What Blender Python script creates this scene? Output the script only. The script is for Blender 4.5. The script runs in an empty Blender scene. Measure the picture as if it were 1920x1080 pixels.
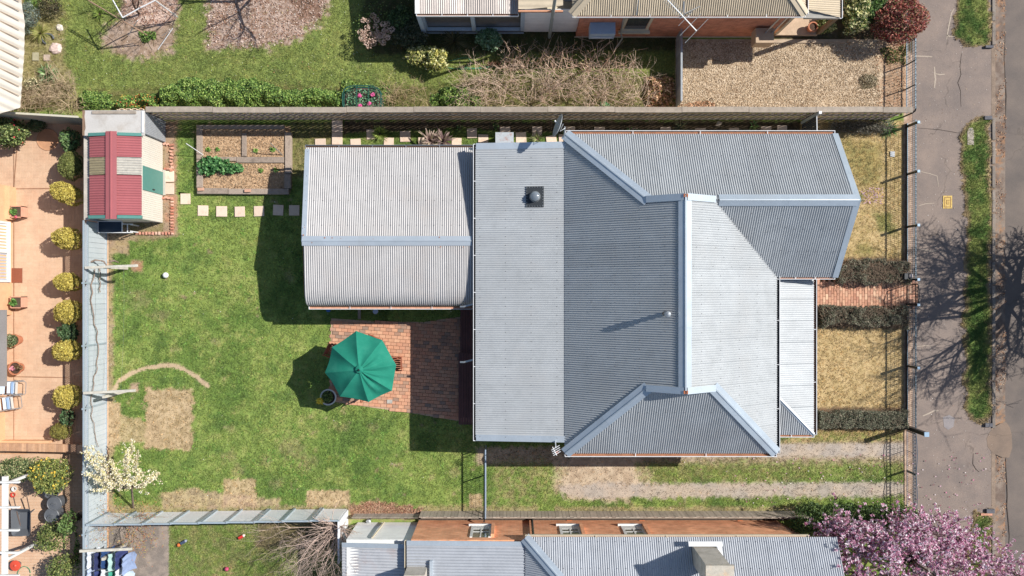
import bpy, math, random
import numpy as np
from mathutils import Vector, Matrix

# ------------------------------------------------------------------ camera, sky, sun, exposure
SC = bpy.context.scene
F, H = 1568.0, 32.0            # focal length in photo pixels (1920 wide), camera height in metres
cam_d = bpy.data.cameras.new('camera'); cam = bpy.data.objects.new('camera', cam_d)
SC.collection.objects.link(cam); SC.camera = cam
cam.location = (0, 0, H); cam.rotation_euler = (0, 0, 0)
cam_d.sensor_width = 36.0; cam_d.lens = 36.0 * F / 1920.0
cam_d.clip_start = 0.5; cam_d.clip_end = 2000

SUN_EL = math.radians(44.6)
SUN_AZ = math.radians(18.8)    # measured from +X towards +Y
world = bpy.data.worlds.new('World'); SC.world = world; world.use_nodes = True
wn = world.node_tree; wn.nodes.clear()
sky = wn.nodes.new('ShaderNodeTexSky'); sky.sky_type = 'NISHITA'; sky.sun_disc = False
sky.sun_elevation = SUN_EL; sky.sun_rotation = math.pi / 2 - SUN_AZ
sky.air_density = 1.0; sky.dust_density = 0.6; sky.ozone_density = 1.0
bg = wn.nodes.new('ShaderNodeBackground'); bg.inputs['Strength'].default_value = 0.088
wo = wn.nodes.new('ShaderNodeOutputWorld')
wn.links.new(sky.outputs[0], bg.inputs[0]); wn.links.new(bg.outputs[0], wo.inputs[0])
sun_d = bpy.data.lights.new('sun', 'SUN'); sun_d.energy = 5.0; sun_d.angle = math.radians(0.5)
sun_d.color = (1.0, 0.955, 0.89)
sun = bpy.data.objects.new('sun', sun_d); SC.collection.objects.link(sun)
sd = Vector((math.cos(SUN_AZ) * math.cos(SUN_EL), math.sin(SUN_AZ) * math.cos(SUN_EL), math.sin(SUN_EL)))
sun.rotation_euler = (-sd).to_track_quat('-Z', 'Y').to_euler(); sun.location = sd * 60
SC.view_settings.view_transform = 'Standard'; SC.view_settings.look = 'None'
SC.view_settings.exposure = 0.40; SC.view_settings.gamma = 1.0
SC.view_settings.use_curve_mapping = False
SC.cycles.max_bounces = 6; SC.cycles.diffuse_bounces = 3; SC.cycles.glossy_bounces = 3
SC.cycles.transparent_max_bounces = 8
SC.cycles.use_denoising = True

# ------------------------------------------------------------------ helpers
rng = np.random.default_rng(11); random.seed(11)
COL = SC.collection
KEXP = 0.76                    # sunlit picture colour -> base colour

def P(px, py, h=0.0):
    """photo pixel seen at height h -> world point"""
    k = (H - h) / F
    return ((px - 960) * k, (540 - py) * k, h)

def S(r, g, b, k=None):
    out = []
    for c in (r, g, b):
        c = c / 255.0
        c = c / 12.92 if c <= 0.04045 else ((c + 0.055) / 1.055) ** 2.4
        out.append(c * (KEXP if k is None else k))
    l = .25 * out[0] + .6 * out[1] + .15 * out[2]
    return tuple(min(.92, l + (c - l) * .90) for c in out)

class NT:
    def __init__(s, name):
        s.m = bpy.data.materials.new(name); s.m.use_nodes = True
        s.t = s.m.node_tree; s.b = s.t.nodes['Principled BSDF']
    def n(s, typ, **kw):
        nd = s.t.nodes.new(typ)
        for k, v in kw.items():
            if k.startswith('_'): nd.inputs[k[1:].replace('_', ' ')].default_value = v
            else: setattr(nd, k, v)
        return nd
    def l(s, a, b): s.t.links.new(a, b)

def setin(b, name, v):
    if name in b.inputs: b.inputs[name].default_value = v

def mat(name, col, rough=0.8, metal=0.0, var=0.15, scale=6.0, fine=60.0, fvar=0.10, bump=0.0, spec=0.3,
        attr=False, ramp=None, perobj=0.0, stain=None, stain_scale=1.5, stain_amt=0.5, alpha=None, trans=0.0, coords='Object'):
    """procedural material: colour (flat, per-vertex attribute or per-piece ramp) times two scales of noise"""
    N = NT(name); b = N.b
    tc = N.n('ShaderNodeTexCoord')
    geo = N.n('ShaderNodeNewGeometry')
    pos = geo.outputs['Position']
    if attr:
        a = N.n('ShaderNodeAttribute', attribute_name='Col'); base = a.outputs['Color']
    elif ramp:
        oi = N.n('ShaderNodeObjectInfo')
        ad = N.n('ShaderNodeMath', operation='ADD'); N.l(oi.outputs['Random'], ad.inputs[0]); N.l(geo.outputs['Random Per Island'], ad.inputs[1])
        fr = N.n('ShaderNodeMath', operation='FRACT'); N.l(ad.outputs[0], fr.inputs[0])
        r = N.n('ShaderNodeValToRGB'); N.l(fr.outputs[0], r.inputs[0])
        r.color_ramp.interpolation = 'LINEAR'
        els = r.color_ramp.elements
        while len(els) > 1: els.remove(els[-1])
        els[0].position = 0; els[0].color = (*ramp[0], 1)
        for i, c in enumerate(ramp[1:]):
            e = els.new((i + 1) / (len(ramp) - 1)); e.color = (*c, 1)
        base = r.outputs[0]
    else:
        rgb = N.n('ShaderNodeRGB'); rgb.outputs[0].default_value = (*col, 1); base = rgb.outputs[0]
        if perobj:
            oi = N.n('ShaderNodeObjectInfo')
            mr = N.n('ShaderNodeMapRange'); N.l(oi.outputs['Random'], mr.inputs[0])
            mr.inputs['To Min'].default_value = 1 - perobj; mr.inputs['To Max'].default_value = 1 + perobj
            mm = N.n('ShaderNodeVectorMath', operation='SCALE'); N.l(base, mm.inputs[0]); N.l(mr.outputs[0], mm.inputs['Scale']); base = mm.outputs[0]
    if stain:
        ns = N.n('ShaderNodeTexNoise', _Scale=stain_scale, _Detail=6.0, _Roughness=0.65); N.l(pos, ns.inputs['Vector'])
        rr = N.n('ShaderNodeValToRGB'); N.l(ns.outputs['Fac'], rr.inputs[0])
        rr.color_ramp.elements[0].position = 0.5; rr.color_ramp.elements[1].position = 0.72
        ml = N.n('ShaderNodeMath', operation='MULTIPLY'); N.l(rr.outputs[0], ml.inputs[0]); ml.inputs[1].default_value = stain_amt
        mx = N.n('ShaderNodeMix', data_type='RGBA'); N.l(ml.outputs[0], mx.inputs[0]); N.l(base, mx.inputs[6]); mx.inputs[7].default_value = (*stain, 1)
        base = mx.outputs[2]
    n1 = N.n('ShaderNodeTexNoise', _Scale=scale, _Detail=5.0, _Roughness=0.6); N.l(pos, n1.inputs['Vector'])
    n2 = N.n('ShaderNodeTexNoise', _Scale=fine, _Detail=2.0); N.l(pos, n2.inputs['Vector'])
    m1 = N.n('ShaderNodeMapRange'); N.l(n1.outputs['Fac'], m1.inputs[0]); m1.inputs[1].default_value = .25; m1.inputs[2].default_value = .75
    m1.inputs[3].default_value = 1 - var; m1.inputs[4].default_value = 1 + var
    m2 = N.n('ShaderNodeMapRange'); N.l(n2.outputs['Fac'], m2.inputs[0]); m2.inputs[1].default_value = .25; m2.inputs[2].default_value = .75
    m2.inputs[3].default_value = 1 - fvar; m2.inputs[4].default_value = 1 + fvar
    mu = N.n('ShaderNodeMath', operation='MULTIPLY'); N.l(m1.outputs[0], mu.inputs[0]); N.l(m2.outputs[0], mu.inputs[1])
    sc = N.n('ShaderNodeVectorMath', operation='SCALE'); N.l(base, sc.inputs[0]); N.l(mu.outputs[0], sc.inputs['Scale'])
    N.l(sc.outputs[0], b.inputs['Base Color'])
    b.inputs['Roughness'].default_value = rough; b.inputs['Metallic'].default_value = metal
    setin(b, 'Specular IOR Level', spec)
    if trans: setin(b, 'Transmission Weight', trans)
    if alpha is not None: b.inputs['Alpha'].default_value = alpha
    if bump:
        bp = N.n('ShaderNodeBump'); bp.inputs['Strength'].default_value = min(1.0, bump); bp.inputs['Distance'].default_value = 0.02
        N.l(n2.outputs['Fac'], bp.inputs['Height']); N.l(bp.outputs[0], b.inputs['Normal'])
    return N.m

def leafmat(name, rough=0.55, transl=0.25):
    N = NT(name)
    a = N.n('ShaderNodeAttribute', attribute_name='Col'); N.l(a.outputs['Color'], N.b.inputs['Base Color'])
    N.b.inputs['Roughness'].default_value = rough; setin(N.b, 'Specular IOR Level', 0.35)
    tr = N.n('ShaderNodeBsdfTranslucent'); N.l(a.outputs['Color'], tr.inputs[0])
    mx = N.n('ShaderNodeMixShader'); mx.inputs[0].default_value = transl
    out = [x for x in N.t.nodes if x.type == 'OUTPUT_MATERIAL'][0]
    N.l(N.b.outputs[0], mx.inputs[1]); N.l(tr.outputs[0], mx.inputs[2]); N.l(mx.outputs[0], out.inputs[0])
    return N.m

class MB:
    """collects geometry and links it as one mesh object"""
    def __init__(s): s.v = []; s.f = []
    def add(s, vs, fs):
        o = len(s.v); s.v += [tuple(map(float, v)) for v in vs]; s.f += [tuple(i + o for i in f) for f in fs]; return s
    def box(s, x0, x1, y0, y1, z0, z1):
        return s.add([(x0, y0, z0), (x1, y0, z0), (x1, y1, z0), (x0, y1, z0), (x0, y0, z1), (x1, y0, z1), (x1, y1, z1), (x0, y1, z1)],
                     [(3, 2, 1, 0), (4, 5, 6, 7), (0, 1, 5, 4), (1, 2, 6, 5), (2, 3, 7, 6), (3, 0, 4, 7)])
    def beam(s, p, q, w, h, up=(0, 0, 1)):
        p = Vector(p); q = Vector(q); d = (q - p).normalized(); u = Vector(up)
        if abs(d.dot(u)) > .98: u = Vector((0, 1, 0))
        a = d.cross(u).normalized() * (w / 2); b = a.cross(d).normalized() * (h / 2)
        vs = [p - a - b, p + a - b, p + a + b, p - a + b, q - a - b, q + a - b, q + a + b, q - a + b]
        return s.add(vs, [(3, 2, 1, 0), (4, 5, 6, 7), (0, 1, 5, 4), (1, 2, 6, 5), (2, 3, 7, 6), (3, 0, 4, 7)])
    def prism(s, pts, z0, z1):
        n = len(pts)
        vs = [(x, y, z0) for x, y in pts] + [(x, y, z1) for x, y in pts]
        fs = [tuple(range(n - 1, -1, -1)), tuple(range(n, 2 * n))] + [(i, (i + 1) % n, n + (i + 1) % n, n + i) for i in range(n)]
        return s.add(vs, fs)
    def slab(s, pts, t):
        """thick plate under a 3-D polygon"""
        n = len(pts); vs = [tuple(p) for p in pts] + [(p[0], p[1], p[2] - t) for p in pts]
        fs = [tuple(range(n)), tuple(range(2 * n - 1, n - 1, -1))] + [(i, n + i, n + (i + 1) % n, (i + 1) % n) for i in range(n)]
        return s.add(vs, fs)
    def tube(s, pts, rs, n=6, cap=True):
        pts = [Vector(p) for p in pts]
        if not hasattr(rs, '__len__'): rs = [rs] * len(pts)
        vs = []; fs = []; ref = None
        for i, p in enumerate(pts):
            d = (pts[min(i + 1, len(pts) - 1)] - pts[max(i - 1, 0)])
            if d.length < 1e-9: d = Vector((0, 0, 1))
            d.normalize()
            if ref is None: ref = Vector((0, 0, 1)) if abs(d.z) < .9 else Vector((1, 0, 0))
            a = d.cross(ref).normalized(); b = a.cross(d); ref = b if b.length > 0 else ref
            ref = d.cross(a) * -1
            for k in range(n):
                t = 2 * math.pi * k / n; vs.append(p + (a * math.cos(t) + b * math.sin(t)) * rs[i])
        for i in range(len(pts) - 1):
            for k in range(n):
                fs.append((i * n + k, i * n + (k + 1) % n, (i + 1) * n + (k + 1) % n, (i + 1) * n + k))
        if cap: fs += [tuple(range(n - 1, -1, -1)), tuple((len(pts) - 1) * n + k for k in range(n))]
        return s.add(vs, fs)
    def lathe(s, c, prof, n=16, sx=1.0, sy=1.0, cap=True):
        vs = []; fs = []
        for r, z in prof:
            for k in range(n):
                t = 2 * math.pi * k / n; vs.append((c[0] + r * sx * math.cos(t), c[1] + r * sy * math.sin(t), c[2] + z))
        for i in range(len(prof) - 1):
            for k in range(n): fs.append((i * n + k, i * n + (k + 1) % n, (i + 1) * n + (k + 1) % n, (i + 1) * n + k))
        if cap: fs += [tuple(range(n - 1, -1, -1)), tuple((len(prof) - 1) * n + k for k in range(n))]
        return s.add(vs, fs)
    def build(s, name, m, parent=None, loc=None, smooth=False):
        if loc is None:
            if parent is None: loc = (0, 0, 0)
            else: loc = (0, 0, 0)
        W = wloc(parent)
        off = (W[0] + loc[0], W[1] + loc[1], W[2] + loc[2])
        me = bpy.data.meshes.new(name)
        me.from_pydata([(x - off[0], y - off[1], z - off[2]) for x, y, z in s.v], [], s.f)
        if smooth: me.polygons.foreach_set('use_smooth', [True] * len(me.polygons))
        me.materials.append(m); me.update()
        o = bpy.data.objects.new(name, me); COL.objects.link(o); o.parent = parent; o.location = loc
        return o

def wloc(o):
    x = y = z = 0.0
    while o is not None:
        x += o.location[0]; y += o.location[1]; z += o.location[2]; o = o.parent
    return (x, y, z)

def tag(o, label=None, cat=None, group=None, kind=None):
    if label: o['label'] = label
    if cat: o['category'] = cat
    if group: o['group'] = group
    if kind: o['kind'] = kind
    return o
def thing(name, label, cat, loc=(0, 0, 0), group=None):
    o = bpy.data.objects.new(name, None); COL.objects.link(o); o.location = loc; o.empty_display_size = .2
    return tag(o, label, cat, group)
def npmesh(name, V, Fq, m, cols=None, parent=None, kind=None, ngon=4, loc=None, flat=False):
    """fast mesh from numpy arrays; cols = colour per vertex"""
    W = wloc(parent); me = bpy.data.meshes.new(name)
    if loc is None: loc = (0, 0, 0)
    V = np.asarray(V, dtype=np.float32) - np.array([W[0] + loc[0], W[1] + loc[1], W[2] + loc[2]], dtype=np.float32)
    Fq = np.asarray(Fq, dtype=np.int32)
    me.vertices.add(len(V)); me.vertices.foreach_set('co', V.ravel())
    me.loops.add(Fq.size); me.loops.foreach_set('vertex_index', Fq.ravel())
    me.polygons.add(len(Fq)); me.polygons.foreach_set('loop_start', np.arange(0, Fq.size, Fq.shape[1], dtype=np.int32))
    try: me.polygons.foreach_set('loop_total', np.full(len(Fq), Fq.shape[1], dtype=np.int32))
    except Exception: pass
    me.polygons.foreach_set('use_smooth', np.full(len(Fq), not flat))
    me.materials.append(m); me.update(calc_edges=True); me.validate()
    if cols is not None:
        a = me.color_attributes.new('Col', 'FLOAT_COLOR', 'POINT')
        c4 = np.ones((len(V), 4), dtype=np.float32); c4[:, :3] = cols; a.data.foreach_set('color', c4.ravel())
    o = bpy.data.objects.new(name, me); COL.objects.link(o); o.parent = parent; o.location = loc
    if kind: o['kind'] = kind
    return o
def clone(o, parent=None, loc=None):
    c = o.copy(); COL.objects.link(c); c.parent = parent
    if loc is not None: c.location = loc
    for k in ('label', 'category', 'group'):
        if k in c.keys() and parent is not None: del c[k]
    for ch in list(o.children): clone(ch, c)
    return c
def dup(root, loc, rotz=0.0, label=None, group=None, scale=None):
    c = clone(root); c.location = loc; c.rotation_euler = (0, 0, rotz)
    if scale: c.scale = scale if hasattr(scale, '__len__') else (scale,) * 3
    if label: c['label'] = label
    if group: c['group'] = group
    return c
def pieces(name, proto_mesh, places, parent, limit=300, stuffname=None, m=None):
    """places: (x,y,z,rotz,sx,sy,sz). first `limit` become objects sharing one mesh, the rest one joined part"""
    W = wloc(parent); outs = []
    for i, (x, y, z, r, sx, sy, sz) in enumerate(places[:limit]):
        o = bpy.data.objects.new(name, proto_mesh); COL.objects.link(o); o.parent = parent
        o.location = (x - W[0], y - W[1], z - W[2]); o.rotation_euler = (0, 0, r); o.scale = (sx, sy, sz); outs.append(o)
    rest = places[limit:]
    if rest:
        pv = np.array([v.co[:] for v in proto_mesh.vertices]); pf = [tuple(p.vertices) for p in proto_mesh.polygons]
        pf = np.array(pf); A = np.array(rest); n = len(A)
        c, s_ = np.cos(A[:, 3])[:, None], np.sin(A[:, 3])[:, None]
        X = pv[None, :, 0] * A[:, 4:5]; Y = pv[None, :, 1] * A[:, 5:6]; Z = pv[None, :, 2] * A[:, 6:7]
        V = np.stack([A[:, 0:1] + X * c - Y * s_, A[:, 1:2] + X * s_ + Y * c, A[:, 2:3] + Z], -1).reshape(-1, 3)
        Fq = (pf[None] + (np.arange(n) * len(pv))[:, None, None]).reshape(-1, pf.shape[1])
        npmesh(stuffname or name + 's', V, Fq, proto_mesh.materials[0], parent=parent, kind='stuff', flat=True)
    return outs
def box_mesh(name, sx, sy, sz, m, bev=0.0):
    """box piece with its origin at the centre of its base and slightly bevelled top edge"""
    x, y, z, b = sx / 2, sy / 2, sz, bev
    me = bpy.data.meshes.new(name)
    if b:
        vs = [(-x, -y, 0), (x, -y, 0), (x, y, 0), (-x, y, 0), (-x, -y, z - b), (x, -y, z - b), (x, y, z - b), (-x, y, z - b),
              (-x + b, -y + b, z), (x - b, -y + b, z), (x - b, y - b, z), (-x + b, y - b, z)]
        fs = [(3, 2, 1, 0), (8, 9, 10, 11)] + [(i, (i + 1) % 4, 4 + (i + 1) % 4, 4 + i) for i in range(4)] + [(4 + i, 4 + (i + 1) % 4, 8 + (i + 1) % 4, 8 + i) for i in range(4)]
    else:
        vs = [(-x, -y, 0), (x, -y, 0), (x, y, 0), (-x, y, 0), (-x, -y, z), (x, -y, z), (x, y, z), (-x, y, z)]
        fs = [(3, 2, 1, 0), (4, 5, 6, 7)] + [(i, (i + 1) % 4, 4 + (i + 1) % 4, 4 + i) for i in range(4)]
    me.from_pydata(vs, [], fs); me.materials.append(m); me.update(); return me

# ---- numpy noise
_perm = np.random.default_rng(5).random((256, 256))
def vnoise(x, y, s, seed=0):
    x = x / s + seed * 17.13 + 1000; y = y / s + seed * 9.71 + 1000
    xi = np.floor(x).astype(int); yi = np.floor(y).astype(int); fx = x - xi; fy = y - yi
    fx = fx * fx * (3 - 2 * fx); fy = fy * fy * (3 - 2 * fy)
    g = lambda a, b: _perm[a % 256, b % 256]
    return (g(xi, yi) * (1 - fx) + g(xi + 1, yi) * fx) * (1 - fy) + (g(xi, yi + 1) * (1 - fx) + g(xi + 1, yi + 1) * fx) * fy
def fbm(x, y, s, seed=0, o=4):
    t = 0; a = 0.5; w = 0
    for i in range(o): t = t + a * vnoise(x, y, s / 2 ** i, seed + i); w += a; a *= .55
    return t / w
def sstep(x, a, b):
    t = np.clip((x - a) / (b - a), 0, 1); return t * t * (3 - 2 * t)
def sdf(px, py, poly):
    """signed distance in px, positive inside"""
    d = np.full(px.shape, 1e9); inside = np.zeros(px.shape, bool); n = len(poly)
    for i in range(n):
        x0, y0 = poly[i]; x1, y1 = poly[(i + 1) % n]; ex, ey = x1 - x0, y1 - y0
        t = np.clip(((px - x0) * ex + (py - y0) * ey) / (ex * ex + ey * ey + 1e-9), 0, 1)
        d = np.minimum(d, np.hypot(px - x0 - t * ex, py - y0 - t * ey))
        c = ((y0 > py) != (y1 > py)) & (px < (x1 - x0) * (py - y0) / ((y1 - y0) if y1 != y0 else 1e-9) + x0)
        inside ^= c
    return np.where(inside, d, -d)
def sdline(px, py, pts):
    d = np.full(px.shape, 1e9)
    for (x0, y0), (x1, y1) in zip(pts[:-1], pts[1:]):
        ex, ey = x1 - x0, y1 - y0
        t = np.clip(((px - x0) * ex + (py - y0) * ey) / (ex * ex + ey * ey + 1e-9), 0, 1)
        d = np.minimum(d, np.hypot(px - x0 - t * ex, py - y0 - t * ey))
    return d

# ---- leaves, blades and twigs as arrays
def quads(C, size, cols, name, m, parent=None, kind=None, aspect=0.5, up=0.5, bend=True, dirs=None):
    """one rhombic leaf (two triangles) per centre, random orientation biased upwards"""
    n = len(C); C = np.asarray(C); size = np.broadcast_to(np.asarray(size, float), (n,))
    nor = rng.normal(size=(n, 3)); nor[:, 2] = np.abs(nor[:, 2]) + up; nor /= np.linalg.norm(nor, axis=1)[:, None]
    if dirs is None: t = rng.normal(size=(n, 3))
    else: t = dirs + rng.normal(size=(n, 3)) * .25
    t -= nor * np.sum(t * nor, 1)[:, None]; t /= np.linalg.norm(t, axis=1)[:, None] + 1e-9
    b = np.cross(nor, t); L = (size * .5)[:, None]
    fold = nor * L * .3 if bend else 0
    V = np.stack([C - t * L, C + b * L * aspect + fold, C + t * L, C - b * L * aspect + fold], 1).reshape(-1, 3)
    I = np.arange(n)[:, None] * 4
    Fq = np.concatenate([I + np.array([[0, 1, 2]]), I + np.array([[0, 2, 3]])], 0)
    return npmesh(name, V, Fq, m, np.repeat(cols, 4, 0), parent, kind)
PICKG = 1.22
def pick(colors, n, jit=.12, w=None):
    c = np.array(colors)[rng.choice(len(colors), n, p=w)]
    return np.clip(c * PICKG * (1 + rng.normal(size=(n, 1)) * jit), 0.003, .95)
def blob(cx, cy, cz, rx, ry, rz, n, lump=.35, shell=.55, seed=None, zmin=-1.0):
    """points in a lumpy ellipsoid, denser near its skin"""
    sd_ = rng.integers(1, 1000) if seed is None else seed
    d = rng.normal(size=(n, 3)); d /= np.linalg.norm(d, axis=1)[:, None]
    d[:, 2] = np.where(d[:, 2] < zmin, -d[:, 2], d[:, 2])
    nz = fbm(d[:, 0] * 2 + 5, d[:, 1] * 2 + d[:, 2] * 2.3, .8, sd_, 3)
    r = (1 - lump + lump * 2 * nz) * (shell + (1 - shell) * rng.random(n) ** .5)
    return np.stack([cx + d[:, 0] * r * rx, cy + d[:, 1] * r * ry, cz + d[:, 2] * r * rz], 1)
def boxcloud(x0, x1, y0, y1, z0, z1, n, lump=.1, seed=1, skin=.55):
    """points near the skin of a clipped hedge"""
    k = rng.random(n); x = rng.uniform(x0, x1, n); y = rng.uniform(y0, y1, n); z = rng.uniform(z0, z1, n)
    top = k < skin; z = np.where(top, z1 - rng.random(n) ** 2 * .12 + (fbm(x, y, .35, seed) - .5) * lump * 2.4, z)
    side = (k >= skin); s_ = rng.random(n)
    y = np.where(side & (s_ < .4), y0 + rng.random(n) * .1, y); y = np.where(side & (s_ >= .4) & (s_ < .8), y1 - rng.random(n) * .1, y)
    x = np.where(side & (s_ >= .8), np.where(rng.random(n) < .5, x0 + .06, x1 - .06), x)
    e = (fbm(x, y * 0 + 3, .5, seed + 7) - .5) * lump * 2.2; e2 = (fbm(x, y * 0 + 9, .4, seed + 9) - .5) * lump * 2.2
    yc = (y0 + y1) / 2; y = np.where(y > yc, y + e, y + e2)
    return np.stack([x, y, z], 1)
def strips(A, B, r0, r1, cols, name, m, parent=None, kind=None):
    """three-sided tapered twigs from A to B"""
    n = len(A); A = np.asarray(A, float); B = np.asarray(B, float); d = B - A; d /= np.linalg.norm(d, axis=1)[:, None] + 1e-9
    u = np.where(np.abs(d[:, 2:3]) < .9, np.array([[0, 0, 1.]]), np.array([[1., 0, 0]]))
    a = np.cross(d, u); a /= np.linalg.norm(a, axis=1)[:, None] + 1e-9; b = np.cross(d, a)
    r0 = np.broadcast_to(r0, (n,))[:, None]; r1 = np.broadcast_to(r1, (n,))[:, None]; vs = []
    for k in range(3):
        t = 2 * math.pi * k / 3; vs.append(A + (a * math.cos(t) + b * math.sin(t)) * r0)
    for k in range(3):
        t = 2 * math.pi * k / 3; vs.append(B + (a * math.cos(t) + b * math.sin(t)) * r1)
    V = np.stack(vs, 1).reshape(-1, 3); I = np.arange(n)[:, None] * 6
    Fq = np.concatenate([I + np.array([[k, (k + 1) % 3, 3 + (k + 1) % 3, 3 + k]]) for k in range(3)], 0)
    c = np.broadcast_to(np.asarray(cols, float), (n, 3)); return npmesh(name, V, Fq, m, np.repeat(c, 6, 0), parent, kind)
def grow(p, d, L, r, depth, segs, tips, spread=.55, kids=(2, 4), ratio=.72, up=.12, wig=.18):
    p = Vector(p); d = Vector(d).normalized(); n = 3; q = p; rr = r
    for i in range(n):
        d = (d + Vector((random.gauss(0, wig), random.gauss(0, wig), random.gauss(0, wig) + up * .3))).normalized()
        q2 = q + d * (L / n); r2 = rr * .88; segs.append((q, q2, rr, r2)); q = q2; rr = r2
        if depth > 0 and i < n - 1 and random.random() < .7:
            e = (d + Vector((random.gauss(0, spread), random.gauss(0, spread), random.gauss(0, spread) + up))).normalized()
            grow(q, e, L * ratio * random.uniform(.6, 1), rr * .6, depth - 1, segs, tips, spread, kids, ratio, up, wig)
    if depth <= 0: tips.append(q); return
    for k in range(random.randint(*kids)):
        e = (d + Vector((random.gauss(0, spread), random.gauss(0, spread), random.gauss(0, spread) + up))).normalized()
        grow(q, e, L * ratio * random.uniform(.75, 1.15), rr * .72, depth - 1, segs, tips, spread, kids, ratio, up, wig)
def twigs(segs, col, name, m, parent=None, jit=.15, floor=.002):
    A = np.array([s_[0][:] for s_ in segs]); B = np.array([s_[1][:] for s_ in segs])
    c = np.array([col]) * 1.15 * (1 + rng.normal(size=(len(A), 1)) * jit)
    return strips(A, B, np.maximum(floor, [s_[2] for s_ in segs]), np.maximum(floor, [s_[3] for s_ in segs]), np.clip(c, .003, 1), name, m, parent)

# ------------------------------------------------------------------ materials
GROUNDM = mat('ground_cover', None, attr=True, rough=.95, var=.16, scale=4, fine=45, fvar=.22, bump=.6, spec=.1)
LEAF = leafmat('leaf'); PETAL = leafmat('petal', .6, .35); BARK = mat('bark_twig', None, attr=True, rough=.9, var=.2, scale=20, fine=90, fvar=.2, spec=.15)
BLADE = leafmat('grass_blade', .7, .3)
def zinc(name, base=(.60, .62, .64), metal=.55, rough=.42, var=.07, rust=None, ramt=.0, spec=.5, perobj=.05):
    return mat(name, base, rough=rough, metal=metal, var=var, scale=2.2, fine=14, fvar=.04, spec=spec, perobj=perobj, stain=rust, stain_amt=ramt, stain_scale=1.1)
ROOFM = zinc('corrugated_zinc', (.402, .422, .435), .22, .5, .10, (.29, .28, .27), .30, perobj=.035); ROOF_EXT = zinc('corrugated_zinc_aged', (.40, .392, .388), .12, .55, .10, (.30, .26, .235), .35, perobj=.03)
FLASH = zinc('zinc_flashing', (.47, .53, .58), .45, .38, .10, (.33, .33, .33), .35, perobj=.07)
ROOF_N = mat('cream_roof_paint', S(214, 196, 166, .72), .55, .0, .08, 2.0, 18, .06, perobj=.05, spec=.4)
ROOF_S = zinc('old_corrugated_zinc', (.39, .41, .44), .25, .5, .10)
ROOF_SR = zinc('rusty_corrugated_zinc', (.48, .49, .51), .3, .5, .14, S(150, 105, 82), .6)
RUSTG = mat('rusty_gutter_bed', S(168, 112, 78), .9, 0, .25, 8, 50, .2)
WHITEM = mat('white_painted_metal', S(238, 240, 242), .4, .0, .06, 3, 30, .04, spec=.5)
WHITEP = mat('white_paint', S(240, 240, 236), .6, 0, .08, 3, 30, .06, stain=S(190, 185, 175), stain_amt=.3)
CREAMP = mat('cream_paint', S(222, 208, 178), .7, 0, .1, 3, 30, .06)
DARK = mat('dark_gap', (.02, .02, .022), .9, 0, .1)
GREYSTEEL = mat('grey_steel_pipe', S(190, 195, 198), .35, .6, .1)
BLACKM = mat('black_painted_steel', (.02, .023, .027), .4, .3, .1, spec=.5)
BLUEGREY = mat('blue_grey_steel', S(120, 150, 175), .4, .4, .1)
TIMB = mat('weathered_grey_timber', S(172, 158, 142), .9, 0, .22, 5, 70, .2, bump=.3, perobj=.10)
TIMBD = mat('aged_brown_paling', S(232, 204, 174, 1.05), .92, 0, .2, 5, 60, .2, bump=.3, perobj=.30)
SLEEPER = mat('old_sleeper_timber', S(176, 158, 142), .95, 0, .3, 4, 55, .3, bump=.6, perobj=.12, stain=S(80, 68, 60), stain_amt=.7, stain_scale=4)
# ------------------------------------------------------------------ ground
def mixc(a, b, t): return a * (1 - t[..., None]) + b * t[..., None]
cc = lambda *a, **k: np.array(S(*a, **k))
GREEN1, GREEN2, GREEN3, GREEN4 = cc(114, 142, 59), cc(142, 163, 74), cc(168, 174, 94), cc(98, 128, 57)
STRAW1, STRAW2, SOIL, SOILD = cc(208, 180, 140), cc(178, 152, 112), cc(176, 148, 124), cc(120, 98, 84)
R = lambda x0, y0, x1, y1: [(x0, y0), (x1, y0), (x1, y1), (x0, y1)]

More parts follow.
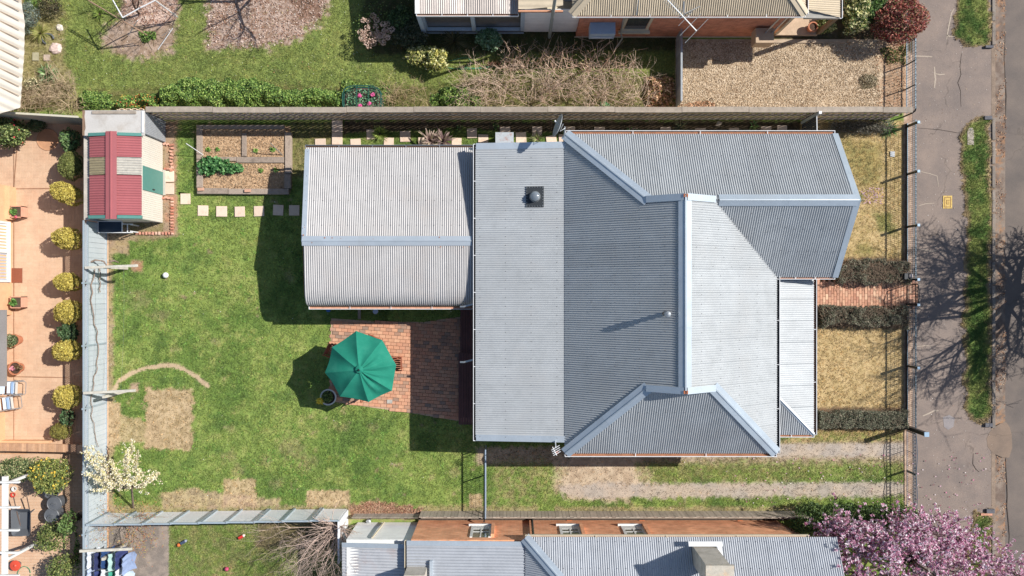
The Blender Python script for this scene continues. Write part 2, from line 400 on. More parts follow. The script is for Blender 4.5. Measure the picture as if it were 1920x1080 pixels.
ZONES = [
 # polygon, edge softness, edge wobble, colour A, colour B, noise scale, strength, grass weight left
 # main yard bare and straw patches
 (R(198, 425, 243, 478), 3, 6, SOIL, STRAW2, 8, .9, .15),
 (R(198, 228, 213, 960), 4, 5, STRAW2, SOIL, 9, .8, .3),
 (R(272, 728, 362, 843), 3, 9, STRAW1, STRAW2, 5, .95, .35),
 (R(200, 836, 225, 756), 2, 3, STRAW1, STRAW2, 5, .9, .4),
 ([(200, 752), (224, 756), (228, 778), (272, 788), (300, 790), (300, 846), (270, 830), (216, 830), (212, 850), (200, 850)], 2, 4, STRAW2, STRAW1, 5, .8, .4),
 (R(418, 898, 481, 950), 2, 5, STRAW2, STRAW1, 4, .9, .25),
 ([(300, 925), (370, 915), (420, 925), (525, 935), (525, 952), (300, 952)], 4, 8, STRAW1, SOIL, 7, .8, .3),
 (R(575, 919, 655, 950), 2, 4, STRAW1, STRAW2, 4, .95, .25),
 ([(655, 950), (690, 938), (760, 948), (790, 955), (790, 972), (655, 972)], 4, 7, cc(160, 118, 92), cc(190, 150, 120), 4, .95, .05),
 (R(879, 926, 906, 952), 1.5, 3, STRAW1, STRAW2, 4, .95, .3),
 ([(200, 948), (1010, 948), (1010, 975), (200, 975)], 3, 5, STRAW2, SOIL, 6, .6, .4),
 (R(246, 488, 268, 510), 3, 3, cc(190, 140, 105), SOIL, 6, .95, .05),
 (R(244, 718, 260, 736), 3, 3, cc(205, 170, 140), SOIL, 6, .95, .05),
 # strip between shed and lawn
 ([(200, 228), (335, 228), (330, 300), (334, 440), (310, 450), (200, 450)], 4, 7, SOIL, cc(150, 128, 95), 10, .8, .25),
 (R(306, 228, 332, 442), 4, 5, cc(190, 140, 110), SOIL, 10, .8, .1),
 # bed and top strip
 (R(368, 236, 545, 362), 1, 1, cc(206, 170, 130), cc(182, 146, 110), 4, 1, 0),
 (R(545, 228, 625, 330), 3, 4, cc(150, 136, 92), cc(120, 118, 66), 5, .85, .6),
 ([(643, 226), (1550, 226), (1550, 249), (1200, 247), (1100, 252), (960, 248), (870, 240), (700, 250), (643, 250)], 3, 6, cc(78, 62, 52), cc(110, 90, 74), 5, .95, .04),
 # south strip: driveway
 ([(893, 840), (1698, 820), (1698, 872), (1190, 872), (1040, 872), (893, 872)], 4, 6, cc(196, 170, 148), cc(170, 146, 124), 9, .85, .12),
 ([(1035, 860), (1200, 850), (1230, 905), (1180, 940), (1070, 935), (1030, 915)], 7, 12, cc(214, 190, 162), cc(190, 164, 138), 9, .95, .04),
 ([(1045, 912), (1120, 905), (1700, 903), (1700, 930), (1300, 934), (1120, 934), (1050, 928)], 4, 7, cc(182, 170, 158), cc(194, 176, 158), 22, .95, .04),
 ([(1450, 832), (1700, 830), (1700, 857), (1450, 857)], 4, 6, cc(184, 172, 160), cc(196, 178, 158), 22, .95, .04),
 ([(1190, 866), (1645, 862), (1700, 862), (1700, 898), (1200, 902)], 5, 12, GREEN2, cc(170, 158, 106), 6, .6, .9),
 ([(930, 870), (1010, 862), (1060, 880), (1030, 940), (920, 950)], 12, 14, cc(184, 160, 118), GREEN2, 7, .55, .6),
 ([(1040, 950), (1500, 950), (1500, 962), (1040, 962)], 3, 4, cc(196, 164, 124), SOIL, 6, .6, .4),
 # front yard
 (R(1500, 226, 1700, 536), 2, 3, cc(212, 182, 130), cc(184, 158, 104), 5, .93, .55),
 (R(1500, 560, 1700, 815), 2, 3, cc(214, 184, 132), cc(190, 162, 110), 5, .95, .55),
 ([(1575, 262), (1650, 270), (1655, 345), (1610, 350), (1575, 300)], 14, 14, cc(124, 126, 62), cc(170, 150, 88), 5, .7, .8),
 ([(1640, 395), (1672, 400), (1680, 440), (1650, 436)], 8, 8, cc(100, 116, 52), cc(140, 138, 70), 4, .8, .9),
 ([(1610, 455), (1640, 465), (1630, 480), (1605, 475)], 8, 8, cc(120, 126, 60), cc(150, 140, 74), 4, .6, .8),
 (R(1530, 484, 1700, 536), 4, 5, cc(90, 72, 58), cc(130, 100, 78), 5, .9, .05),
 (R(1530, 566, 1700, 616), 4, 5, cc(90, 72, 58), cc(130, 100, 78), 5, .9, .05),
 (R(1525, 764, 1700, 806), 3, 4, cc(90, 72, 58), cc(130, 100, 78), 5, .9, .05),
 ([(1525, 808), (1700, 806), (1700, 828), (1460, 830)], 3, 6, cc(160, 160, 84), cc(200, 170, 118), 4, .8, .7),
 (R(1694, -20, 1716, 970), 1, 1, cc(206, 176, 150), cc(170, 140, 118), 5, 1, .0),
 # north yard
 ([(228, -20), (335, -20), (332, 60), (325, 100), (255, 115), (190, 92), (196, 50), (225, 34)], 8, 16, cc(190, 164, 146), cc(160, 132, 112), 6, .95, .04),
 ([(232, -20), (333, -20), (332, 38), (300, 50), (262, 48), (232, 30)], 6, 12, cc(216, 190, 174), cc(180, 140, 118), 3, .95, .0),
 ([(384, -20), (625, -20), (612, 28), (590, 50), (560, 72), (520, 84), (450, 92), (390, 90)], 7, 20, cc(196, 172, 158), cc(150, 118, 98), 3, .97, .0),
 ([(530, -20), (600, -20), (600, 30), (560, 40)], 14, 14, cc(140, 100, 76), cc(110, 80, 62), 3, .7, .0),
 ([(30, -20), (70, -20), (120, 20), (120, 110), (155, 205), (30, 205)], 8, 12, cc(176, 158, 118), cc(146, 132, 84), 6, .75, .45),
 ([(150, 175), (420, 150), (650, 165), (870, 160), (870, 206), (150, 206)], 6, 8, cc(130, 118, 74), cc(96, 104, 48), 6, .7, .6),
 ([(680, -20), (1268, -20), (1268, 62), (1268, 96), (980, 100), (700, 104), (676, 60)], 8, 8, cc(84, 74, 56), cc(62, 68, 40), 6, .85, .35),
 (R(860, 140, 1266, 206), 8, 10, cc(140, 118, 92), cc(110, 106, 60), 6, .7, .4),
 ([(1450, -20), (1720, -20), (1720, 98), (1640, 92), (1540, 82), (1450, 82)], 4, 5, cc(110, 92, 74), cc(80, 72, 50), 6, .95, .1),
 # south neighbour
 (R(190, 972, 318, 1110), 1.5, 2, cc(142, 130, 122), cc(166, 150, 138), 12, .98, .0),
 (R(318, 972, 640, 1110), 3, 6, GREEN2, cc(176, 164, 110), 7, .5, .9),
 ([(400, 1060), (440, 1055), (450, 1080), (400, 1110), (380, 1080)], 8, 8, cc(190, 160, 120), GREEN2, 6, .7, .4),
 (R(480, 968, 640, 1030), 10, 8, cc(110, 90, 74), cc(140, 118, 92), 6, .8, .1),
]
for q_ in (((548, 838), 22), ((430, 858), 14), ((445, 880), 12), ((575, 868), 18), ((640, 800), 10), ((430, 805), 8), ((500, 862), 10), ((850, 885), 10), ((700, 800), 8), ((470, 560), 7), ((330, 655), 6), ((400, 640), 8), ((545, 520), 8), ((640, 655), 8), ((300, 590), 14), ((260, 560), 16), ((860, 700), 10), ((520, 905), 12)):
    (x_, y_), r_ = q_; ZONES.append(([(x_ + r_ * math.cos(t_) * 1.1, y_ + r_ * math.sin(t_) * .8) for t_ in [k_ * .785 for k_ in range(8)]], r_ * .7, r_ * .9, SOIL, STRAW2, 5, .38, .8))
TRENCH = [(212, 735), (222, 716), (245, 700), (275, 690), (300, 686), (322, 685), (345, 692), (368, 706), (390, 724)]
def ground_eval(px, py):
    n1 = fbm(px, py, 90, 1); n2 = fbm(px, py, 26, 2); n3 = fbm(px, py, 9, 3); n4 = vnoise(px, py, 3.2, 4)
    t = sstep(n1 * .6 + n2 * .4, .34, .66); col = mixc(GREEN1, GREEN2, t)
    col = mixc(col, GREEN3, sstep(n2 * .5 + n3 * .5, .52, .72) * .75)
    col = mixc(col, GREEN4, sstep(1 - n2, .55, .75) * .6)
    col = mixc(col, SOIL, sstep(n3 * .6 + fbm(px, py, 40, 9) * .4, .68, .78) * .7)
    gw = np.ones(px.shape); wob = (n3 - .5)
    # north yard is yellower
    ny = sstep(215 - py, 0, 20) * (px < 1270); col = mixc(col, np.array(cc(146, 154, 78)), ny * (.35 + .4 * n2))
    for poly, soft, wobamp, ca, cb, sc, st, g in ZONES:
        xs = [p[0] for p in poly]; ys = [p[1] for p in poly]; pad = soft + wobamp + 3
        m = (px > min(xs) - pad) & (px < max(xs) + pad) & (py > min(ys) - pad) & (py < max(ys) + pad)
        if not m.any(): continue
        d = sdf(px[m], py[m], poly) + wob[m] * wobamp * 2 + (n4[m] - .5) * soft
        w = sstep(d, -soft, soft) * st
        v = sstep(fbm(px[m], py[m], sc, 21, 3), .3, .7)
        zc = mixc(ca, cb, v); col[m] = mixc(col[m], zc, w); gw[m] = gw[m] * (1 - w) + g * w
    d = sdline(px, py, TRENCH); w = sstep(5.2 - d + wob * 5, 0, 2); col = mixc(col, cc(204, 176, 142), w * .95); gw = gw * (1 - w * .95)
    return col, np.clip(gw, 0, 1)

def gridsheet(name, x0, x1, y0, y1, step, z, evalf, m, relief=0.0, mask=None, edge=None):
    nx = int((x1 - x0) / step) + 1; ny = int((y1 - y0) / step) + 1
    X, Y = np.meshgrid(np.linspace(x0, x1, nx), np.linspace(y0, y1, ny))
    px = 960 + X * F / H; py = 540 - Y * F / H
    col = evalf(px.ravel(), py.ravel())
    Z = z + (fbm(X, Y, 1.3, 5) - .5) * relief + (vnoise(X, Y, .16, 8) - .5) * relief * .35
    if edge is not None: Z = Z - .07 * sstep(-edge(px.ravel(), py.ravel()).reshape(Z.shape), -.6, 1.2)
    V = np.stack([X.ravel(), Y.ravel(), Z.ravel()], 1)
    i = (np.arange(ny - 1)[:, None] * nx + np.arange(nx - 1)[None]).ravel()
    Fq = np.stack([i, i + 1, i + nx + 1, i + nx], 1)
    if mask is not None:
        k = mask(px.ravel(), py.ravel())[Fq].any(1); Fq = Fq[k]
    return tag(npmesh(name, V, Fq, m, col), kind='structure')

far = MB(); far.add([(-500, -500, -.16), (500, -500, -.16), (500, 500, -.16), (-500, 500, -.16)], [(0, 1, 2, 3)])
tag(far.build('far_ground', mat('far_ground_soil', S(120, 122, 84), rough=.95, var=.3, scale=.3, fine=4, fvar=.2)), kind='structure')
gridsheet('ground', -21.5, 15.42, -13.5, 13.5, .056, -.012, lambda a, b: ground_eval(a, b)[0], GROUNDM, .02)

# ---- street: footpath, verge, kerb, gutter, road
def asph(name, col, crack=.6, scale=1.1, spots=True):
    N = NT(name); g = N.n('ShaderNodeNewGeometry'); pos = g.outputs['Position']
    n1 = N.n('ShaderNodeTexNoise', _Scale=.9, _Detail=6.0, _Roughness=.65); N.l(pos, n1.inputs['Vector'])
    n2 = N.n('ShaderNodeTexNoise', _Scale=55.0, _Detail=3.0); N.l(pos, n2.inputs['Vector'])
    r = N.n('ShaderNodeValToRGB'); N.l(n1.outputs['Fac'], r.inputs[0])
    e = r.color_ramp.elements; e[0].position = .3; e[0].color = (*[c * .78 for c in col], 1); e[1].position = .72; e[1].color = (col[0] * 1.18, col[1] * 1.12, col[2] * 1.04, 1)
    m2 = N.n('ShaderNodeMapRange'); N.l(n2.outputs['Fac'], m2.inputs[0]); m2.inputs[1].default_value = .25; m2.inputs[2].default_value = .75; m2.inputs[3].default_value = .80; m2.inputs[4].default_value = 1.20
    sc = N.n('ShaderNodeVectorMath', operation='SCALE'); N.l(r.outputs[0], sc.inputs[0]); N.l(m2.outputs[0], sc.inputs['Scale'])
    # cracks
    nd = N.n('ShaderNodeTexNoise', _Scale=2.5, _Detail=4.0); N.l(pos, nd.inputs['Vector'])
    sb = N.n('ShaderNodeVectorMath', operation='SCALE'); N.l(nd.outputs['Color'], sb.inputs[0]); sb.inputs['Scale'].default_value = .55
    av = N.n('ShaderNodeVectorMath', operation='ADD'); N.l(pos, av.inputs[0]); N.l(sb.outputs[0], av.inputs[1])
    vo = N.n('ShaderNodeTexVoronoi', feature='DISTANCE_TO_EDGE', _Scale=.42); N.l(av.outputs[0], vo.inputs['Vector'])
    lt = N.n('ShaderNodeMapRange'); N.l(vo.outputs['Distance'], lt.inputs[0]); lt.inputs[1].default_value = .003; lt.inputs[2].default_value = .012; lt.inputs[3].default_value = 1; lt.inputs[4].default_value = 0
    nm = N.n('ShaderNodeTexNoise', _Scale=.8, _Detail=2.0); N.l(pos, nm.inputs['Vector'])
    mm = N.n('ShaderNodeMapRange'); N.l(nm.outputs['Fac'], mm.inputs[0]); mm.inputs[1].default_value = .46; mm.inputs[2].default_value = .58
    ml = N.n('ShaderNodeMath', operation='MULTIPLY'); N.l(lt.outputs[0], ml.inputs[0]); N.l(mm.outputs[0], ml.inputs[1])
    ml2 = N.n('ShaderNodeMath', operation='MULTIPLY'); N.l(ml.outputs[0], ml2.inputs[0]); ml2.inputs[1].default_value = crack
    mx = N.n('ShaderNodeMix', data_type='RGBA'); N.l(ml2.outputs[0], mx.inputs[0]); N.l(sc.outputs[0], mx.inputs[6]); mx.inputs[7].default_value = (.035, .03, .024, 1)
    N.l(mx.outputs[2], N.b.inputs['Base Color']); N.b.inputs['Roughness'].default_value = .92; setin(N.b, 'Specular IOR Level', .2)
    bp = N.n('ShaderNodeBump'); bp.inputs['Strength'].default_value = .5; bp.inputs['Distance'].default_value = .01; N.l(n2.outputs['Fac'], bp.inputs['Height']); N.l(bp.outputs[0], N.b.inputs['Normal'])
    return N.m
FOOT = asph('footpath_asphalt', S(147, 134, 127), .38); ROADM = asph('road_asphalt', S(124, 115, 110), .2)
def sheet(name, pts, z, m):
    b = MB(); b.add([(x, y, z) for x, y in pts], [tuple(range(len(pts)))]); return b.build(name, m)
gx = lambda px: (px - 960) * H / F
gy = lambda py: (540 - py) * H / F
tag(sheet('footpath', [(gx(1711), -60), (gx(1862), -60), (gx(1862), 60), (gx(1711), 60)], -.006, FOOT), kind='structure')
tag(sheet('road', [(gx(1862), -60), (gx(2300), -60), (gx(2300), 60), (gx(1862), 60)], -.055, ROADM), kind='structure')
VERGE1 = [(1790, -40), (1860, -40), (1858, 60), (1856, 88), (1820, 92), (1792, 74), (1783, 60), (1788, 40), (1790, 10)]
VERGE2 = [(1812, 226), (1858, 218), (1859, 780), (1857, 798), (1828, 792), (1808, 765), (1806, 700), (1808, 560), (1810, 420), (1804, 330), (1804, 255)]
VERGE3 = [(1826, 960), (1858, 952), (1860, 1140), (1790, 1140), (1808, 1020)]
def verge_mask(px, py):
    d = np.maximum(np.maximum(sdf(px, py, VERGE1), sdf(px, py, VERGE2)), sdf(px, py, VERGE3))
    return d + (fbm(px, py, 16, 31) - .5) * 22 + (vnoise(px, py, 3, 32) - .5) * 5
def verge_col(px, py):
    n = fbm(px, py, 20, 2); n3 = fbm(px, py, 7, 3)
    c = mixc(cc(92, 122, 54), cc(138, 150, 74), sstep(n, .35, .65)); e = verge_mask(px, py)
    c = mixc(c, cc(172, 144, 112), (1 - sstep(e, 2, 11)) * .85); c = mixc(c, cc(170, 150, 96), sstep(n3, .62, .78) * .5)
    return c
gridsheet('verge', gx(1780), gx(1861), -13.5, 13.5, .06, .012, verge_col, GROUNDM, .03, lambda a, b: verge_mask(a, b) > -5, verge_mask)
KERBM = mat('old_stone_kerb', S(142, 132, 122), .85, 0, .25, 3, 40, .15, bump=.3, perobj=.10, stain=S(176, 140, 110), stain_amt=.5)
kerb = tag(sheet('kerb_bed', [(gx(1859), -60), (gx(1866.5), -60), (gx(1866.5), 60), (gx(1859), 60)], -.002, mat('kerb_mortar', S(150, 130, 112), .95, 0, .3, 4, 30, .2)), kind='structure')
kb = box_mesh('kerbstone', .13, .9, .15, KERBM, .012); pl = []
for y0, y1 in ((-3, 60), (220, 800), (978, 1090)):
    y = y0
    while y < y1: pl.append((gx(1862.5), gy(y + 22), -.11, random.uniform(-.012, .012), 1, .93, 1)); y += 45
pieces('kerbstone', kb, pl, kerb)
def gutter_col(px, py):
    n = fbm(px, py, 14, 6); n2 = fbm(px, py, 4, 7); c = mixc(cc(128, 110, 98), cc(152, 136, 122), sstep(n, .35, .65))
    c = mixc(c, cc(176, 132, 96), sstep(n2 * .6 + fbm(px, py, 60, 8) * .4, .55, .68) * .8); return c
gridsheet('gutter', gx(1866), gx(1886), -13.5, 13.5, .05, -.045, gutter_col, GROUNDM, .015)
# weathered lines in the asphalt: a few pale root cracks and one long dark seam
def streak(name, pts, w, m, z=-.001):
    b = MB(); pts = [(gx(x), gy(y)) for x, y in pts]; L = []; Rr = []
    for i, (x, y) in enumerate(pts):
        a = pts[max(i - 1, 0)]; c = pts[min(i + 1, len(pts) - 1)]; dx, dy = c[0] - a[0], c[1] - a[1]; l = math.hypot(dx, dy); ww = w * (.25 + .75 * math.sin(math.pi * (i + .5) / len(pts))) * .5
        L.append((x - dy / l * ww, y + dx / l * ww, z)); Rr.append((x + dy / l * ww, y - dx / l * ww, z))
    n = len(pts); b.add(L + Rr, [(i, i + 1, n + i + 1, n + i) for i in range(n - 1)]); return tag(b.build(name, m), kind='structure')
PALE = mat('pale_root_crack', S(186, 170, 152), .9, 0, .2, 20, 60, .2); DKC = mat('dark_asphalt_seam', S(70, 60, 54), .95, 0, .2, 20, 60, .2)
for pts, w in (([(1752, 125), (1753, 140), (1754, 148), (1752, 165)], .07), ([(1754, 138), (1762, 140), (1772, 139)], .05), ([(1712, 105), (1730, 105.5), (1748, 106)], .05),
               ([(1730, 780), (1742, 775), (1752, 770), (1760, 770)], .06), ([(1718, 466), (1735, 469), (1748, 471), (1756, 470)], .04), ([(1720, 320), (1745, 326), (1757, 330), (1760, 350)], .03),
               ([(1722, 386), (1735, 382), (1752, 381)], .03), ([(1718, 650), (1735, 648), (1748, 649)], .03), ([(1775, 74), (1778, 55), (1784, 25), (1789, 16)], .05), ([(1775, 66), (1780, 68), (1792, 69)], .05)):
    streak('asphalt_crack', pts, w, PALE)
for pts, w in (([(1887, 830), (1887, 870), (1889, 905), (1890, 930), (1889, 950), (1892, 980), (1894, 1005), (1892, 1040)], .03),
               ([(1803, 100), (1800, 125), (1802, 140), (1796, 155), (1801, 170), (1802, 200)], .025), ([(1825, 850), (1824, 870), (1830, 880), (1836, 885)], .03),
               ([(1886, 60), (1884, 110), (1888, 180), (1886, 240)], .025), ([(1720, 240), (1760, 243), (1790, 248), (1800, 250)], .02)):
    streak('asphalt_seam', pts, w, DKC, -.001 if pts[0][0] < 1862 else -.04)

# ------------------------------------------------------------------ brick paving helpers
def brickfield(parent, poly, bw, bh, ang, m, gap=.012, z=0.0, th=.03, bond='running', limit=300, prefer=None, name='brick'):
    """poly in photo pixels on the ground"""
    proto = box_mesh(name, bw - gap, bh - gap, th, m, .005)
    W = [(gx(a), gy(b)) for a, b in poly]; cx = sum(p[0] for p in W) / len(W); cy = sum(p[1] for p in W) / len(W)
    ca, sa = math.cos(ang), math.sin(ang); Rm = max(math.hypot(p[0] - cx, p[1] - cy) for p in W) + .3
    c = []
    if bond == 'running':
        ny = int(Rm / bh); nx = int(Rm / bw)
        for j in range(-ny, ny + 1):
            for i in range(-nx, nx + 1):
                c.append(((i + .5 * (j % 2)) * bw, j * bh, 0.0))
    else:                                                    # basket weave, pairs of bricks turned about
        s = bw; n = int(Rm / s) + 1
        for j in range(-n, n + 1):
            for i in range(-n, n + 1):
                if (i + j) % 2 == 0: c += [(i * s, j * s - bh / 2, 0), (i * s, j * s + bh / 2, 0)]
                else: c += [(i * s - bh / 2, j * s, math.pi / 2), (i * s + bh / 2, j * s, math.pi / 2)]
    c = np.array(c); X = cx + c[:, 0] * ca - c[:, 1] * sa; Y = cy + c[:, 0] * sa + c[:, 1] * ca
    d = sdf(960 + X * F / H, 540 - Y * F / H, poly)
    k = d > 1.5; X, Y, A = X[k], Y[k], c[k][:, 2] + ang
    pl = [(X[i], Y[i], z + random.uniform(-.003, .003), A[i] + random.gauss(0, .012), 1, 1, 1) for i in range(len(X))]
    if prefer: pl.sort(key=lambda p: prefer(960 + p[0] * F / H, 540 - p[1] * F / H))
    pieces(name, proto, pl, parent, limit, name + '_paving'); return len(pl)

PAVB = mat('patio_brick', None, ramp=[S(218, 156, 120), S(226, 168, 130), S(210, 148, 116), S(230, 176, 138), S(164, 134, 114), S(222, 162, 126), S(212, 152, 118), S(150, 132, 118), S(228, 170, 134), S(218, 162, 126)], rough=.85, var=.10, scale=8, fine=60, fvar=.12, bump=.2, spec=.2)
MORT = mat('pale_mortar', S(206, 170, 140), .95, 0, .15, 8, 60, .15)
PATIO = [(621, 597), (700, 602), (795, 604), (845, 596), (905, 590), (905, 795), (863, 790), (780, 776), (655, 758), (618, 752)]
patio = MB(); patio.add([(gx(a), gy(b), .004) for a, b in PATIO], [tuple(range(len(PATIO)))]); patio = tag(patio.build('patio', MORT), kind='structure')
brickfield(patio, PATIO, .225, .132, math.radians(-4), PAVB, .010, .006, .03, limit=300, prefer=lambda a, b: (0 if a < 777 else 1, abs(a - 720)))
FPB = mat('path_brick', None, ramp=[S(214, 154, 122), S(232, 180, 146), S(196, 138, 110), S(240, 196, 160), S(206, 146, 120), S(226, 170, 136), S(186, 136, 114)], rough=.85, var=.12, scale=8, fine=60, fvar=.12, bump=.2, spec=.2)
FP = [(1520, 531), (1716, 531), (1716, 571), (1520, 574)]
fpath = MB(); fpath.add([(gx(a), gy(b), .004) for a, b in FP], [tuple(range(4))]); fpath = tag(fpath.build('front_path', mat('path_joint_soil', S(160, 112, 86), .95, 0, .2)), kind='structure')
brickfield(fpath, [(1516, 525), (1720, 525), (1720, 577), (1516, 577)], .23, .107, math.pi / 2, FPB, .010, .006, .03, limit=300)

TERB = mat('terracotta_brick', None, ramp=[S(222, 184, 150), S(224, 186, 152), S(220, 182, 149), S(223, 185, 151), S(225, 188, 155), S(222, 184, 150), S(218, 180, 147), S(223, 185, 152)], rough=.85, var=.10, scale=2.5, fine=50, fvar=.10, bump=.2, spec=.2, stain=S(200, 144, 110), stain_amt=.45, stain_scale=.9)
TER = [(-40, 222), (204, 222), (204, 838), (-40, 850)]
court = MB(); court.add([(gx(a), gy(b), .010) for a, b in TER], [tuple(range(4))]); court = tag(court.build('courtyard_paving', mat('courtyard_mortar', S(218, 179, 143), .95, 0, .15, 4, 50, .12)), kind='structure')
vis = lambda a, b: 0 if 20 < a < 150 else 5
brickfield(court, [(-20, 224), (200, 224), (200, 838), (-20, 838)], .23, .115, 0.0, TERB, .0025, .012, .004, bond='basket', limit=300, prefer=lambda a, b: (vis(a, b), abs(a - 80) + abs(b - 480) * .5))
TER2 = [(-40, 850), (204, 838), (204, 1130), (-40, 1130)]
court2 = MB(); court2.add([(gx(a), gy(b), .010) for a, b in TER2], [tuple(range(4))]); court2 = tag(court2.build('lower_courtyard_paving', mat('courtyard_mortar_two', S(220, 168, 124), .95, 0, .18, 3, 50, .14)), kind='structure')
brickfield(court2, [(-20, 850), (200, 840), (200, 1100), (-20, 1100)], .23, .115, 0.0, TERB, .006, .012, .008, bond='running', limit=300, prefer=lambda a, b: (vis(a, b), b))
# slab edges and round drain cover in the courtyard
for i, (a, b) in enumerate((((27, 354), (150, 353)), ((27, 706), (128, 708)), ((27, 230), (27, 830)), ((34, 260), (27, 354)))):
    streak('paving_joint', [a, ((a[0] + b[0]) / 2, (a[1] + b[1]) / 2), b], .035, mat('joint_line', S(170, 124, 92), .95, 0, .2), .036)
dc = MB(); dc.lathe((gx(90), gy(262), .012), [(.42, 0), (.42, .026), (.39, .030), (.37, .024), (.0, .026)], 28)
tag(dc.build('drain_cover', mat('drain_cover_concrete', S(214, 158, 116), .9, 0, .2, 6, 50, .15, stain=S(150, 110, 84), stain_amt=.5)), 'round concrete drain cover set flush in the terracotta courtyard', 'drain cover')

# stepping stones: parts of the garden ground
STEP = mat('sandstone_paver', S(240, 214, 190), .8, 0, .10, 4, 50, .06, perobj=.10, stain=S(196, 160, 134), stain_amt=.7, stain_scale=4)
path_g = tag(sheet('garden_path', R(0, 0, 1, 1) and [(gx(a), gy(b)) for a, b in R(335, 360, 350, 365)], -.001, GROUNDM), kind='structure')
sp = box_mesh('stepping_stone', .40, .40, .045, STEP, .008)
st = [(348, 373, 0), (381, 395, .02), (416, 396.5, 0), (450, 397, 0), (486, 396, .02), (522, 394, -.02), (552, 394.5, .02),
      (601, 270, 0), (667, 270, .03), (697, 252, .05), (729, 268, 0), (760, 256, 0), (794, 268, .03), (856, 268, 0), (885, 250, 0), (906, 262, -.05), (947, 248, 0),
      (977, 258, .06), (1007, 247, 0), (1034, 264, .12), (1068, 247, 0), (1057, 262, 0), (1124, 248, 0), (1186, 250, 0), (1248, 248, 0), (1313, 250, 0), (1376, 250, 0), (1436, 247, 0), (1466, 245, 0), (1452, 262, 0)]
pieces('stepping_stone', sp, [(gx(a), gy(b), random.uniform(-.012, .004), r + random.uniform(-.04, .04), random.uniform(.93, 1.03), random.uniform(.93, 1.03), 1) for a, b, r in st], path_g)
st2 = box_mesh('paving_slab', .40, .46, .05, STEP, .008)
pieces('paving_slab', st2, [(gx(632.5), gy(b), .0, 0, 1, 1, 1) for b in (237, 260, 283)] + [(gx(318.5), gy(b), .0, 0, .85, .92, .9) for b in (331, 354)], path_g)

# ------------------------------------------------------------------ grass, gravel, litter as stuff
def scatter_area(n, x0, y0, x1, y1): return rng.uniform(x0, x1, n), rng.uniform(y0, y1, n)
def blades(name, px, py, cols, m=BLADE, L=(.05, .10), hgt=(.015, .05), nb=3, w=.012, z0=0.0):
    n = len(px); X = gx(px); Y = gy(py); a = rng.random((n, nb)) * 2 * math.pi; l = rng.uniform(*L, (n, nb)); h = rng.uniform(*hgt, (n, nb))
    ox = rng.normal(size=(n, nb)) * .015; oy = rng.normal(size=(n, nb)) * .015
    bx = X[:, None] + ox; by = Y[:, None] + oy; dx = np.cos(a); dy = np.sin(a)
    V = np.stack([np.stack([bx - dy * w, by + dx * w, np.full_like(bx, z0 - .015)], -1), np.stack([bx + dy * w, by - dx * w, np.full_like(bx, z0 - .015)], -1), np.stack([bx + dx * l, by + dy * l, z0 + h], -1)], 2)
    cb = np.repeat(np.clip(cols[:, None, :] * (1 + rng.normal(size=(n, nb, 1)) * .22), .003, 1), 3, 1) if False else np.clip(cols[:, None, None, :] * (1 + rng.normal(size=(n, nb, 1, 1)) * .22) * np.ones((1, 1, 3, 1)), .003, 1)
    V = V.reshape(-1, 3); return tag(npmesh(name, V, np.arange(len(V)).reshape(-1, 3), m, cb.reshape(-1, 3)), kind='stuff')
def lawn(name, n, box, excl=None, boost=1.12, **kw):
    px, py = scatter_area(n, *box); col, gw = ground_eval(px, py); k = rng.random(n) < gw
    if excl is not None: k &= excl(px, py)
    px, py, col = px[k], py[k], col[k] * boost
    yel = rng.random(len(px)) < .10; col[yel] = col[yel] * np.array([1.35, 1.2, 1.0])
    blades(name, px, py, col, **kw)
notpave = lambda px, py: (sdf(px, py, PATIO) < 0) & ~((px > 368) & (px < 545) & (py > 234) & (py < 364)) & ~((np.abs(py - 395.5) < 9) & (np.min(np.abs(px[:, None] - np.array([381, 416, 450, 486, 522, 552])[None]), 1) < 9))
lawn('lawn_grass', 74000, (200, 228, 1010, 962), notpave)
lawn('side_lawn_grass', 20000, (1010, 800, 1697, 962))
lawn('side_garden_grass', 9000, (625, 226, 1550, 282), lambda a, b: np.min(np.hypot(a[:, None] - np.array([s[0] for s in st])[None], b[:, None] - np.array([s[1] for s in st])[None]), 1) > 11, hgt=(.01, .03))
lawn('dry_front_grass', 15000, (1525, 226, 1697, 815), lambda a, b: ~((b > 528) & (b < 576)), boost=1.15, hgt=(.01, .035), L=(.04, .08))
lawn('north_yard_grass', 42000, (20, -15, 1268, 206))
lawn('south_yard_grass', 11000, (318, 980, 640, 1095))
px, py = scatter_area(16000, 1783, -15, 1860, 1095); k = verge_mask(px, py) > 1; px, py = px[k], py[k]
blades('verge_grass', px, py, verge_col(px, py) * 1.15, z0=.02, hgt=(.03, .08))
# bright clumps of coarser weed in the lawn
px, py = scatter_area(5200, 205, 400, 890, 955); k = (fbm(px, py, 22, 41) > .56) & notpave(px, py) & (ground_eval(px, py)[1] > .8); px, py = px[k], py[k]
blades('clover_clumps', px, py, pick([cc(128, 168, 62), cc(106, 150, 56), cc(150, 176, 78)], len(px), .15), L=(.06, .12), w=.022, nb=4)

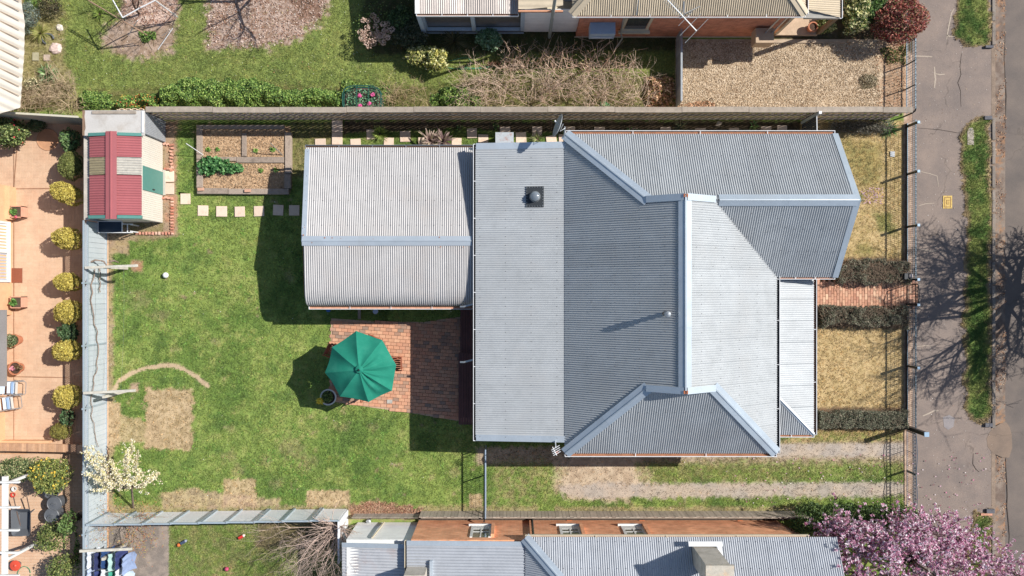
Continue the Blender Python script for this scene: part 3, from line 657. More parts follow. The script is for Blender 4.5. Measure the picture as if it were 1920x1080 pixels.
def stones(name, n, box, cols, size=(.015, .035), keep=None, z=0.0):
    px, py = scatter_area(n, *box)
    if keep is not None: k = keep(px, py); px, py = px[k], py[k]
    n = len(px); X, Y = gx(px), gy(py); s = rng.uniform(*size, n); a = rng.random(n) * 6.28; vs = []
    for k in range(4):
        t = a + k * math.pi / 2; rr = s * rng.uniform(.6, 1.1, n); vs.append(np.stack([X + rr * np.cos(t), Y + rr * np.sin(t), np.full(n, z - .004)], 1))
    vs.append(np.stack([X + rng.normal(size=n) * s * .2, Y + rng.normal(size=n) * s * .2, z + s * rng.uniform(.5, .9, n)], 1))
    V = np.stack(vs, 1).reshape(-1, 3); I = np.arange(n)[:, None] * 5
    Fq = np.concatenate([I + np.array([[k, (k + 1) % 4, 4]]) for k in range(4)], 0)
    return tag(npmesh(name, V, Fq, PEB, np.repeat(pick(cols, n, .12), 5, 0), flat=True), kind='stuff')
PEB = mat('pebble', None, attr=True, rough=.85, var=.08, scale=20, fine=80, fvar=.1, spec=.25)
GRV = [(1268, 72), (1450, 74), (1540, 82), (1645, 92), (1652, 205), (1268, 205)]
tag(gridsheet('gravel_yard', gx(1266), gx(1697), gy(207), gy(70), .07, .002,
    lambda a, b: mixc(mixc(cc(216, 194, 164), cc(188, 164, 132), sstep(fbm(a, b, 5, 3), .3, .7)), cc(176, 136, 104), sstep(a + (fbm(a, b, 12, 6) - .5) * 40, 1640, 1665) * .7),
    GROUNDM, .012, lambda a, b: (a < 1697) & (b > 76)), kind='structure')
stones('gravel_stones', 26000, (1270, 78, 1690, 204), [cc(206, 186, 158), cc(190, 168, 138), cc(216, 200, 176), cc(172, 148, 118), cc(150, 124, 96), cc(200, 180, 152), cc(136, 118, 96)],
       keep=lambda a, b: (sdf(a, b, GRV) > 0) | (rng.random(len(a)) < .2), z=.006)
stones('driveway_gravel', 4500, (1040, 824, 1698, 934), [cc(166, 158, 150), cc(150, 142, 134), cc(176, 162, 146), cc(136, 128, 120)], (.006, .015), keep=lambda a, b: ground_eval(a, b)[1] < .3)
def litter(name, n, box, cols, size=(.03, .07), keep=None, z=.01, m=LEAF, aspect=.5):
    px, py = scatter_area(n, *box)
    if keep is not None: k = keep(px, py); px, py = px[k], py[k]
    n = len(px); C = np.stack([gx(px), gy(py), z + rng.random(n) * .015], 1)
    o = quads(C, rng.uniform(*size, n), pick(cols, n, .15), name, m, kind='stuff', aspect=aspect, up=1.6); return o
MULCH1 = [(232, -20), (333, -20), (332, 38), (300, 50), (262, 48), (232, 30)]
MULCH2 = [(384, -20), (625, -20), (612, 28), (590, 50), (560, 72), (520, 84), (450, 92), (390, 90)]
litter('wood_chips', 5200, (225, -15, 628, 118), [cc(232, 206, 190), cc(206, 176, 158), cc(176, 130, 104), cc(246, 226, 212), cc(150, 104, 80)], (.05, .11),
       keep=lambda a, b: (sdf(a, b, MULCH1) > 0) | (sdf(a, b, MULCH2) > 0), aspect=.3)
litter('gutter_leaves', 2600, (1858, -10, 1888, 1090), [cc(206, 150, 104), cc(176, 120, 80), cc(226, 190, 150), cc(150, 100, 70), cc(120, 90, 70)], (.03, .075), z=-.035,
       keep=lambda a, b: (fbm(a, b, 40, 3) > .46) & (a > 1866))
litter('fallen_leaves', 1500, (1560, 60, 1700, 215), [cc(206, 150, 104), cc(190, 130, 90), cc(230, 200, 160)], keep=lambda a, b: (fbm(a, b, 30, 13) > .5) & ((a > 1640) | (b < 100)), z=.02)
litter('path_litter', 900, (1700, 0, 1862, 1080), [cc(226, 220, 210), cc(214, 190, 150), cc(160, 120, 90), cc(236, 232, 226)], (.02, .045), z=.0)
litter('fallen_petals', 420, (1250, 850, 1850, 1000), [cc(222, 120, 170), cc(240, 190, 214), cc(250, 236, 240), cc(150, 60, 90)], (.04, .07), m=PETAL,
       keep=lambda a, b: rng.random(len(a)) < sstep(a, 1150, 1700), aspect=.8, z=.03)
litter('lawn_litter', 700, (205, 230, 1250, 955), [cc(236, 232, 220), cc(206, 176, 136), cc(190, 150, 110)], (.02, .05), keep=notpave, z=.02)
litter('north_lawn_litter', 900, (110, 0, 900, 190), [cc(240, 236, 226), cc(250, 240, 120), cc(220, 150, 110)], (.02, .045), z=.03)
litter('bed_straw', 5000, (376, 242, 537, 356), [cc(206, 176, 138), cc(188, 156, 118), cc(222, 196, 160), cc(166, 134, 100)], (.04, .10), z=.13, aspect=.25)
litter('mulch_strip', 1500, (655, 940, 795, 968), [cc(186, 130, 100), cc(214, 170, 140), cc(150, 104, 80)], (.04, .08), keep=lambda a, b: ground_eval(a, b)[1] < .45, z=.02, aspect=.35)
px = None
# ------------------------------------------------------------------ roofs
def corr(parent, poly, rib, m, pitch=.0762, amp=.018, sheet=.762, seg=6, name='roofing_sheet', lift=0.012, drop=0.0, jitter=.0):
    """corrugated sheets laid over a planar polygon (3-D points); rib = direction of the ribs (down the slope)"""
    Pn = [Vector(p) for p in poly]; v = Vector(rib)
    nrm = Vector((0, 0, 0))
    for i in range(len(Pn)): nrm += (Pn[i] - Pn[0]).cross(Pn[(i + 1) % len(Pn)] - Pn[0])
    nrm.normalize();  nrm = nrm if nrm.z > 0 else -nrm
    v = (v - nrm * v.dot(nrm)).normalized(); u = v.cross(nrm).normalized(); o = Pn[0]
    uv = [((p - o).dot(u), (p - o).dot(v)) for p in Pn]; us = [a for a, b in uv]; u0, u1 = min(us), max(us)
    def vr(uu):
        lo, hi = 1e9, -1e9
        for i in range(len(uv)):
            (a0, b0), (a1, b1) = uv[i], uv[(i + 1) % len(uv)]
            if abs(a0 - a1) < 1e-9: continue
            t = (uu - a0) / (a1 - a0)
            if -1e-6 <= t <= 1 + 1e-6: b = b0 + (b1 - b0) * t; lo = min(lo, b); hi = max(hi, b)
        return lo, hi
    du = pitch / seg; k0 = math.ceil(u0 / du + 1e-6); k1 = math.floor(u1 / du - 1e-6); per = int(round(sheet / pitch)) * seg
    ks = list(range(k0, k1 + 1)); outs = []
    starts = sorted({k for k in ks if k % per == 0} | {k0})
    for si, s0 in enumerate(starts):
        s1 = starts[si + 1] if si + 1 < len(starts) else k1
        if s1 <= s0: continue
        V = []; jl = random.uniform(0, jitter)
        for k in range(s0, s1 + 1):
            uu = k * du; lo, hi = vr(uu)
            if hi < lo: lo = hi = 0
            h = lift + amp * math.cos(2 * math.pi * uu / pitch) + jl
            V += [o + u * uu + v * lo + nrm * h, o + u * uu + v * (hi + drop) + nrm * h]
        n = s1 - s0; b = MB(); b.add(V, [(2 * i, 2 * i + 2, 2 * i + 3, 2 * i + 1) for i in range(n)])
        outs.append(b.build(name, m, parent, smooth=True))
    return (o, u, v, nrm, vr, u0, u1)
def screws(name, info, parent, rows=3, every=4, pitch=.0762, m=None):
    o, u, v, nrm, vr, u0, u1 = info; A = []
    n = int((u1 - u0) / (pitch * every))
    for i in range(n):
        uu = (math.floor(u0 / pitch) + 1 + i * every) * pitch; lo, hi = vr(uu)
        if hi - lo < .4: continue
        L = hi - lo
        for r in range(rows + 1):
            A.append(o + u * uu + v * (hi - .12 - r * 0.9 - .01) + nrm * .032) if hi - .12 - r * .9 > lo + .1 else None
    b = MB()
    for a in A:
        s = .015; b.add([a + u * s, a + v * s, a - u * s, a - v * s, a + nrm * .012], [(0, 1, 4), (1, 2, 4), (2, 3, 4), (3, 0, 4)])
    if A:
        x = b.build(name, m or SCREW, parent); x['kind'] = 'stuff'
SCREW = mat('dark_roof_screw', (.10, .085, .08), .6, .3, .2)
def capline(parent, a, b, w, m, name='ridge_cap', za=.045, drop=.035, n1=None, n2=None, roll=.03, lap=1.8):
    """folded ridge or hip flashing: two wings and a rolled top, in lengths of about 1.8 m"""
    a = Vector(a); b = Vector(b); d = (b - a); L = d.length; d.normalize()
    s = d.cross(Vector((0, 0, 1))).normalized(); up = Vector((0, 0, 1))
    m1 = n1 if n1 is not None else s * w - up * drop; m2 = n2 if n2 is not None else -s * w - up * drop
    k = max(1, int(L / lap))
    for i in range(k):
        p = a + d * (L * i / k) + up * (za + .002 * (i % 2)); q = a + d * (L * (i + 1) / k) + up * (za + .002 * (i % 2))
        V = []
        for e in (p, q):
            V += [e + m1, e + m1 * .16 + up * 0.0, e + m1 * .10 + up * roll, e + m2 * .10 + up * roll, e + m2 * .16, e + m2]
        c = MB(); c.add(V, [(j, j + 1, j + 7, j + 6) for j in range(5)]); c.build(name, m, parent)
def gutterline(parent, a, b, out, w=.115, lip=WHITEM, bed=RUSTG, name='gutter', depth=.09, z=-.05, brackets=0):
    a = Vector(a); b = Vector(b); o = Vector(out).normalized(); u = Vector((0, 0, 1)); t = .012
    g = MB()
    g.slab([a + u * (z), b + u * z, b + o * w + u * z, a + o * w + u * z], .008)
    x = g.build(name + '_bed', bed, parent)
    l = MB(); l.beam(a + o * (w + .008) + u * (z + depth / 2 - .02), b + o * (w + .008) + u * (z + depth / 2 - .02), .018, depth)
    for e in (a, b): l.beam(e + u * (z + .02), e + o * w + u * (z + .02), .02, .06)
    for i in range(brackets):
        e = a.lerp(b, (i + 1) / (brackets + 1)); l.beam(e + u * (z + .05), e + o * (w + .02) + u * (z + .05), .02, .012)
    l.build(name, lip, parent)
def wallbox(parent, x0, x1, y0, y1, z0, z1, m, name='wall'):
    return MB().box(x0, x1, y0, y1, z0, z1).build(name, m, parent)

WB = mat('weatherboard_paint', S(206, 204, 196), .7, 0, .1, 2, 30, .05)
ge = 1e-3
house = thing('house', 'single-storey house with a grey corrugated iron roof in the middle of the lot', 'house', (0, 0, 0))
# --- main roof
E, RZ, MR = 3.0, 4.75, 5.5
xw, xe, xr = 1.86, 9.155, 5.5; yn, yw0, yw1, ys = 5.31, 2.87, .407, -5.70; gyN, gyS = 2.87, -3.24
roof = MB(); roof.box(1.95, 9.05, -5.55, 5.2, 2.80, 2.95).box(9.05, 11.1, .5, 5.2, 2.80, 2.95)
roof = roof.build('roof', WB, house)                    # boxed eaves; the sheets and flashings hang on it
I = []
I.append(corr(roof, [(xw, yn, E), (4.41, gyN, RZ), (xr, gyN + .04, MR), (xr, gyS - .04, MR), (4.41, gyS, RZ), (xw, ys, E)], (-1, 0, -.68), ROOFM, drop=.04))
I.append(corr(roof, [(xr, gyN + .04, MR), (6.59, gyN, RZ), (xe, yw1, E), (xe, ys, E), (6.59, gyS, RZ), (xr, gyS - .04, MR)], (1, 0, -.68), ROOFM, drop=.04))
I.append(corr(roof, [(xw, yn, E), (11.17, yn, E), (11.24, gyN, RZ), (4.41, gyN, RZ)], (0, 1, -.7), ROOFM, drop=.04))
I.append(corr(roof, [(6.59, gyN, RZ), (11.24, gyN, RZ), (11.17, yw1, E), (xe, yw1, E)], (0, -1, -.7), ROOFM, drop=.04))
I.append(corr(roof, [(xw, ys, E), (xe, ys, E), (6.59, gyS, RZ), (4.41, gyS, RZ)], (0, -1, -.7), ROOFM, drop=.04))
# rear skillion over the kitchen
RE = 2.65
sk = corr(roof, [(xw + .05, 5.0, E - .03), (xw + .05, -5.27, E - .03), (-1.25, -5.27, RE), (-1.25, 5.0, RE)], (-1, 0, -.11), ROOFM, drop=.03); I.append(sk)
for i, f in enumerate(I): screws('roof_screws', f, roof, rows=5)
# verandah roof on the street side
VZ0, VZ1 = 2.80, 2.38
v1 = corr(roof, [(9.10, .38, VZ0), (10.66, .38, VZ1), (10.66, -5.17, VZ1), (9.10, -3.63, VZ0)], (1, 0, -.28), ROOFM, drop=.03)
v2 = corr(roof, [(9.10, -3.63, VZ0), (10.66, -5.17, VZ1), (9.10, -5.17, VZ1)], (0, -1, -.28), ROOFM, drop=.03)
# flashings
capline(roof, (xr, gyN + .10, MR), (xr, gyS - .10, MR), .21, FLASH, drop=.13)
capline(roof, (6.75, gyN, RZ), (11.30, gyN, RZ), .19, FLASH, drop=.12)
capline(roof, (xw - .02, yn + .03, E), (4.45, gyN - .02, RZ), .20, FLASH, 'hip_cap', drop=.05)
capline(roof, (xw - .02, ys - .03, E), (4.45, gyS + .02, RZ), .20, FLASH, 'hip_cap', drop=.05)
capline(roof, (xe + .02, ys - .03, E), (6.55, gyS + .02, RZ), .20, FLASH, 'hip_cap', drop=.05)
capline(roof, (9.12, -3.65, VZ0), (10.68, -5.19, VZ1), .07, FLASH, 'hip_cap', za=.03, drop=.02)
# gablets at both ends of the main ridge
GABM = mat('gablet_timber', S(120, 120, 124), .8, 0, .1)
for y, sgn in ((gyN, 1), (gyS, -1)):
    g = MB(); yy = y + sgn * .02; g.add([(4.43, yy, RZ + .02), (6.57, yy, RZ + .02), (5.5, yy, MR - .02)], [(0, 1, 2)]); g.build('gablet_face', GABM, roof)
    for x0 in (4.36, 6.64):
        f = MB(); s = 1 if x0 > 5 else -1; a = Vector((x0, y + sgn * .03, RZ + .045)); b_ = Vector((5.5 + s * .06, y + sgn * .03, MR + .04)); o = Vector((0, sgn * .10, 0)); i_ = Vector((0, -sgn * .12, 0))
        f.add([a + i_, a + o, b_ + o, b_ + i_, a + o - Vector((0, 0, .10)), b_ + o - Vector((0, 0, .10))], [(0, 1, 2, 3), (1, 4, 5, 2)]); f.build('gablet_flashing', FLASH, roof)
    r = MB(); r.box(5.43, 5.57, y + sgn * .06 - .05, y + sgn * .06 + .05, MR + .0, MR + .062); r.build('ridge_end', mat('rusty_end', S(176, 104, 66), .9, 0, .3, 30, 90, .3), roof)
# barge flashings: east gable, rear skillion north and south
def strip3(parent, a, b, off, m, name, t=.03, up=.03, lap=2.2):
    a = Vector(a); b = Vector(b); o = Vector(off); k = max(1, int((b - a).length / lap))
    for i in range(k):
        p = a.lerp(b, i / k); q = a.lerp(b, (i + 1) / k); z = Vector((0, 0, up + .003 * (i % 2)))
        c = MB(); c.slab([p + z, q + z, q + o + z, p + o + z], t); c.build(name, m, parent)
strip3(roof, (11.10, yn + .05, E), (11.17, gyN, RZ), (.20, 0, 0), FLASH, 'barge_flashing')
strip3(roof, (11.17, gyN, RZ), (11.10, yw1 - .05, E), (.20, 0, 0), FLASH, 'barge_flashing')
strip3(roof, (-1.26, 4.86, RE), (xw + .03, 4.86, E - .03), (0, .22, 0), FLASH, 'barge_flashing')
strip3(roof, (-1.26, -5.36, RE), (xw + .03, -5.36, E - .03), (0, .22, 0), FLASH, 'barge_flashing')
gutterline(roof, (xw, yn + .02, E), (11.2, yn + .02, E), (0, 1, 0), brackets=3)
gutterline(roof, (xw - .02, ys - .02, E), (xe + .02, ys - .02, E), (0, -1, 0), brackets=2)
gutterline(roof, (xe + .03, ys - .02, E), (xe + .03, yw1, E), (1, 0, 0), w=.09, bed=DARK, brackets=3)
gutterline(roof, (xe, yw1 - .02, E), (11.2, yw1 - .02, E), (0, -1, 0), w=.07, brackets=2)
gutterline(roof, (-1.27, 5.05, RE), (-1.27, -5.36, RE), (-1, 0, 0), w=.075, bed=DARK, brackets=7)
gutterline(roof, (10.69, .4, VZ1), (10.69, -5.2, VZ1), (1, 0, 0), w=.09, brackets=2)
gutterline(roof, (9.1, -5.2, VZ1), (10.7, -5.2, VZ1), (0, -1, 0), w=.07, brackets=1)
# walls, verandah posts
wallbox(house, 2.1, 8.95, -5.4, 5.0, 0, 2.83, WB); wallbox(house, 8.95, 10.85, .75, 5.0, 0, 2.83, WB); wallbox(house, -.95, 2.1, -5.1, 4.8, 0, 2.55, WB)
for i, y in enumerate((.3, -1.4, -3.2, -5.0)):
    MB().box(10.50, 10.60, y - .05, y + .05, 0, 2.33).build('verandah_post', WHITEP, house)
MB().box(8.95, 10.55, -5.05, .7, 0, .18).build('verandah_floor', TIMB, house)
win = MB(); win.box(10.85, 10.90, 1.9, 3.7, .9, 2.2); win.build('window', DARK, house)
# timber deck with two flights of brown boards along the rear wall
DECKB = mat('dark_red_deck_board', S(112, 74, 70), .75, 0, .12, 4, 50, .12, perobj=.08)
deck = thing('timber_deck', 'dark red-brown timber deck boards along the shaded rear wall beside the patio', 'deck', (gx(868), gy(680), 0))
bd = box_mesh('board', .088, 2.05, .03, DECKB); bd2 = box_mesh('board', .088, 2.72, .03, DECKB)
W = wloc(deck)
for i in range(8):
    for me, yc, z, x0 in ((bd, 618, .34, 864), (bd2, 724, .42, 861)):
        o = bpy.data.objects.new('board', me); COL.objects.link(o); o.parent = deck
        o.location = (gx(x0) + .05 + i * .098 - W[0], gy(yc + 2) - W[1], z)
MB().box(gx(864), gx(880), gy(660), gy(578), .0, .33).box(gx(861), gx(880), gy(780), gy(664), .0, .41).build('deck_frame', DARK, deck)
for yy in (575, 679):
    m_ = MB(); x0, y0, _ = P(863, yy, 2.3); m_.tube([(x0, y0, 2.28), (x0 + .12, y0, 2.33), (-1.15, y0 - .1 + .25, 2.45)], .035, 8)
    tag(m_.build('downpipe_elbow', GREYSTEEL), 'short grey spout over the rear deck, %s' % ('next to the extension corner' if yy == 575 else 'halfway along the rear wall'), 'downpipe', 'spouts over the deck')

# --- rear extension with a rounded south eave
ext = thing('rear_extension', 'low rear wing with a pale ribbed iron roof, flat ridge cap and rounded south eave', 'house wing', (-4.3, 2.2, 0))
eroof = MB(); eroof.box(-7.3, -1.2, -.35, 4.9, 1.80, 1.88); eroof = eroof.build('roof', WB, ext)
xa, xb = -7.40, -1.30
fN = corr(eroof, [(xa, 1.66, 2.53), (xb, 1.66, 2.53), (xb, 5.01, 2.0), (xa, 5.01, 2.0)], (0, 1, -.16), ROOF_EXT, drop=.03, jitter=.002)
screws('roof_screws', fN, eroof, rows=3)
prof = [(1.66, 2.53), (.6, 2.44), (-.1, 2.37), (-.30, 2.33), (-.44, 2.26), (-.54, 2.17), (-.60, 2.05), (-.62, 1.95)]
def sweep(parent, x0, x1, prof, m, pitch=.0762, amp=.018, seg=6, sheet=10, name='roofing_sheet'):
    nn = []
    for i in range(len(prof)):
        a = prof[max(i - 1, 0)]; b = prof[min(i + 1, len(prof) - 1)]; dy, dz = b[0] - a[0], b[1] - a[1]; l = math.hypot(dy, dz); n = (-dz / l, dy / l); n = n if (n[1] > 0 or (abs(n[1]) < 1e-6)) else (-n[0], -n[1])
        nn.append(n)
    k0 = math.ceil(x0 * seg / pitch); k1 = math.floor(x1 * seg / pitch); per = sheet * seg; s = k0
    while s < k1:
        e = min((s // per + 1) * per, k1); V = []
        for k in range(s, e + 1):
            x = k * pitch / seg; h = .012 + amp * math.cos(2 * math.pi * k / seg)
            V += [(x, p[0] + n[0] * h, p[1] + n[1] * h) for p, n in zip(prof, nn)]
        L = len(prof); b = MB(); b.add(V, [(i * L + j, (i + 1) * L + j, (i + 1) * L + j + 1, i * L + j + 1) for i in range(e - s) for j in range(L - 1)])
        b.build(name, m, parent, smooth=True); s = e
sweep(eroof, xa + .04, xb, prof, ROOF_EXT)
strip3(eroof, (-7.42, 4.98, 2.0), (-7.42, 1.62, 2.53), (.17, 0, 0), FLASH, 'barge_flashing', up=.035)
capline(eroof, (-7.40, 1.66, 2.53), (-1.42, 1.66, 2.53), .17, FLASH, drop=.02, roll=.025, lap=1.9)
MB().add([(-7.38, 1.66, 2.52), (-7.38, -.55, 1.9), (-7.38, -.3, 2.3), (-7.38, -.1, 2.35)], [(0, 3, 2, 1)]).build('gable_board', mat('brown_barge', S(120, 84, 66), .8, 0, .1), eroof)
gutterline(eroof, (-7.42, 5.04, 1.98), (-1.4, 5.04, 1.98), (0, 1, 0), w=.08, lip=GREYSTEEL, bed=mat('dark_wet_gutter', S(96, 74, 62), .9, 0, .3), brackets=4)
gutterline(eroof, (-7.30, -.66, 1.93), (-1.4, -.66, 1.93), (0, -1, 0), w=.09, bed=mat('leafy_gutter_bed', S(206, 150, 120), .9, 0, .3, 9, 60, .25), brackets=3)
wallbox(ext, -7.2, -1.25, -.30, 4.75, 0, 1.82, mat('extension_wall_paint', S(196, 190, 180), .7, 0, .1))
sp_ = MB(); a = P(881, 277, 2.3); sp_.tube([(a[0], a[1] - .02, 2.28), (a[0] + .18, a[1] - .1, 2.42), (-1.3, a[1] - .2, 2.5)], .045, 8)
sp_.build('rainwater_spout', GREYSTEEL, ext)

RS = MB()
for a, b, r in ((609, 446, .030), (623, 446, .028), (585, 455, .022), (569, 441, .035), (655, 463, .026), (826, 463, .024), (824, 445, .03), (869, 463, .022), (571, 426, .02), (639, 447, .015), (700, 448, .015)):
    x, y, z = P(a, b, 2.57); RS.add([(x + r * math.cos(t) * random.uniform(.6, 1.1), y + r * math.sin(t) * random.uniform(.6, 1.1), 2.588) for t in [k * 1.047 for k in range(6)]], [tuple(range(6))])
RS.build('rust_spots', mat('rust_spot', S(176, 110, 72), .9, 0, .3, 30, 90, .3), eroof)['kind'] = 'stuff'

# --- roof fittings
fl = thing('flue', 'tall galvanised flue pipe with a round cowl beside the main ridge', 'flue', (P(1245, 588, 5.0)[0], P(1245, 588, 5.0)[1], 4.9))
fx, fy_ = fl.location[0], fl.location[1]
MB().lathe((fx, fy_, 4.75), [(.11, 0), (.075, .12), (.07, .74)], 14).build('pipe', mat('rusted_flue_metal', S(150, 130, 116), .5, .4, .2, 8, 40, .2), fl, smooth=False)
MB().lathe((fx, fy_, 5.48), [(.09, 0), (.105, .02), (.105, .18), (.09, .22), (.02, .26)], 16).build('cowl', GREYSTEEL, fl)
sx, sy, sz = P(1003, 369, 2.86)
sk_ = thing('tubular_skylight', 'small round clear dome on a square dark flashing of the rear roof slope', 'skylight', (sx, sy, sz))
FB = MB(); FB.box(sx - .31, sx + .31, sy - .36, sy + .36, sz + .0, sz + .05); fb = FB.build('flashing', mat('black_flashing', (.035, .04, .045), .5, .1, .1), sk_); fb.rotation_euler = (0, -.11, 0)
SCW = box_mesh('screw', .022, .022, .016, GREYSTEEL)
for k in range(7):
    for px_, py_ in ((-.28 + k * .093, -.33), (-.28 + k * .093, .33), (-.28, -.3 + k * .1), (.28, -.3 + k * .1)):
        o = bpy.data.objects.new('screw', SCW); COL.objects.link(o); o.parent = fb; o.location = (px_ + sx * 0, py_, .05)
MB().lathe((sx, sy, sz + .04), [(.20, 0), (.18, .07), (.175, .16)], 24).build('collar', GREYSTEEL, sk_)
dm = MB().lathe((sx, sy, sz + .20), [(.175, 0), (.17, .05), (.145, .09), (.09, .125), (.03, .14)], 24).build('dome', mat('clear_dome', S(140, 150, 158), .08, .3, .02, spec=.9), sk_, smooth=True)
# satellite dish on a bracket at the north edge
ax, ay, az = P(1058, 262, 3.0)
dish = thing('satellite_dish', 'grey satellite dish seen edge on above the north gutter', 'satellite dish', (ax, ay, az))
c0 = Vector(P(1050, 237, 3.9)); 
MB().tube([(ax, ay, 2.7), P(1059, 238, 3.75)], .022, 8).build('mast', GREYSTEEL, dish)
MB().tube([P(1060, 240, 3.7), P(1050, 246, 3.8), P(1056, 232, 3.85)], .014, 6).build('bracket', GREYSTEEL, dish)
R_ = .40; vs = []; fs = []; nx_ = Vector((-.93, .30, .25)).normalized(); e1 = nx_.cross(Vector((0, 0, 1))).normalized(); e2 = nx_.cross(e1)
for j in range(7):
    for k in range(24):
        r = R_ * j / 6; t = 2 * math.pi * k / 24; vs.append(c0 + (e1 * math.cos(t) * r + e2 * math.sin(t) * r * .9) + nx_ * (r * r * .55))
for j in range(6):
    for k in range(24): fs.append((j * 24 + k, j * 24 + (k + 1) % 24, (j + 1) * 24 + (k + 1) % 24, (j + 1) * 24 + k))
rf = MB().add(vs, fs).build('reflector', mat('dish_mesh_grey', S(176, 182, 186), .5, .4, .1), dish, smooth=True)
sol = rf.modifiers.new('s', 'SOLIDIFY'); sol.thickness = .015
MB().tube([c0, P(1042, 227, 4.0)], .010, 6).tube([P(1043, 229, 4.0), P(1040, 226, 4.02)], .028, 8).build('feed_arm', WHITEM, dish)
# TV antenna at the south edge
tx, ty, tz = P(1042, 826, 3.0)
ant = thing('tv_antenna', 'small white multi-bar TV antenna sticking out past the south gutter', 'antenna', (tx, ty, tz))
MB().tube([(tx, ty, 2.6), P(1042, 838, 3.7)], .018, 8).build('mast', WHITEM, ant)
b_ = MB()
for k in range(4):
    oX, oY = k * 1.2, k * 4.2
    b_.tube([P(1034 + oX, 845 + oY * .8 - 1, 3.7), P(1049 + oX * .6, 835 + oY * .9, 3.7)], .012, 5)
b_.tube([P(1036, 838, 3.7), P(1044, 854, 3.7)], .012, 5); b_.build('element', WHITEM, ant)
MB().lathe(P(1045, 848, 3.6), [(.05, 0), (.05, .04)], 8).build('amplifier', mat('orange_box', S(220, 140, 110), .6, 0, .1), ant)

# ------------------------------------------------------------------ north neighbour
def brickmat(name, c1, c2, mort, scale=1.0):
    N = NT(name); tc = N.n('ShaderNodeNewGeometry'); sp = N.n('ShaderNodeSeparateXYZ'); N.l(tc.outputs['Position'], sp.inputs[0])
    cb = N.n('ShaderNodeCombineXYZ'); N.l(sp.outputs['X'], cb.inputs[0]); N.l(sp.outputs['Z'], cb.inputs[1])
    bt = N.n('ShaderNodeTexBrick', _Scale=1.0); N.l(cb.outputs[0], bt.inputs['Vector'])
    bt.inputs['Brick Width'].default_value = .24; bt.inputs['Row Height'].default_value = .086; bt.inputs['Mortar Size'].default_value = .006
    bt.inputs['Color1'].default_value = (*c1, 1); bt.inputs['Color2'].default_value = (*c2, 1); bt.inputs['Mortar'].default_value = (*mort, 1)
    n1 = N.n('ShaderNodeTexNoise', _Scale=3.0, _Detail=6.0); N.l(tc.outputs['Position'], n1.inputs['Vector'])
    mp = N.n('ShaderNodeMapping'); N.l(tc.outputs['Position'], mp.inputs[0]); mp.inputs['Scale'].default_value = (1.5, 1, 14)
    n2 = N.n('ShaderNodeTexNoise', _Scale=3.0, _Detail=4.0); N.l(mp.outputs[0], n2.inputs['Vector'])
    ad = N.n('ShaderNodeMath', operation='ADD'); N.l(n1.outputs['Fac'], ad.inputs[0]); N.l(n2.outputs['Fac'], ad.inputs[1])
    mr = N.n('ShaderNodeMapRange'); N.l(ad.outputs[0], mr.inputs[0]); mr.inputs[1].default_value = .7; mr.inputs[2].default_value = 1.3; mr.inputs[3].default_value = .7; mr.inputs[4].default_value = 1.25
    sc = N.n('ShaderNodeVectorMath', operation='SCALE'); N.l(bt.outputs['Color'], sc.inputs[0]); N.l(mr.outputs[0], sc.inputs['Scale'])
    N.l(sc.outputs[0], N.b.inputs['Base Color']); N.b.inputs['Roughness'].default_value = .9; setin(N.b, 'Specular IOR Level', .2); return N.m
BRICK_N = brickmat('red_brick_wall_north', S(204, 130, 98, 1.0), S(186, 112, 84, 1.0), S(190, 150, 124, 1.0))
BRICK_S = brickmat('orange_brick_wall', S(238, 168, 122, 1.0), S(226, 150, 106, 1.0), S(226, 180, 142, 1.0))
nh = thing('neighbour_house', 'brick house with a cream ribbed roof along the top edge of the picture', 'house', (6, 12, 0))
NE_, yE = 3.0, P(0, 27, 3.0)[1]                       # eave height and line
xL, xR = P(1073, 25, 3.0)[0], P(1510, 30, 3.0)[0]
nr = MB().box(xL + .1, xR - .1, yE + .15, yE + 7.6, 2.82, 2.95).build('roof', CREAMP, nh)
NHt = 3.0 + 3.9 * .62
i1 = corr(nr, [(xL, yE, NE_), (xR, yE, NE_), (xR - 3.9, yE + 3.9, NHt), (xL + 3.9, yE + 3.9, NHt)], (0, -1, -.62), ROOF_N, drop=.04); screws('roof_screws', i1, nr, rows=2)
corr(nr, [(xR, yE, NE_), (xR, yE + 7.8, NE_), (xR - 3.9, yE + 3.9, NHt)], (1, 0, -.62), ROOF_N)
corr(nr, [(xL, yE, NE_), (xL, yE + 7.8, NE_), (xL + 3.9, yE + 3.9, NHt)], (-1, 0, -.62), ROOF_N)
corr(nr, [(xL, yE + 7.8, NE_), (xR, yE + 7.8, NE_), (xR - 3.9, yE + 3.9, NHt), (xL + 3.9, yE + 3.9, NHt)], (0, 1, -.62), ROOF_N)
capline(nr, (xL - .02, yE - .02, NE_), (xL + 3.9, yE + 3.9, NHt), .17, ROOF_N, 'hip_cap', drop=.05)
capline(nr, (xR + .02, yE - .02, NE_), (xR - 3.9, yE + 3.9, NHt), .17, ROOF_N, 'hip_cap', drop=.05)
gutterline(nr, (xL, yE, NE_), (xR, yE, NE_), (0, -1, 0), w=.09, brackets=5)
gutterline(nr, (xR, yE, NE_), (xR, yE + 5, NE_), (1, 0, 0), w=.09)
yW = gy(69) + .0
wallbox(nh, xL + .35, xR - .35, yW, yE + 7.4, 0, 2.84, BRICK_N)
MB().box(xL + .3, xR - .3, yW - .03, yW - .005, 0, .06).build('footing', CREAMP, nh)
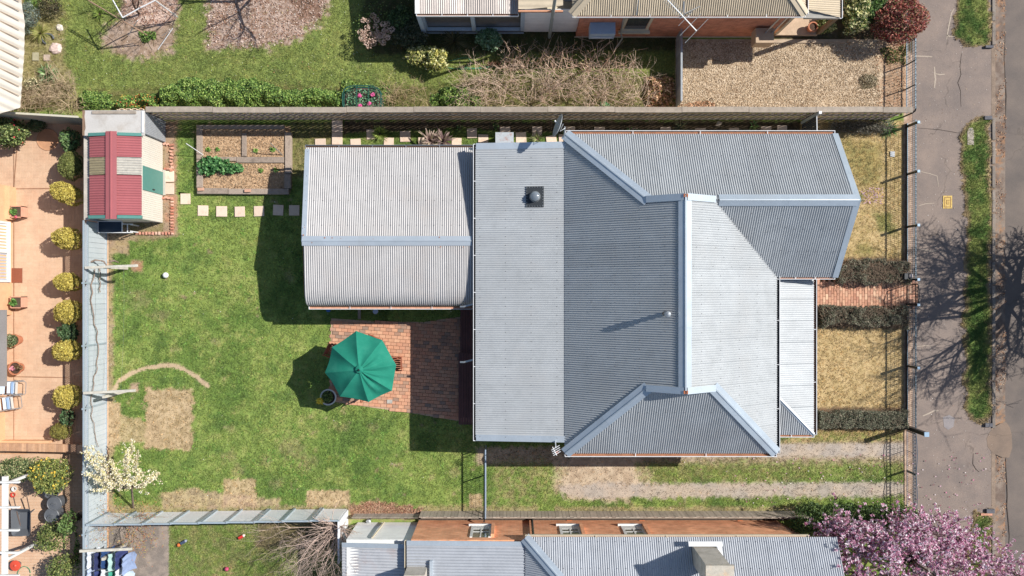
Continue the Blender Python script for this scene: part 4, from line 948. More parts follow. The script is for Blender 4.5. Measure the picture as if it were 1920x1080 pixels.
# window with cream surround, in the brick wall
def wbox(x0p, x1p, z0, z1): 
    k = (H - z0) / F; return (x0p - 960) * k, (x1p - 960) * k
a0, a1 = (1163 - 960) * 31 / F, (1216 - 960) * 31 / F
w_ = MB().box(a0, a1, yW - .05, yW - .004, .92, 1.05).box(a0 + .02, a0 + .12, yW - .03, yW - .004, 1.05, 2.3).box(a1 - .12, a1 - .02, yW - .03, yW - .004, 1.05, 2.3).build('window', CREAMP, nh)
MB().box(a0 + .14, a1 - .14, yW - .02, yW - .006, 1.06, 2.3).build('pane', mat('dark_window_glass', (.06, .06, .065), .1, 0, .1, spec=.8), w_)
MB().box(a0 - .06, a1 + .06, yW - .16, yW - .052, .86, .96).build('sill', CREAMP, w_)
# blue-grey canopy over the other window
c0_, c1_ = (1106 - 960) * 30.4 / F, (1153 - 960) * 30.4 / F
ac = MB(); ac.box(c0_, c1_, yW - .42, yW - .004, 1.15, 1.75); acu = ac.build('cooler_box', mat('cooler_blue_white', S(176, 200, 220), .6, .0, .08), nh)
MB().box(c0_ + .08, c1_ - .08, yW - .46, yW - .43, 1.35, 1.41).build('front_band', WHITEM, acu)
# wall-mounted cooler at the right end
q0, q1 = (1418 - 960) * 30.6 / F, (1452 - 960) * 30.6 / F
MB().box(q0, q1, yW - .62, yW - .08, .75, 1.35).build('cooler_box', mat('cooler_beige', S(200, 172, 140), .6, 0, .06), nh)
for xx in (q0 + .35, q0 + .6): MB().tube([(xx, yW - .25, 1.3), (xx + .15, yW - .1, 2.8)], .03, 6).build('duct_pipe', GREYSTEEL, nh)
MB().tube([(P(1172, 27, 3)[0], yW - .12, 2.9), (P(1165, 50, 1.2)[0], yW - .12, 1.0), (P(1163, 62, .4)[0] + .05, yW - .25, .6), (P(1153, 74, .1)[0], yW - .5, .1)], .03, 8).build('downpipe', GREYSTEEL, nh)
MB().tube([(P(1196, 27, 3)[0] + .0, yE + .9, 3.62), (P(1196, 27, 3)[0] - .06, yE - .05, 3.08)], .012, 6).build('conduit', BLUEGREY, nh)
# weatherboard middle section
WBN = mat('white_weatherboard', S(240, 240, 238, .95), .65, 0, .08, 3, 40, .06, perobj=.05)
bx0, bx1 = (990 - 960) * .0196, (1088 - 960) * .0196; yM = gy(59)
mid = wallbox(nh, gx(983) , gx(1088), yM, yM + 4, 0, 2.5, CREAMP)
for k in range(17):
    MB().box(gx(982), gx(1092), yM - .035 - .0, yM - .012, .08 + k * .15, .08 + k * .15 + .144).build('weatherboard', WBN, mid)
x0, x1 = P(972, 0, 3.1)[0], P(1056, 0, 3.1)[0]
yC = P(0, 19, 3.0)[1]
sk2 = corr(nh, [(x0, yC, 3.0), (x1, yC + .15, 3.0), (x1, yC + 4, 3.4), (x0, yC + 4, 3.4)], (-1, 0, 0), ROOF_N, pitch=.19, amp=.012, seg=6, sheet=.76)
MB().box(x0, x1, yC - .06, yC - .01, 2.92, 3.03).build('fascia', mat('orange_fascia', S(226, 160, 120), .8, 0, .1), nh)
wallbox(nh, P(1054, 0, 3)[0], xL + .3, yM + .3, yM + 4, 0, 2.9, mat('shaded_infill', S(150, 156, 164), .7, 0, .1))
MB().tube([(gx(1030), gy(70), 0), (gx(1030), gy(70), 5.0)], .06, 10).lathe((gx(1030), gy(70), 4.92), [(.06, 0), (.10, .02), (.10, .16), (.03, .22)], 12).build('drain_pipe', mat('grey_green_pipe', S(170, 176, 170), .6, .1, .1), nh)
# glazed verandah at the left end
vz = 2.7; vy = P(0, 25, vz)[1]; vx0, vx1 = P(781, 0, vz)[0], P(972, 0, vz)[0]
vr = MB().box(vx0, vx1, vy, vy + 4.5, 2.52, 2.62).build('verandah_roof', WHITEP, nh)
ROOF_V = mat('streaked_sheeting', S(206, 196, 188), .5, .3, .12, 2, 30, .08, perobj=.22)
vi = corr(vr, [(vx0 + .1, vy, vz), (vx1, vy, vz), (vx1, vy + 4.5, vz + .5), (vx0 + .1, vy + 4.5, vz + .5)], (0, -1, -.1), ROOF_V, sheet=.53, drop=.02)
strip3(vr, (vx0 - .05, vy - .02, vz), (vx0 - .05, vy + 4.5, vz + .5), (.16, 0, 0), WHITEP, 'barge_board')
gutterline(vr, (vx0, vy, vz), (vx1, vy, vz), (0, -1, 0), w=.09, bed=mat('leaf_filled_gutter', S(176, 130, 100), .9, 0, .35, 14, 90, .3), brackets=3)
GL = mat('sunroom_glass', S(140, 134, 128), .12, .1, .1, spec=.7)
PBW = mat('sunroom_frame_blue_white', S(196, 214, 228), .5, 0, .06)
yG = gy(61)
MB().box(gx(800), gx(981), yG + .10, yG + .16, .35, 2.5).build('glass_wall', GL, nh)
MB().box(gx(795), gx(982), yG - .02, yG + .09, .0, .34).build('base_wall', mat('sunroom_base', S(120, 126, 132), .7, 0, .1), nh)
for z in (.36, .02): MB().box(gx(798), gx(982), yG - .05, yG + .08, z, z + .045).build('rail', PBW, nh)
for xx in (801, 890, 979): MB().box(gx(xx) - .07, gx(xx) + .07, yG - .06, yG + .095, .42, 2.5).build('post', PBW, nh)
MB().beam((gx(800) - .05, yG - .12, .05), (gx(800) - .05, yG - .12, 2.5), .16, .05).build('corner_board', PBW, nh)
# porch at the right end: cream flat roof on a leaning-looking timber post
pz = 2.6; p0, p1 = P(1511, 0, 2.75)[0], P(1575, 0, pz)[0]; pyy = P(0, 34, pz)[1]
pr = MB().box(p0, p1, pyy + .1, pyy + 3.2, 2.42, 2.52).build('porch_roof', CREAMP, nh)
corr(pr, [(p0, pyy + .25, 2.78), (p0, pyy + 3.2, 2.78), (p1, pyy + 3.2, pz), (p1, pyy + .02, pz)], (1, 0, -.1), ROOF_N, sheet=1.0)
gutterline(pr, (p1, pyy, pz), (p1, pyy + 3.2, pz), (1, 0, 0), w=.07)
MB().slab([(p0, pyy, pz + .02), (p1, pyy, pz - .02), (p1, pyy + .22, pz), (p0, pyy + .32, pz + .1)], .14).build('valance', mat('porch_valance_grey', S(170, 166, 158), .7, 0, .1), nh)
a_ = P(1533, 62, .1); MB().box(a_[0] - .07, a_[0] + .07, a_[1] - .07, a_[1] + .07, .1, 2.44).build('porch_post', mat('brown_post', S(140, 118, 92), .8, 0, .1), nh)
a_ = P(1455, 62, .1); MB().box(a_[0] - .06, a_[0] + .06, a_[1] - .06, a_[1] + .06, .1, 2.6).build('porch_post', CREAMP, nh)
MB().box(gx(1452), gx(1530), gy(68), gy(20), .0, .16).build('porch_floor', mat('porch_concrete', S(206, 178, 148), .85, 0, .2, 4, 40, .1), nh)
MB().box(gx(1444), gx(1584), gy(81), gy(74.5), .0, .06).build('porch_step', mat('porch_edge_concrete', S(190, 168, 142), .85, 0, .2, 4, 40, .1), nh)
# brick stack added out of view above the frame to cast a vent-like shadow
ch = MB(); ch.box(gx(1010), gx(1010) + .5, 12.2, 12.7, 2.9, 6.2); ch.build('chimney', BRICK_N, nh)
# yagi antenna standing over the roof
y_ = thing('rooftop_antenna', 'long silver aerial reaching diagonally over the cream roof and brick wall', 'antenna', P(1330, 40, 3.0))
MB().tube([P(1312, 12, 3.3), P(1283, 26, 5.0)], .02, 8).build('mast', GREYSTEEL, y_)
A_, B_ = Vector(P(1250, -2, 5.2)), Vector(P(1306, 58, 5.0)); MB().beam(A_, B_, .03, .03).build('boom', GREYSTEEL, y_)
dv = (B_ - A_).normalized(); sd_ = Vector((dv.y, -dv.x, 0)); el = MB()
for k in range(10): c = A_.lerp(B_, k / 17); el.tube([c - sd_ * .14, c + sd_ * .14], .007, 4)
for f, l in ((.62, .32), (.80, .50), (1.0, .55)): c = A_.lerp(B_, f); el.tube([c - sd_ * l, c + sd_ * l], .008, 4)
el.tube([A_.lerp(B_, .5) - sd_ * .1, A_.lerp(B_, .5) - sd_ * .35 - dv * .25], .025, 5); el.build('element', GREYSTEEL, y_)
# pot on the porch
def pot(name, label, px_, py_, r, h, m, cat='pot', z=0.0, rim=.02, group=None, soil=True, n=18):
    x, y, _ = P(px_, py_, z); t = thing(name, label, cat, (x, y, z), group)
    MB().lathe((x, y, z), [(r * .72, 0), (r, h - .05), (r + rim, h - .05), (r + rim, h), (r - .02, h), (r - .03, h - .05)], n, cap=False).build('pot_shell', m, t)
    if soil: MB().lathe((x, y, z), [(0.001, .02), (r * .72, .02), (r - .03, h - .06), (.001, h - .04)], n, cap=False).build('soil', mat('potting_soil', S(92, 70, 56), .95, 0, .3, 20, 90, .3), t)
    return t, x, y
TERRA = mat('terracotta_pot', S(206, 130, 92), .8, 0, .12, 8, 50, .1)
pot('plant_pot', 'round terracotta pot of dry twigs on the porch of the brick house', 1519, 55, .17, .34, TERRA, z=.16)

# ------------------------------------------------------------------ south neighbour
sh = thing('neighbour_house', 'brick house with a grey ribbed iron roof along the bottom edge of the picture', 'house', (4, -12, 0))
yWs = -8.85; SE = 2.9
xA, xB = P(985, 0, SE)[0], P(1516, 0, SE)[0]; yG_ = P(0, 1009, SE)[1]
wallbox(sh, gx(786), xA, -18, yWs, 0, 2.62, BRICK_S); wallbox(sh, xA, gx(1452), -18, yWs, 0, 2.82, BRICK_S)
we = MB(); we.add([(gx(1452), yWs, 0), (gx(1452), yWs, 2.82), (P(1528, 1010, 2.8)[0], yWs - .35, 2.82), (gx(1452) + 1.1, yWs - .6, 0), (gx(1452), -18, 0), (gx(1452) + 1.1, -18, 0), (gx(1452), -18, 2.82), (P(1528, 1010, 2.8)[0], -18, 2.82)], [(0, 3, 2, 1), (3, 5, 7, 2), (1, 2, 7, 6)])
we.build('end_wall', BRICK_S, sh)
MB().box(gx(786), gx(1452), yWs + .005, yWs + .05, 0, .08).build('footing', WHITEP, sh)
rs = MB().box(xA, xB + .9, -18, yG_ - .1, 2.7, 2.82).build('roof', WHITEP, sh)
hz = .60; d_ = 3.9
r1 = corr(rs, [(xA, yG_, SE), (xB + 1.0, yG_, SE), (xB + 1.0, yG_ - d_, SE + hz * d_), (xA + d_, yG_ - d_, SE + hz * d_)], (0, 1, -hz), ROOF_S, drop=.04); screws('roof_screws', r1, rs, rows=3)
r2 = corr(rs, [(xA, yG_, SE), (xA + d_, yG_ - d_, SE + hz * d_), (xA, yG_ - 2 * d_, SE)], (-1, 0, -hz), ROOF_S)
corr(rs, [(xA, yG_ - 2 * d_, SE), (xB + 1, yG_ - 2 * d_, SE), (xB + 1, yG_ - d_, SE + hz * d_), (xA + d_, yG_ - d_, SE + hz * d_)], (0, -1, -hz), ROOF_S)
capline(rs, (xA - .02, yG_ + .02, SE), (xA + d_, yG_ - d_, SE + hz * d_), .19, FLASH, 'hip_cap', drop=.06)
gutterline(rs, (xA, yG_, SE), (xB, yG_, SE), (0, 1, 0), w=.10, lip=CREAMP, bed=mat('pale_gutter', S(196, 170, 146), .8, 0, .2), brackets=3)
# skillion left of the hip
xC = P(762, 0, 2.8)[0]; yC2 = P(0, 1015, 2.8)[1]
r3 = corr(rs, [(xA - .02, yC2 - .12, 2.86), (xA - .02, -14, 2.86), (xC, -14, 2.7), (xC, yC2 - .12, 2.7)], (-1, 0, -.05), ROOF_S, pitch=.105, amp=.016)
strip3(rs, (xC, yC2 - .16, 2.72), (xA, yC2 - .16, 2.84), (0, .17, 0), FLASH, 'barge_flashing')
gutterline(rs, (xC, yC2, 2.72), (xC, -14, 2.72), (-1, 0, 0), w=.06, bed=DARK, lip=CREAMP)
# lower lean-to further left
xD = P(640, 0, 2.4)[0]; yD = P(0, 1019, 2.4)[1]
r4 = corr(rs, [(xC - .05, yD - .1, 2.45), (xC - .05, -14, 2.45), (xD, -14, 2.25), (xD, yD - .1, 2.25)], (-1, 0, -.05), ROOF_SR, pitch=.105, amp=.016)
strip3(rs, (xD, yD - .16, 2.28), (xC - .05, yD - .16, 2.46), (0, .16, 0), FLASH, 'barge_flashing')
# its white boarded wall
bw = wallbox(sh, gx(672), gx(786), -14, -8.98, 0, 2.3, WHITEP)
for k in range(20): MB().box(gx(671), gx(787), -8.975, -8.955, .03 + k * .112, .03 + k * .112 + .106).build('weatherboard', WBN, bw)
MB().tube([(gx(722), -8.90, .25), (gx(721), -8.88, .0 + 1.0), (gx(716), -8.90, 2.2)], .03, 8).build('downpipe', CREAMP, sh)
for k in (0,): MB().lathe((gx(692), gy(976), 0), [(.09, 0), (.09, .18), (.05, .2)], 10).build('floor_vent', GREYSTEEL, sh)
# windows with white reveals
for i, (a, b) in enumerate(((884, 922), (1048, 1086), (1164, 1204))):
    x0 = (a - 960) * (H - 1.0) / F; x1 = (b - 960) * (H - 1.0) / F; f = MB()
    zs, zt = .95, 2.35; dp = .14
    f.box(x0 - .10, x1 + .10, yWs + .004, yWs + .09, zs - .05, zs)                # sill lip
    f.box(x0, x1, yWs + .003, yWs + .03, zs, zs + .42)
    f.box(x0, x0 + .09, yWs + .003, yWs + .035, zs + .42, zt).box(x1 - .09, x1, yWs + .003, yWs + .035, zs + .42, zt).box(x0 + .09, x1 - .09, yWs + .003, yWs + .03, zs + .72, zs + .78)
    w_ = f.build('window', WHITEP, sh)
    MB().box(x0 + .09, x1 - .09, yWs + .004, yWs + .016, zs + .42, zt).build('pane', mat('green_grey_glass', S(120, 126, 116), .15, .1, .2, spec=.7), w_)
    MB().box((x0 + x1) / 2 - .02, (x0 + x1) / 2 + .02, yWs + .017, yWs + .034, zs + .42, zt).build('mullion', WHITEP, w_)
    j = MB(); j.box(x1 + .0, x1 + .12, yWs + .003, yWs + .13, zs - .05, zt); j.build('brick_return', BRICK_S, w_)
MB().tube([(gx(997), yWs + .08, .0), (gx(997), yWs + .08, 2.85)], .045, 8).build('downpipe', mat('dark_green_pipe', S(70, 76, 74), .5, .2, .1), sh)
for xx in (1067, 1202, 1385): MB().box(gx(xx) - .1, gx(xx) + .1, yWs + .004, yWs + .02, .14, .22).build('air_vent', mat('orange_vent', S(220, 130, 80), .8, 0, .1), sh)
# rendered chimney
CHM = mat('rendered_chimney', S(206, 198, 184), .9, 0, .15, 4, 50, .15, bump=.3, stain=S(160, 150, 130), stain_amt=.5, stain_scale=3)
a_ = P(1301, 1027, 3.45); b_ = P(1344, 1027, 3.45); cw = b_[0] - a_[0]
MB().box(a_[0], a_[0] + cw, a_[1] - .62, a_[1], 2.9, 5.35).build('chimney', CHM, sh)
MB().box(a_[0] - .06, a_[0] + cw + .06, a_[1] - .68, a_[1] + .06, 5.35, 5.47).build('chimney_cap', mat('lichen_cap', S(200, 192, 176), .9, 0, .2, 10, 60, .2, stain=S(206, 150, 80), stain_amt=.5, stain_scale=5), sh)
strip3(sh, (a_[0] - .18, a_[1] + .06, 3.62), (a_[0] + cw + .2, a_[1] + .06, 3.62), (0, .14, -.084), WHITEM, 'chimney_flashing', up=-.12)
strip3(sh, (a_[0] + cw + .02, a_[1] + .06, 3.50), (a_[0] + cw + .02, a_[1] - .6, 3.86), (.14, 0, 0), WHITEM, 'chimney_flashing', up=.0)
# concrete tank top on the skillion
c_ = P(762, 1066, 2.9); d2 = P(800, 1066, 2.9)
MB().box(c_[0], d2[0], -14, c_[1], 2.7, 3.6).build('parapet', CHM, sh)
MB().box(d2[0] + .1, d2[0] + .2, -13, c_[1] + .25, 2.7, 2.9).build('flashing', FLASH, sh)
# ------------------------------------------------------------------ fences
def on(px, h, base=None): return (px - 960) * (H - h) / F
# north timber fence: palings on the yard side, two rails, posts, capping
FY = 6.42; FHt = 1.85
nf = thing('timber_fence', 'long weathered timber paling fence with a capping board along the north boundary', 'fence', (0, FY, 0))
pm = box_mesh('paling', .100, .018, FHt - .08, TIMBD)
x = gx(262); pal = []
while x < gx(1706) * (H - FHt) / H: pal.append((x, FY + .03 + (len(pal) % 2) * .030, 0.0, 0, (1.5 if len(pal) % 2 else 1), 1, random.uniform(.985, 1.0))); x += .118
pieces('paling', pm, pal, nf, 300, 'palings')
for z in (.35, 1.02, 1.62):
    for a, b in ((275, 640), (640, 1000), (1000, 1360), (1360, 1660)):
        MB().box(gx(a), gx(b) - .01, FY - .055, FY + .012, z, z + .085).build('rail', TIMB, nf)
kc = (H - FHt) / H; xs = gx(272) * kc; cm = box_mesh('capping_board', 2.42, .20, .035, TIMB, .004)
k = 0
while xs < gx(1705) * kc:
    L = min(2.42, gx(1712) * kc - xs); o = bpy.data.objects.new('capping_board', cm); COL.objects.link(o); o.parent = nf
    o.location = (xs + L / 2, .02 + random.uniform(-.012, .012), FHt - .06 + random.uniform(0, .01)); o.scale = (L / 2.43, 1, 1); o.rotation_euler = (0, 0, random.uniform(-.004, .004)); xs += 2.42; k += 1
# cream metal fence on the north-west side
cf = thing('metal_fence', 'cream ribbed metal fence running slightly downhill at the upper left', 'fence', (gx(70), gy(228), 0))
CREAMF = mat('cream_sheet_metal', S(222, 214, 190), .5, .1, .08)
for i in range(6):
    xa_, xb_ = -60 + i * 42, -60 + (i + 1) * 42; y0, y1 = gy(222 + (xa_ + 60) * .06), gy(222 + (xb_ + 60) * .06)
    xa_, xb_ = gx(xa_), gx(xb_); b = MB(); n = 10
    V = []
    for k in range(n * 2 + 1):
        t = k / (n * 2); X = xa_ + (xb_ - xa_) * t; Y = y0 + (y1 - y0) * t + (.02 if k % 2 else -.02); V += [(X, Y, .02), (X, Y, 1.75)]
    b.add(V, [(2 * k, 2 * k + 2, 2 * k + 3, 2 * k + 1) for k in range(n * 2)]); b.build('panel', CREAMF, cf)
    MB().beam((xa_, y0, 1.78), (xb_, y1, 1.78), .07, .05).build('rail', CREAMF, cf)
# west metal fence with a lattice top
WX = gx(200)
wf = thing('metal_fence', 'long pale blue-grey metal fence with a perforated lattice top on the west boundary', 'fence', (WX, 0, 0))
PANELM = mat('pale_blue_sheet_metal', S(202, 212, 218, .78), .55, .1, .06, 2, 20, .04, perobj=.04); RAILM = mat('fence_rail_blue_grey', S(176, 192, 202), .45, .2, .06)
LATM = mat('lattice_pale_blue', S(206, 216, 224), .5, .1, .05)
ya, yb = gy(420), gy(1110); pl = []
def ribsheet(name, L, hgt, n, m, d=.022):
    me = bpy.data.meshes.new(name); V = []; st_ = L / n
    for i in range(n):
        y = i * st_; V += [(0, y, 0), (0, y + st_ * .84, 0), (-d, y + st_ * .87, 0), (-d, y + st_ * .97, 0)]
    V.append((0, L, 0)); V = V + [(a, b, hgt) for a, b, c in V]; k = len(V) // 2
    me.from_pydata(V, [], [(i, i + 1, k + i + 1, k + i) for i in range(k - 1)]); me.materials.append(m); me.update(); return me
PW = .19 * 4; shm = ribsheet('fence_sheet', PW - .004, 1.36, 4, PANELM)
y = ya; n = 0
while y > yb:
    o = bpy.data.objects.new('fence_sheet', shm); COL.objects.link(o); o.parent = wf; o.location = (-.0, y - PW, .04); y -= PW
LATW = 2.28; y = ya
lat = bpy.data.meshes.new('lattice_panel'); b = MB(); s_ = .075; t = .013
for k in range(int(LATW / s_) + 5):
    for sg in (1, -1):
        y0 = (k - 4) * s_ * 1.0; p = [0, y0 if sg > 0 else y0 + .24, 1.44]; q = [0, y0 + .24 if sg > 0 else y0, 1.68]
        if min(p[1], q[1]) < -.02 or max(p[1], q[1]) > LATW + .02: continue
        b.beam(p, q, .006, .022, up=(1, 0, 0))
lat.from_pydata(b.v, [], b.f); lat.materials.append(LATM); lat.update()
while y > yb:
    o = bpy.data.objects.new('lattice_panel', lat); COL.objects.link(o); o.parent = wf; o.location = (-.01, y - LATW, 0)
    for z, w in ((1.70, .055), (1.42, .045), (.02, .05)): MB().box(WX - .03, WX + .02, y - LATW + .004, y, z - .02, z + w - .02).build('rail', RAILM, wf)
    MB().box(WX - .055, WX + .03, y - LATW - .02, y - LATW + .04, 0, 1.76).build('post', RAILM, wf); y -= LATW
# timber beam that replaces the lattice beside the shed
beam_ = MB(); beam_.box(on(157, 1.75), on(157, 1.75) + .19, P(0, 412, 1.75)[1], P(0, 250, 1.75)[1], 1.62, 1.75)
tag(beam_.build('shed_side_beam', mat('pale_weathered_beam', S(200, 190, 176), .9, 0, .2, 3, 50, .15)), 'pale weathered beam along the fence top beside the red shed', 'beam')
MB().box(WX - .03, WX, gy(418), gy(245), .0, 1.6).build('fence_sheet', PANELM, wf)
# lower-left metal fence (south boundary, west part)
SY = -8.50
sf = thing('metal_fence', 'pale grey panelled metal fence on the south boundary, its posts seen leaning', 'fence', (gx(400), SY, 0))
SPAN = mat('pale_grey_sheet_metal', S(236, 238, 242, .98), .5, .1, .05, 1.5, 20, .04, perobj=.04)
fx0 = gx(205); fx1 = gx(652); k = 9; seg_ = (fx1 - fx0) / k
for i in range(k):
    a = fx0 + i * seg_; b = a + seg_; y0 = SY - (a - fx0) * -.004 - .10 + (i / k) * .14; 
    MB().box(a + .035, b - .035, y0 - .012, y0 + .004, .05, 1.62).build('panel', SPAN, sf)
    MB().box(a, b, y0 - .03, y0 + .03, 1.62, 1.67).build('rail', RAILM, sf)
    p = MB(); p.box(a - .04, a + .04, y0 - .03, y0 + .045, 0, 1.70)
    if i in (4, 6, 8): p.box(a + .07, a + .11, y0 - .03, y0 + .04, 0, 1.66)
    p.build('post', RAILM, sf)
e = MB(); e.box(fx1 - .04, fx1 + .02, SY - 1.5, SY + .02, 0, 1.66); e.build('end_panel', SPAN, sf)
# low paling fence along the south boundary
pf = thing('timber_fence', 'low grey timber paling fence along the south boundary beside the driveway', 'fence', (0, gy(958), 0))
pm2 = box_mesh('paling', .125, .018, .86, mat('grey_paling', S(196, 180, 164), .9, 0, .15, 4, 50, .15, perobj=.13)); pal = []; x = gx(793)
while x < gx(1505): pal.append((x, gy(958.5) + .004 * (len(pal) % 2), 0, random.uniform(-.01, .01), 1, 1, random.uniform(.96, 1.02))); x += .131
pieces('paling', pm2, pal, pf, 300, 'palings')
for z in (.2, .66): MB().box(gx(793), gx(1505), gy(958.5) - .08, gy(958.5) - .012, z, z + .07).build('rail', TIMB, pf)
pal = []; x = gx(668)
while x < gx(788): pal.append((x, gy(963), 0, 0, 1, 1, random.uniform(.93, .97) * .75)); x += .131
pieces('paling', pm2, pal, pf, 300)
MB().box(gx(786), gx(1500), -8.84, -8.74, 0, .16).build('base_rubble', mat('dark_rubble_strip', S(96, 88, 80), .95, 0, .4, 12, 60, .3, bump=.8), pf)

# ---- street fence: woven wire between rails, blue-grey posts
FXs = gx(1698.5); fhh = .80
WIREM = mat('fence_wire', S(96, 112, 124), .4, .5, .1)
def wirefence(t, y0, y1, x=FXs, h=fhh, plinth=True, step=.075, lean=.0):
    for z, w in ((.12, .03), (h - .04, .035)): MB().box(x - .018, x + .018, y0, y1, z, z + w).build('rail', WIREM, t)
    if plinth: MB().box(x - .012, x + .012, y0, y1, 0.0, .12).build('plinth_board', mat('dark_plinth', S(70, 62, 56), .9, 0, .2), t)
    b = MB(); n = int((y1 - y0) / step)
    for i in range(n + 1):
        y = y0 + (y1 - y0) * i / max(1, n); b.box(x - .004, x + .004, y - .004, y + .004, .12, h + (.05 if i % 2 else .0))
        if i % 2 == 0 and i < n:
            a = y; c = y + step; top = h + .05; b.beam((x, a, h), (x + .012, (a + c) / 2, top), .009, .009).beam((x + .012, (a + c) / 2, top), (x, c, h), .009, .009)
    for z in (.28, .44, .60): b.box(x - .003, x + .003, y0, y1, z, z + .006)
    o = b.build('wire_mesh', WIREM, t); o['kind'] = 'stuff'
POSTM = mat('post_blue_cap', S(150, 180, 205), .5, .2, .06)
def fpost(t, py, h=.95, s=.075, x=FXs): MB().box(x - s / 2 + .02, x + s / 2 + .02, gy(py) - s / 2, gy(py) + s / 2, 0, h).build('post', BLACKM, t); MB().box(x - s / 2 + .01, x + s / 2 + .03, gy(py) - s / 2 - .01, gy(py) + s / 2 + .01, h, h + .03).build('post_cap', POSTM, t)
def posty(py, h): return 540 + (py - 540) * (H - h) / H
f1 = thing('street_fence', 'low woven wire street fence in front of the dry lawn north of the brick path', 'fence', (FXs, gy(380), 0), 'wire fences along the footpath')
wirefence(f1, gy(528), gy(232))
for p_ in (229, 321, 422, 524): fpost(f1, posty(p_, .95))
f2 = thing('street_fence', 'low woven wire street fence between the brick path gate and the driveway gates', 'fence', (FXs, gy(680), 0), 'wire fences along the footpath')
wirefence(f2, gy(796), gy(574))
for p_ in (571.5, 690): fpost(f2, posty(p_, .95))
f3 = thing('street_fence', 'low wire street fence with slanting shadows in front of the gravel yard', 'fence', (gx(1700), gy(150), 0), 'wire fences along the footpath')
wirefence(f3, gy(214), gy(-30), x=gx(1697), h=.85, plinth=False, step=.10)
for p_ in (112, 158, 20): 
    MB().box(gx(1697) - .02, gx(1697) + .02, gy(posty(p_, .85)) - .02, gy(posty(p_, .85)) + .02, 0, .86).build('post', WIREM, f3)
MB().tube([(gx(1697), gy(212), .84), (gx(1697), gy(216), .8), (gx(1697) - .06, gy(219), .7), (gx(1697) - .06, gy(219), 0)], .03, 8).build('bent_end_pipe', BLACKM, f3)
tp = thing('gate_post', 'tall dark gate post with a blue cap at the driveway entrance', 'post', (gx(1699), gy(801), 0))
MB().box(gx(1699) - .07, gx(1699) + .07, gy(801) - .07, gy(801) + .07, 0, 1.55).build('shaft', BLACKM, tp); MB().box(gx(1699) - .085, gx(1699) + .085, gy(801) - .085, gy(801) + .085, 1.55, 1.60).build('cap', POSTM, tp)
# gates: mesh below, row of scrolls on top
def gate(name, label, py0, py1, x=gx(1699), h=.78, dark=False):
    t = thing(name, label, 'gate', (x, gy((py0 + py1) / 2), 0)); y0, y1 = gy(py1), gy(py0); m = BLACKM if dark else mat('gate_steel', S(112, 130, 150), .4, .5, .1)
    fr = MB(); 
    for z in (.07, h - .16): fr.tube([(x, y0, z), (x, y1, z)], .018, 6)
    fr.tube([(x, y0, 0.04), (x, y0, h)], .02, 6).tube([(x, y1, .04), (x, y1, h)], .02, 6).tube([(x, (y0 + y1) / 2, .07), (x, (y0 + y1) / 2, h - .16)], .014, 6)
    fr.build('frame', m, t); n = int((y1 - y0) / .07); b = MB()
    for i in range(n): yy = y0 + (i + .5) * (y1 - y0) / n; b.tube([(x, yy, .07), (x, yy, h - .16)], .0045, 3)
    for z in (.2, .33, .46): b.tube([(x, y0, z), (x, y1, z)], .0045, 3)
    o = b.build('mesh_infill', WIREM if not dark else m, t); o['kind'] = 'stuff'
    s = MB(); n = max(4, int((y1 - y0) / .125))
    for i in range(n):
        yc = y0 + (i + .5) * (y1 - y0) / n; rr = (y1 - y0) / n * .46; s.tube([(x, yc + rr * math.cos(a), h - .08 + .065 * math.sin(a)) for a in [j * math.pi / 5 for j in range(11)]], .009, 4, cap=False)
    L = y1 - y0; s.tube([(x, y0 + L * j / 12, h + .005 + .10 * math.sin(math.pi * j / 12)) for j in range(13)], .014, 5).tube([(x, y0, h - .005), (x, y1, h - .005)], .012, 5)
    s.build('scroll_top', m, t); return t
gate('driveway_gate', 'northern leaf of the wire driveway gates with a scrolled top, next to the tall post', 807, 881)
gate('driveway_gate', 'southern leaf of the wire driveway gates with a scrolled top, nearer the pink magnolia', 883, 958)
gate('garden_gate', 'small dark scrolled gate at the end of the brick path', 533, 570, x=gx(1701), h=.85, dark=True)
bx_ = thing('letter_box', 'dark letter box with a pale top beside the small garden gate', 'letter box', (gx(1690), gy(517), 0))
MB().box(gx(1682), gx(1698) - .03, gy(524), gy(513), .0, .62).build('box_body', BLACKM, bx_); MB().box(gx(1690.5), gx(1696), gy(520.5), gy(514.5), .62, .66).build('box_lid', mat('box_lid_pale', S(210, 196, 190), .7, 0, .1), bx_)
# yard divider fence near the south corner of the house
df = thing('yard_divider_fence', 'thin grey pipe-and-mesh fence running south from the rear corner of the house', 'fence', (gx(905), gy(895), 0))
DX, dh = gx(911.5), .95; y0_, y1_ = gy(957), gy(834)
MB().tube([(DX, y0_ - .05, dh), (DX, y1_, dh)], .03, 8).build('top_rail', mat('galv_pipe', S(150, 168, 188), .4, .4, .1), df)
MB().tube([(DX, y0_, .08), (DX, y1_, .08)], .018, 6).build('bottom_rail', GREYSTEEL, df)
b = MB()
for i in range(34): yy = y0_ + (y1_ - y0_) * i / 33; b.tube([(DX, yy, .08), (DX, yy, dh)], .004, 3)
for z in (.25, .42, .6, .77): b.tube([(DX, y0_, z), (DX, y1_, z)], .004, 3)
b.build('mesh_infill', GREYSTEEL, df)['kind'] = 'stuff'
for py_ in (957, 890, 838): MB().tube([(DX, gy(py_), 0), (DX, gy(py_), dh)], .025, 6).build('post', GREYSTEEL, df)
MB().beam((DX - .05, gy(966), .9), (DX - .02, gy(952), .35), .05, .05).build('latch_brace', BLACKM, df)
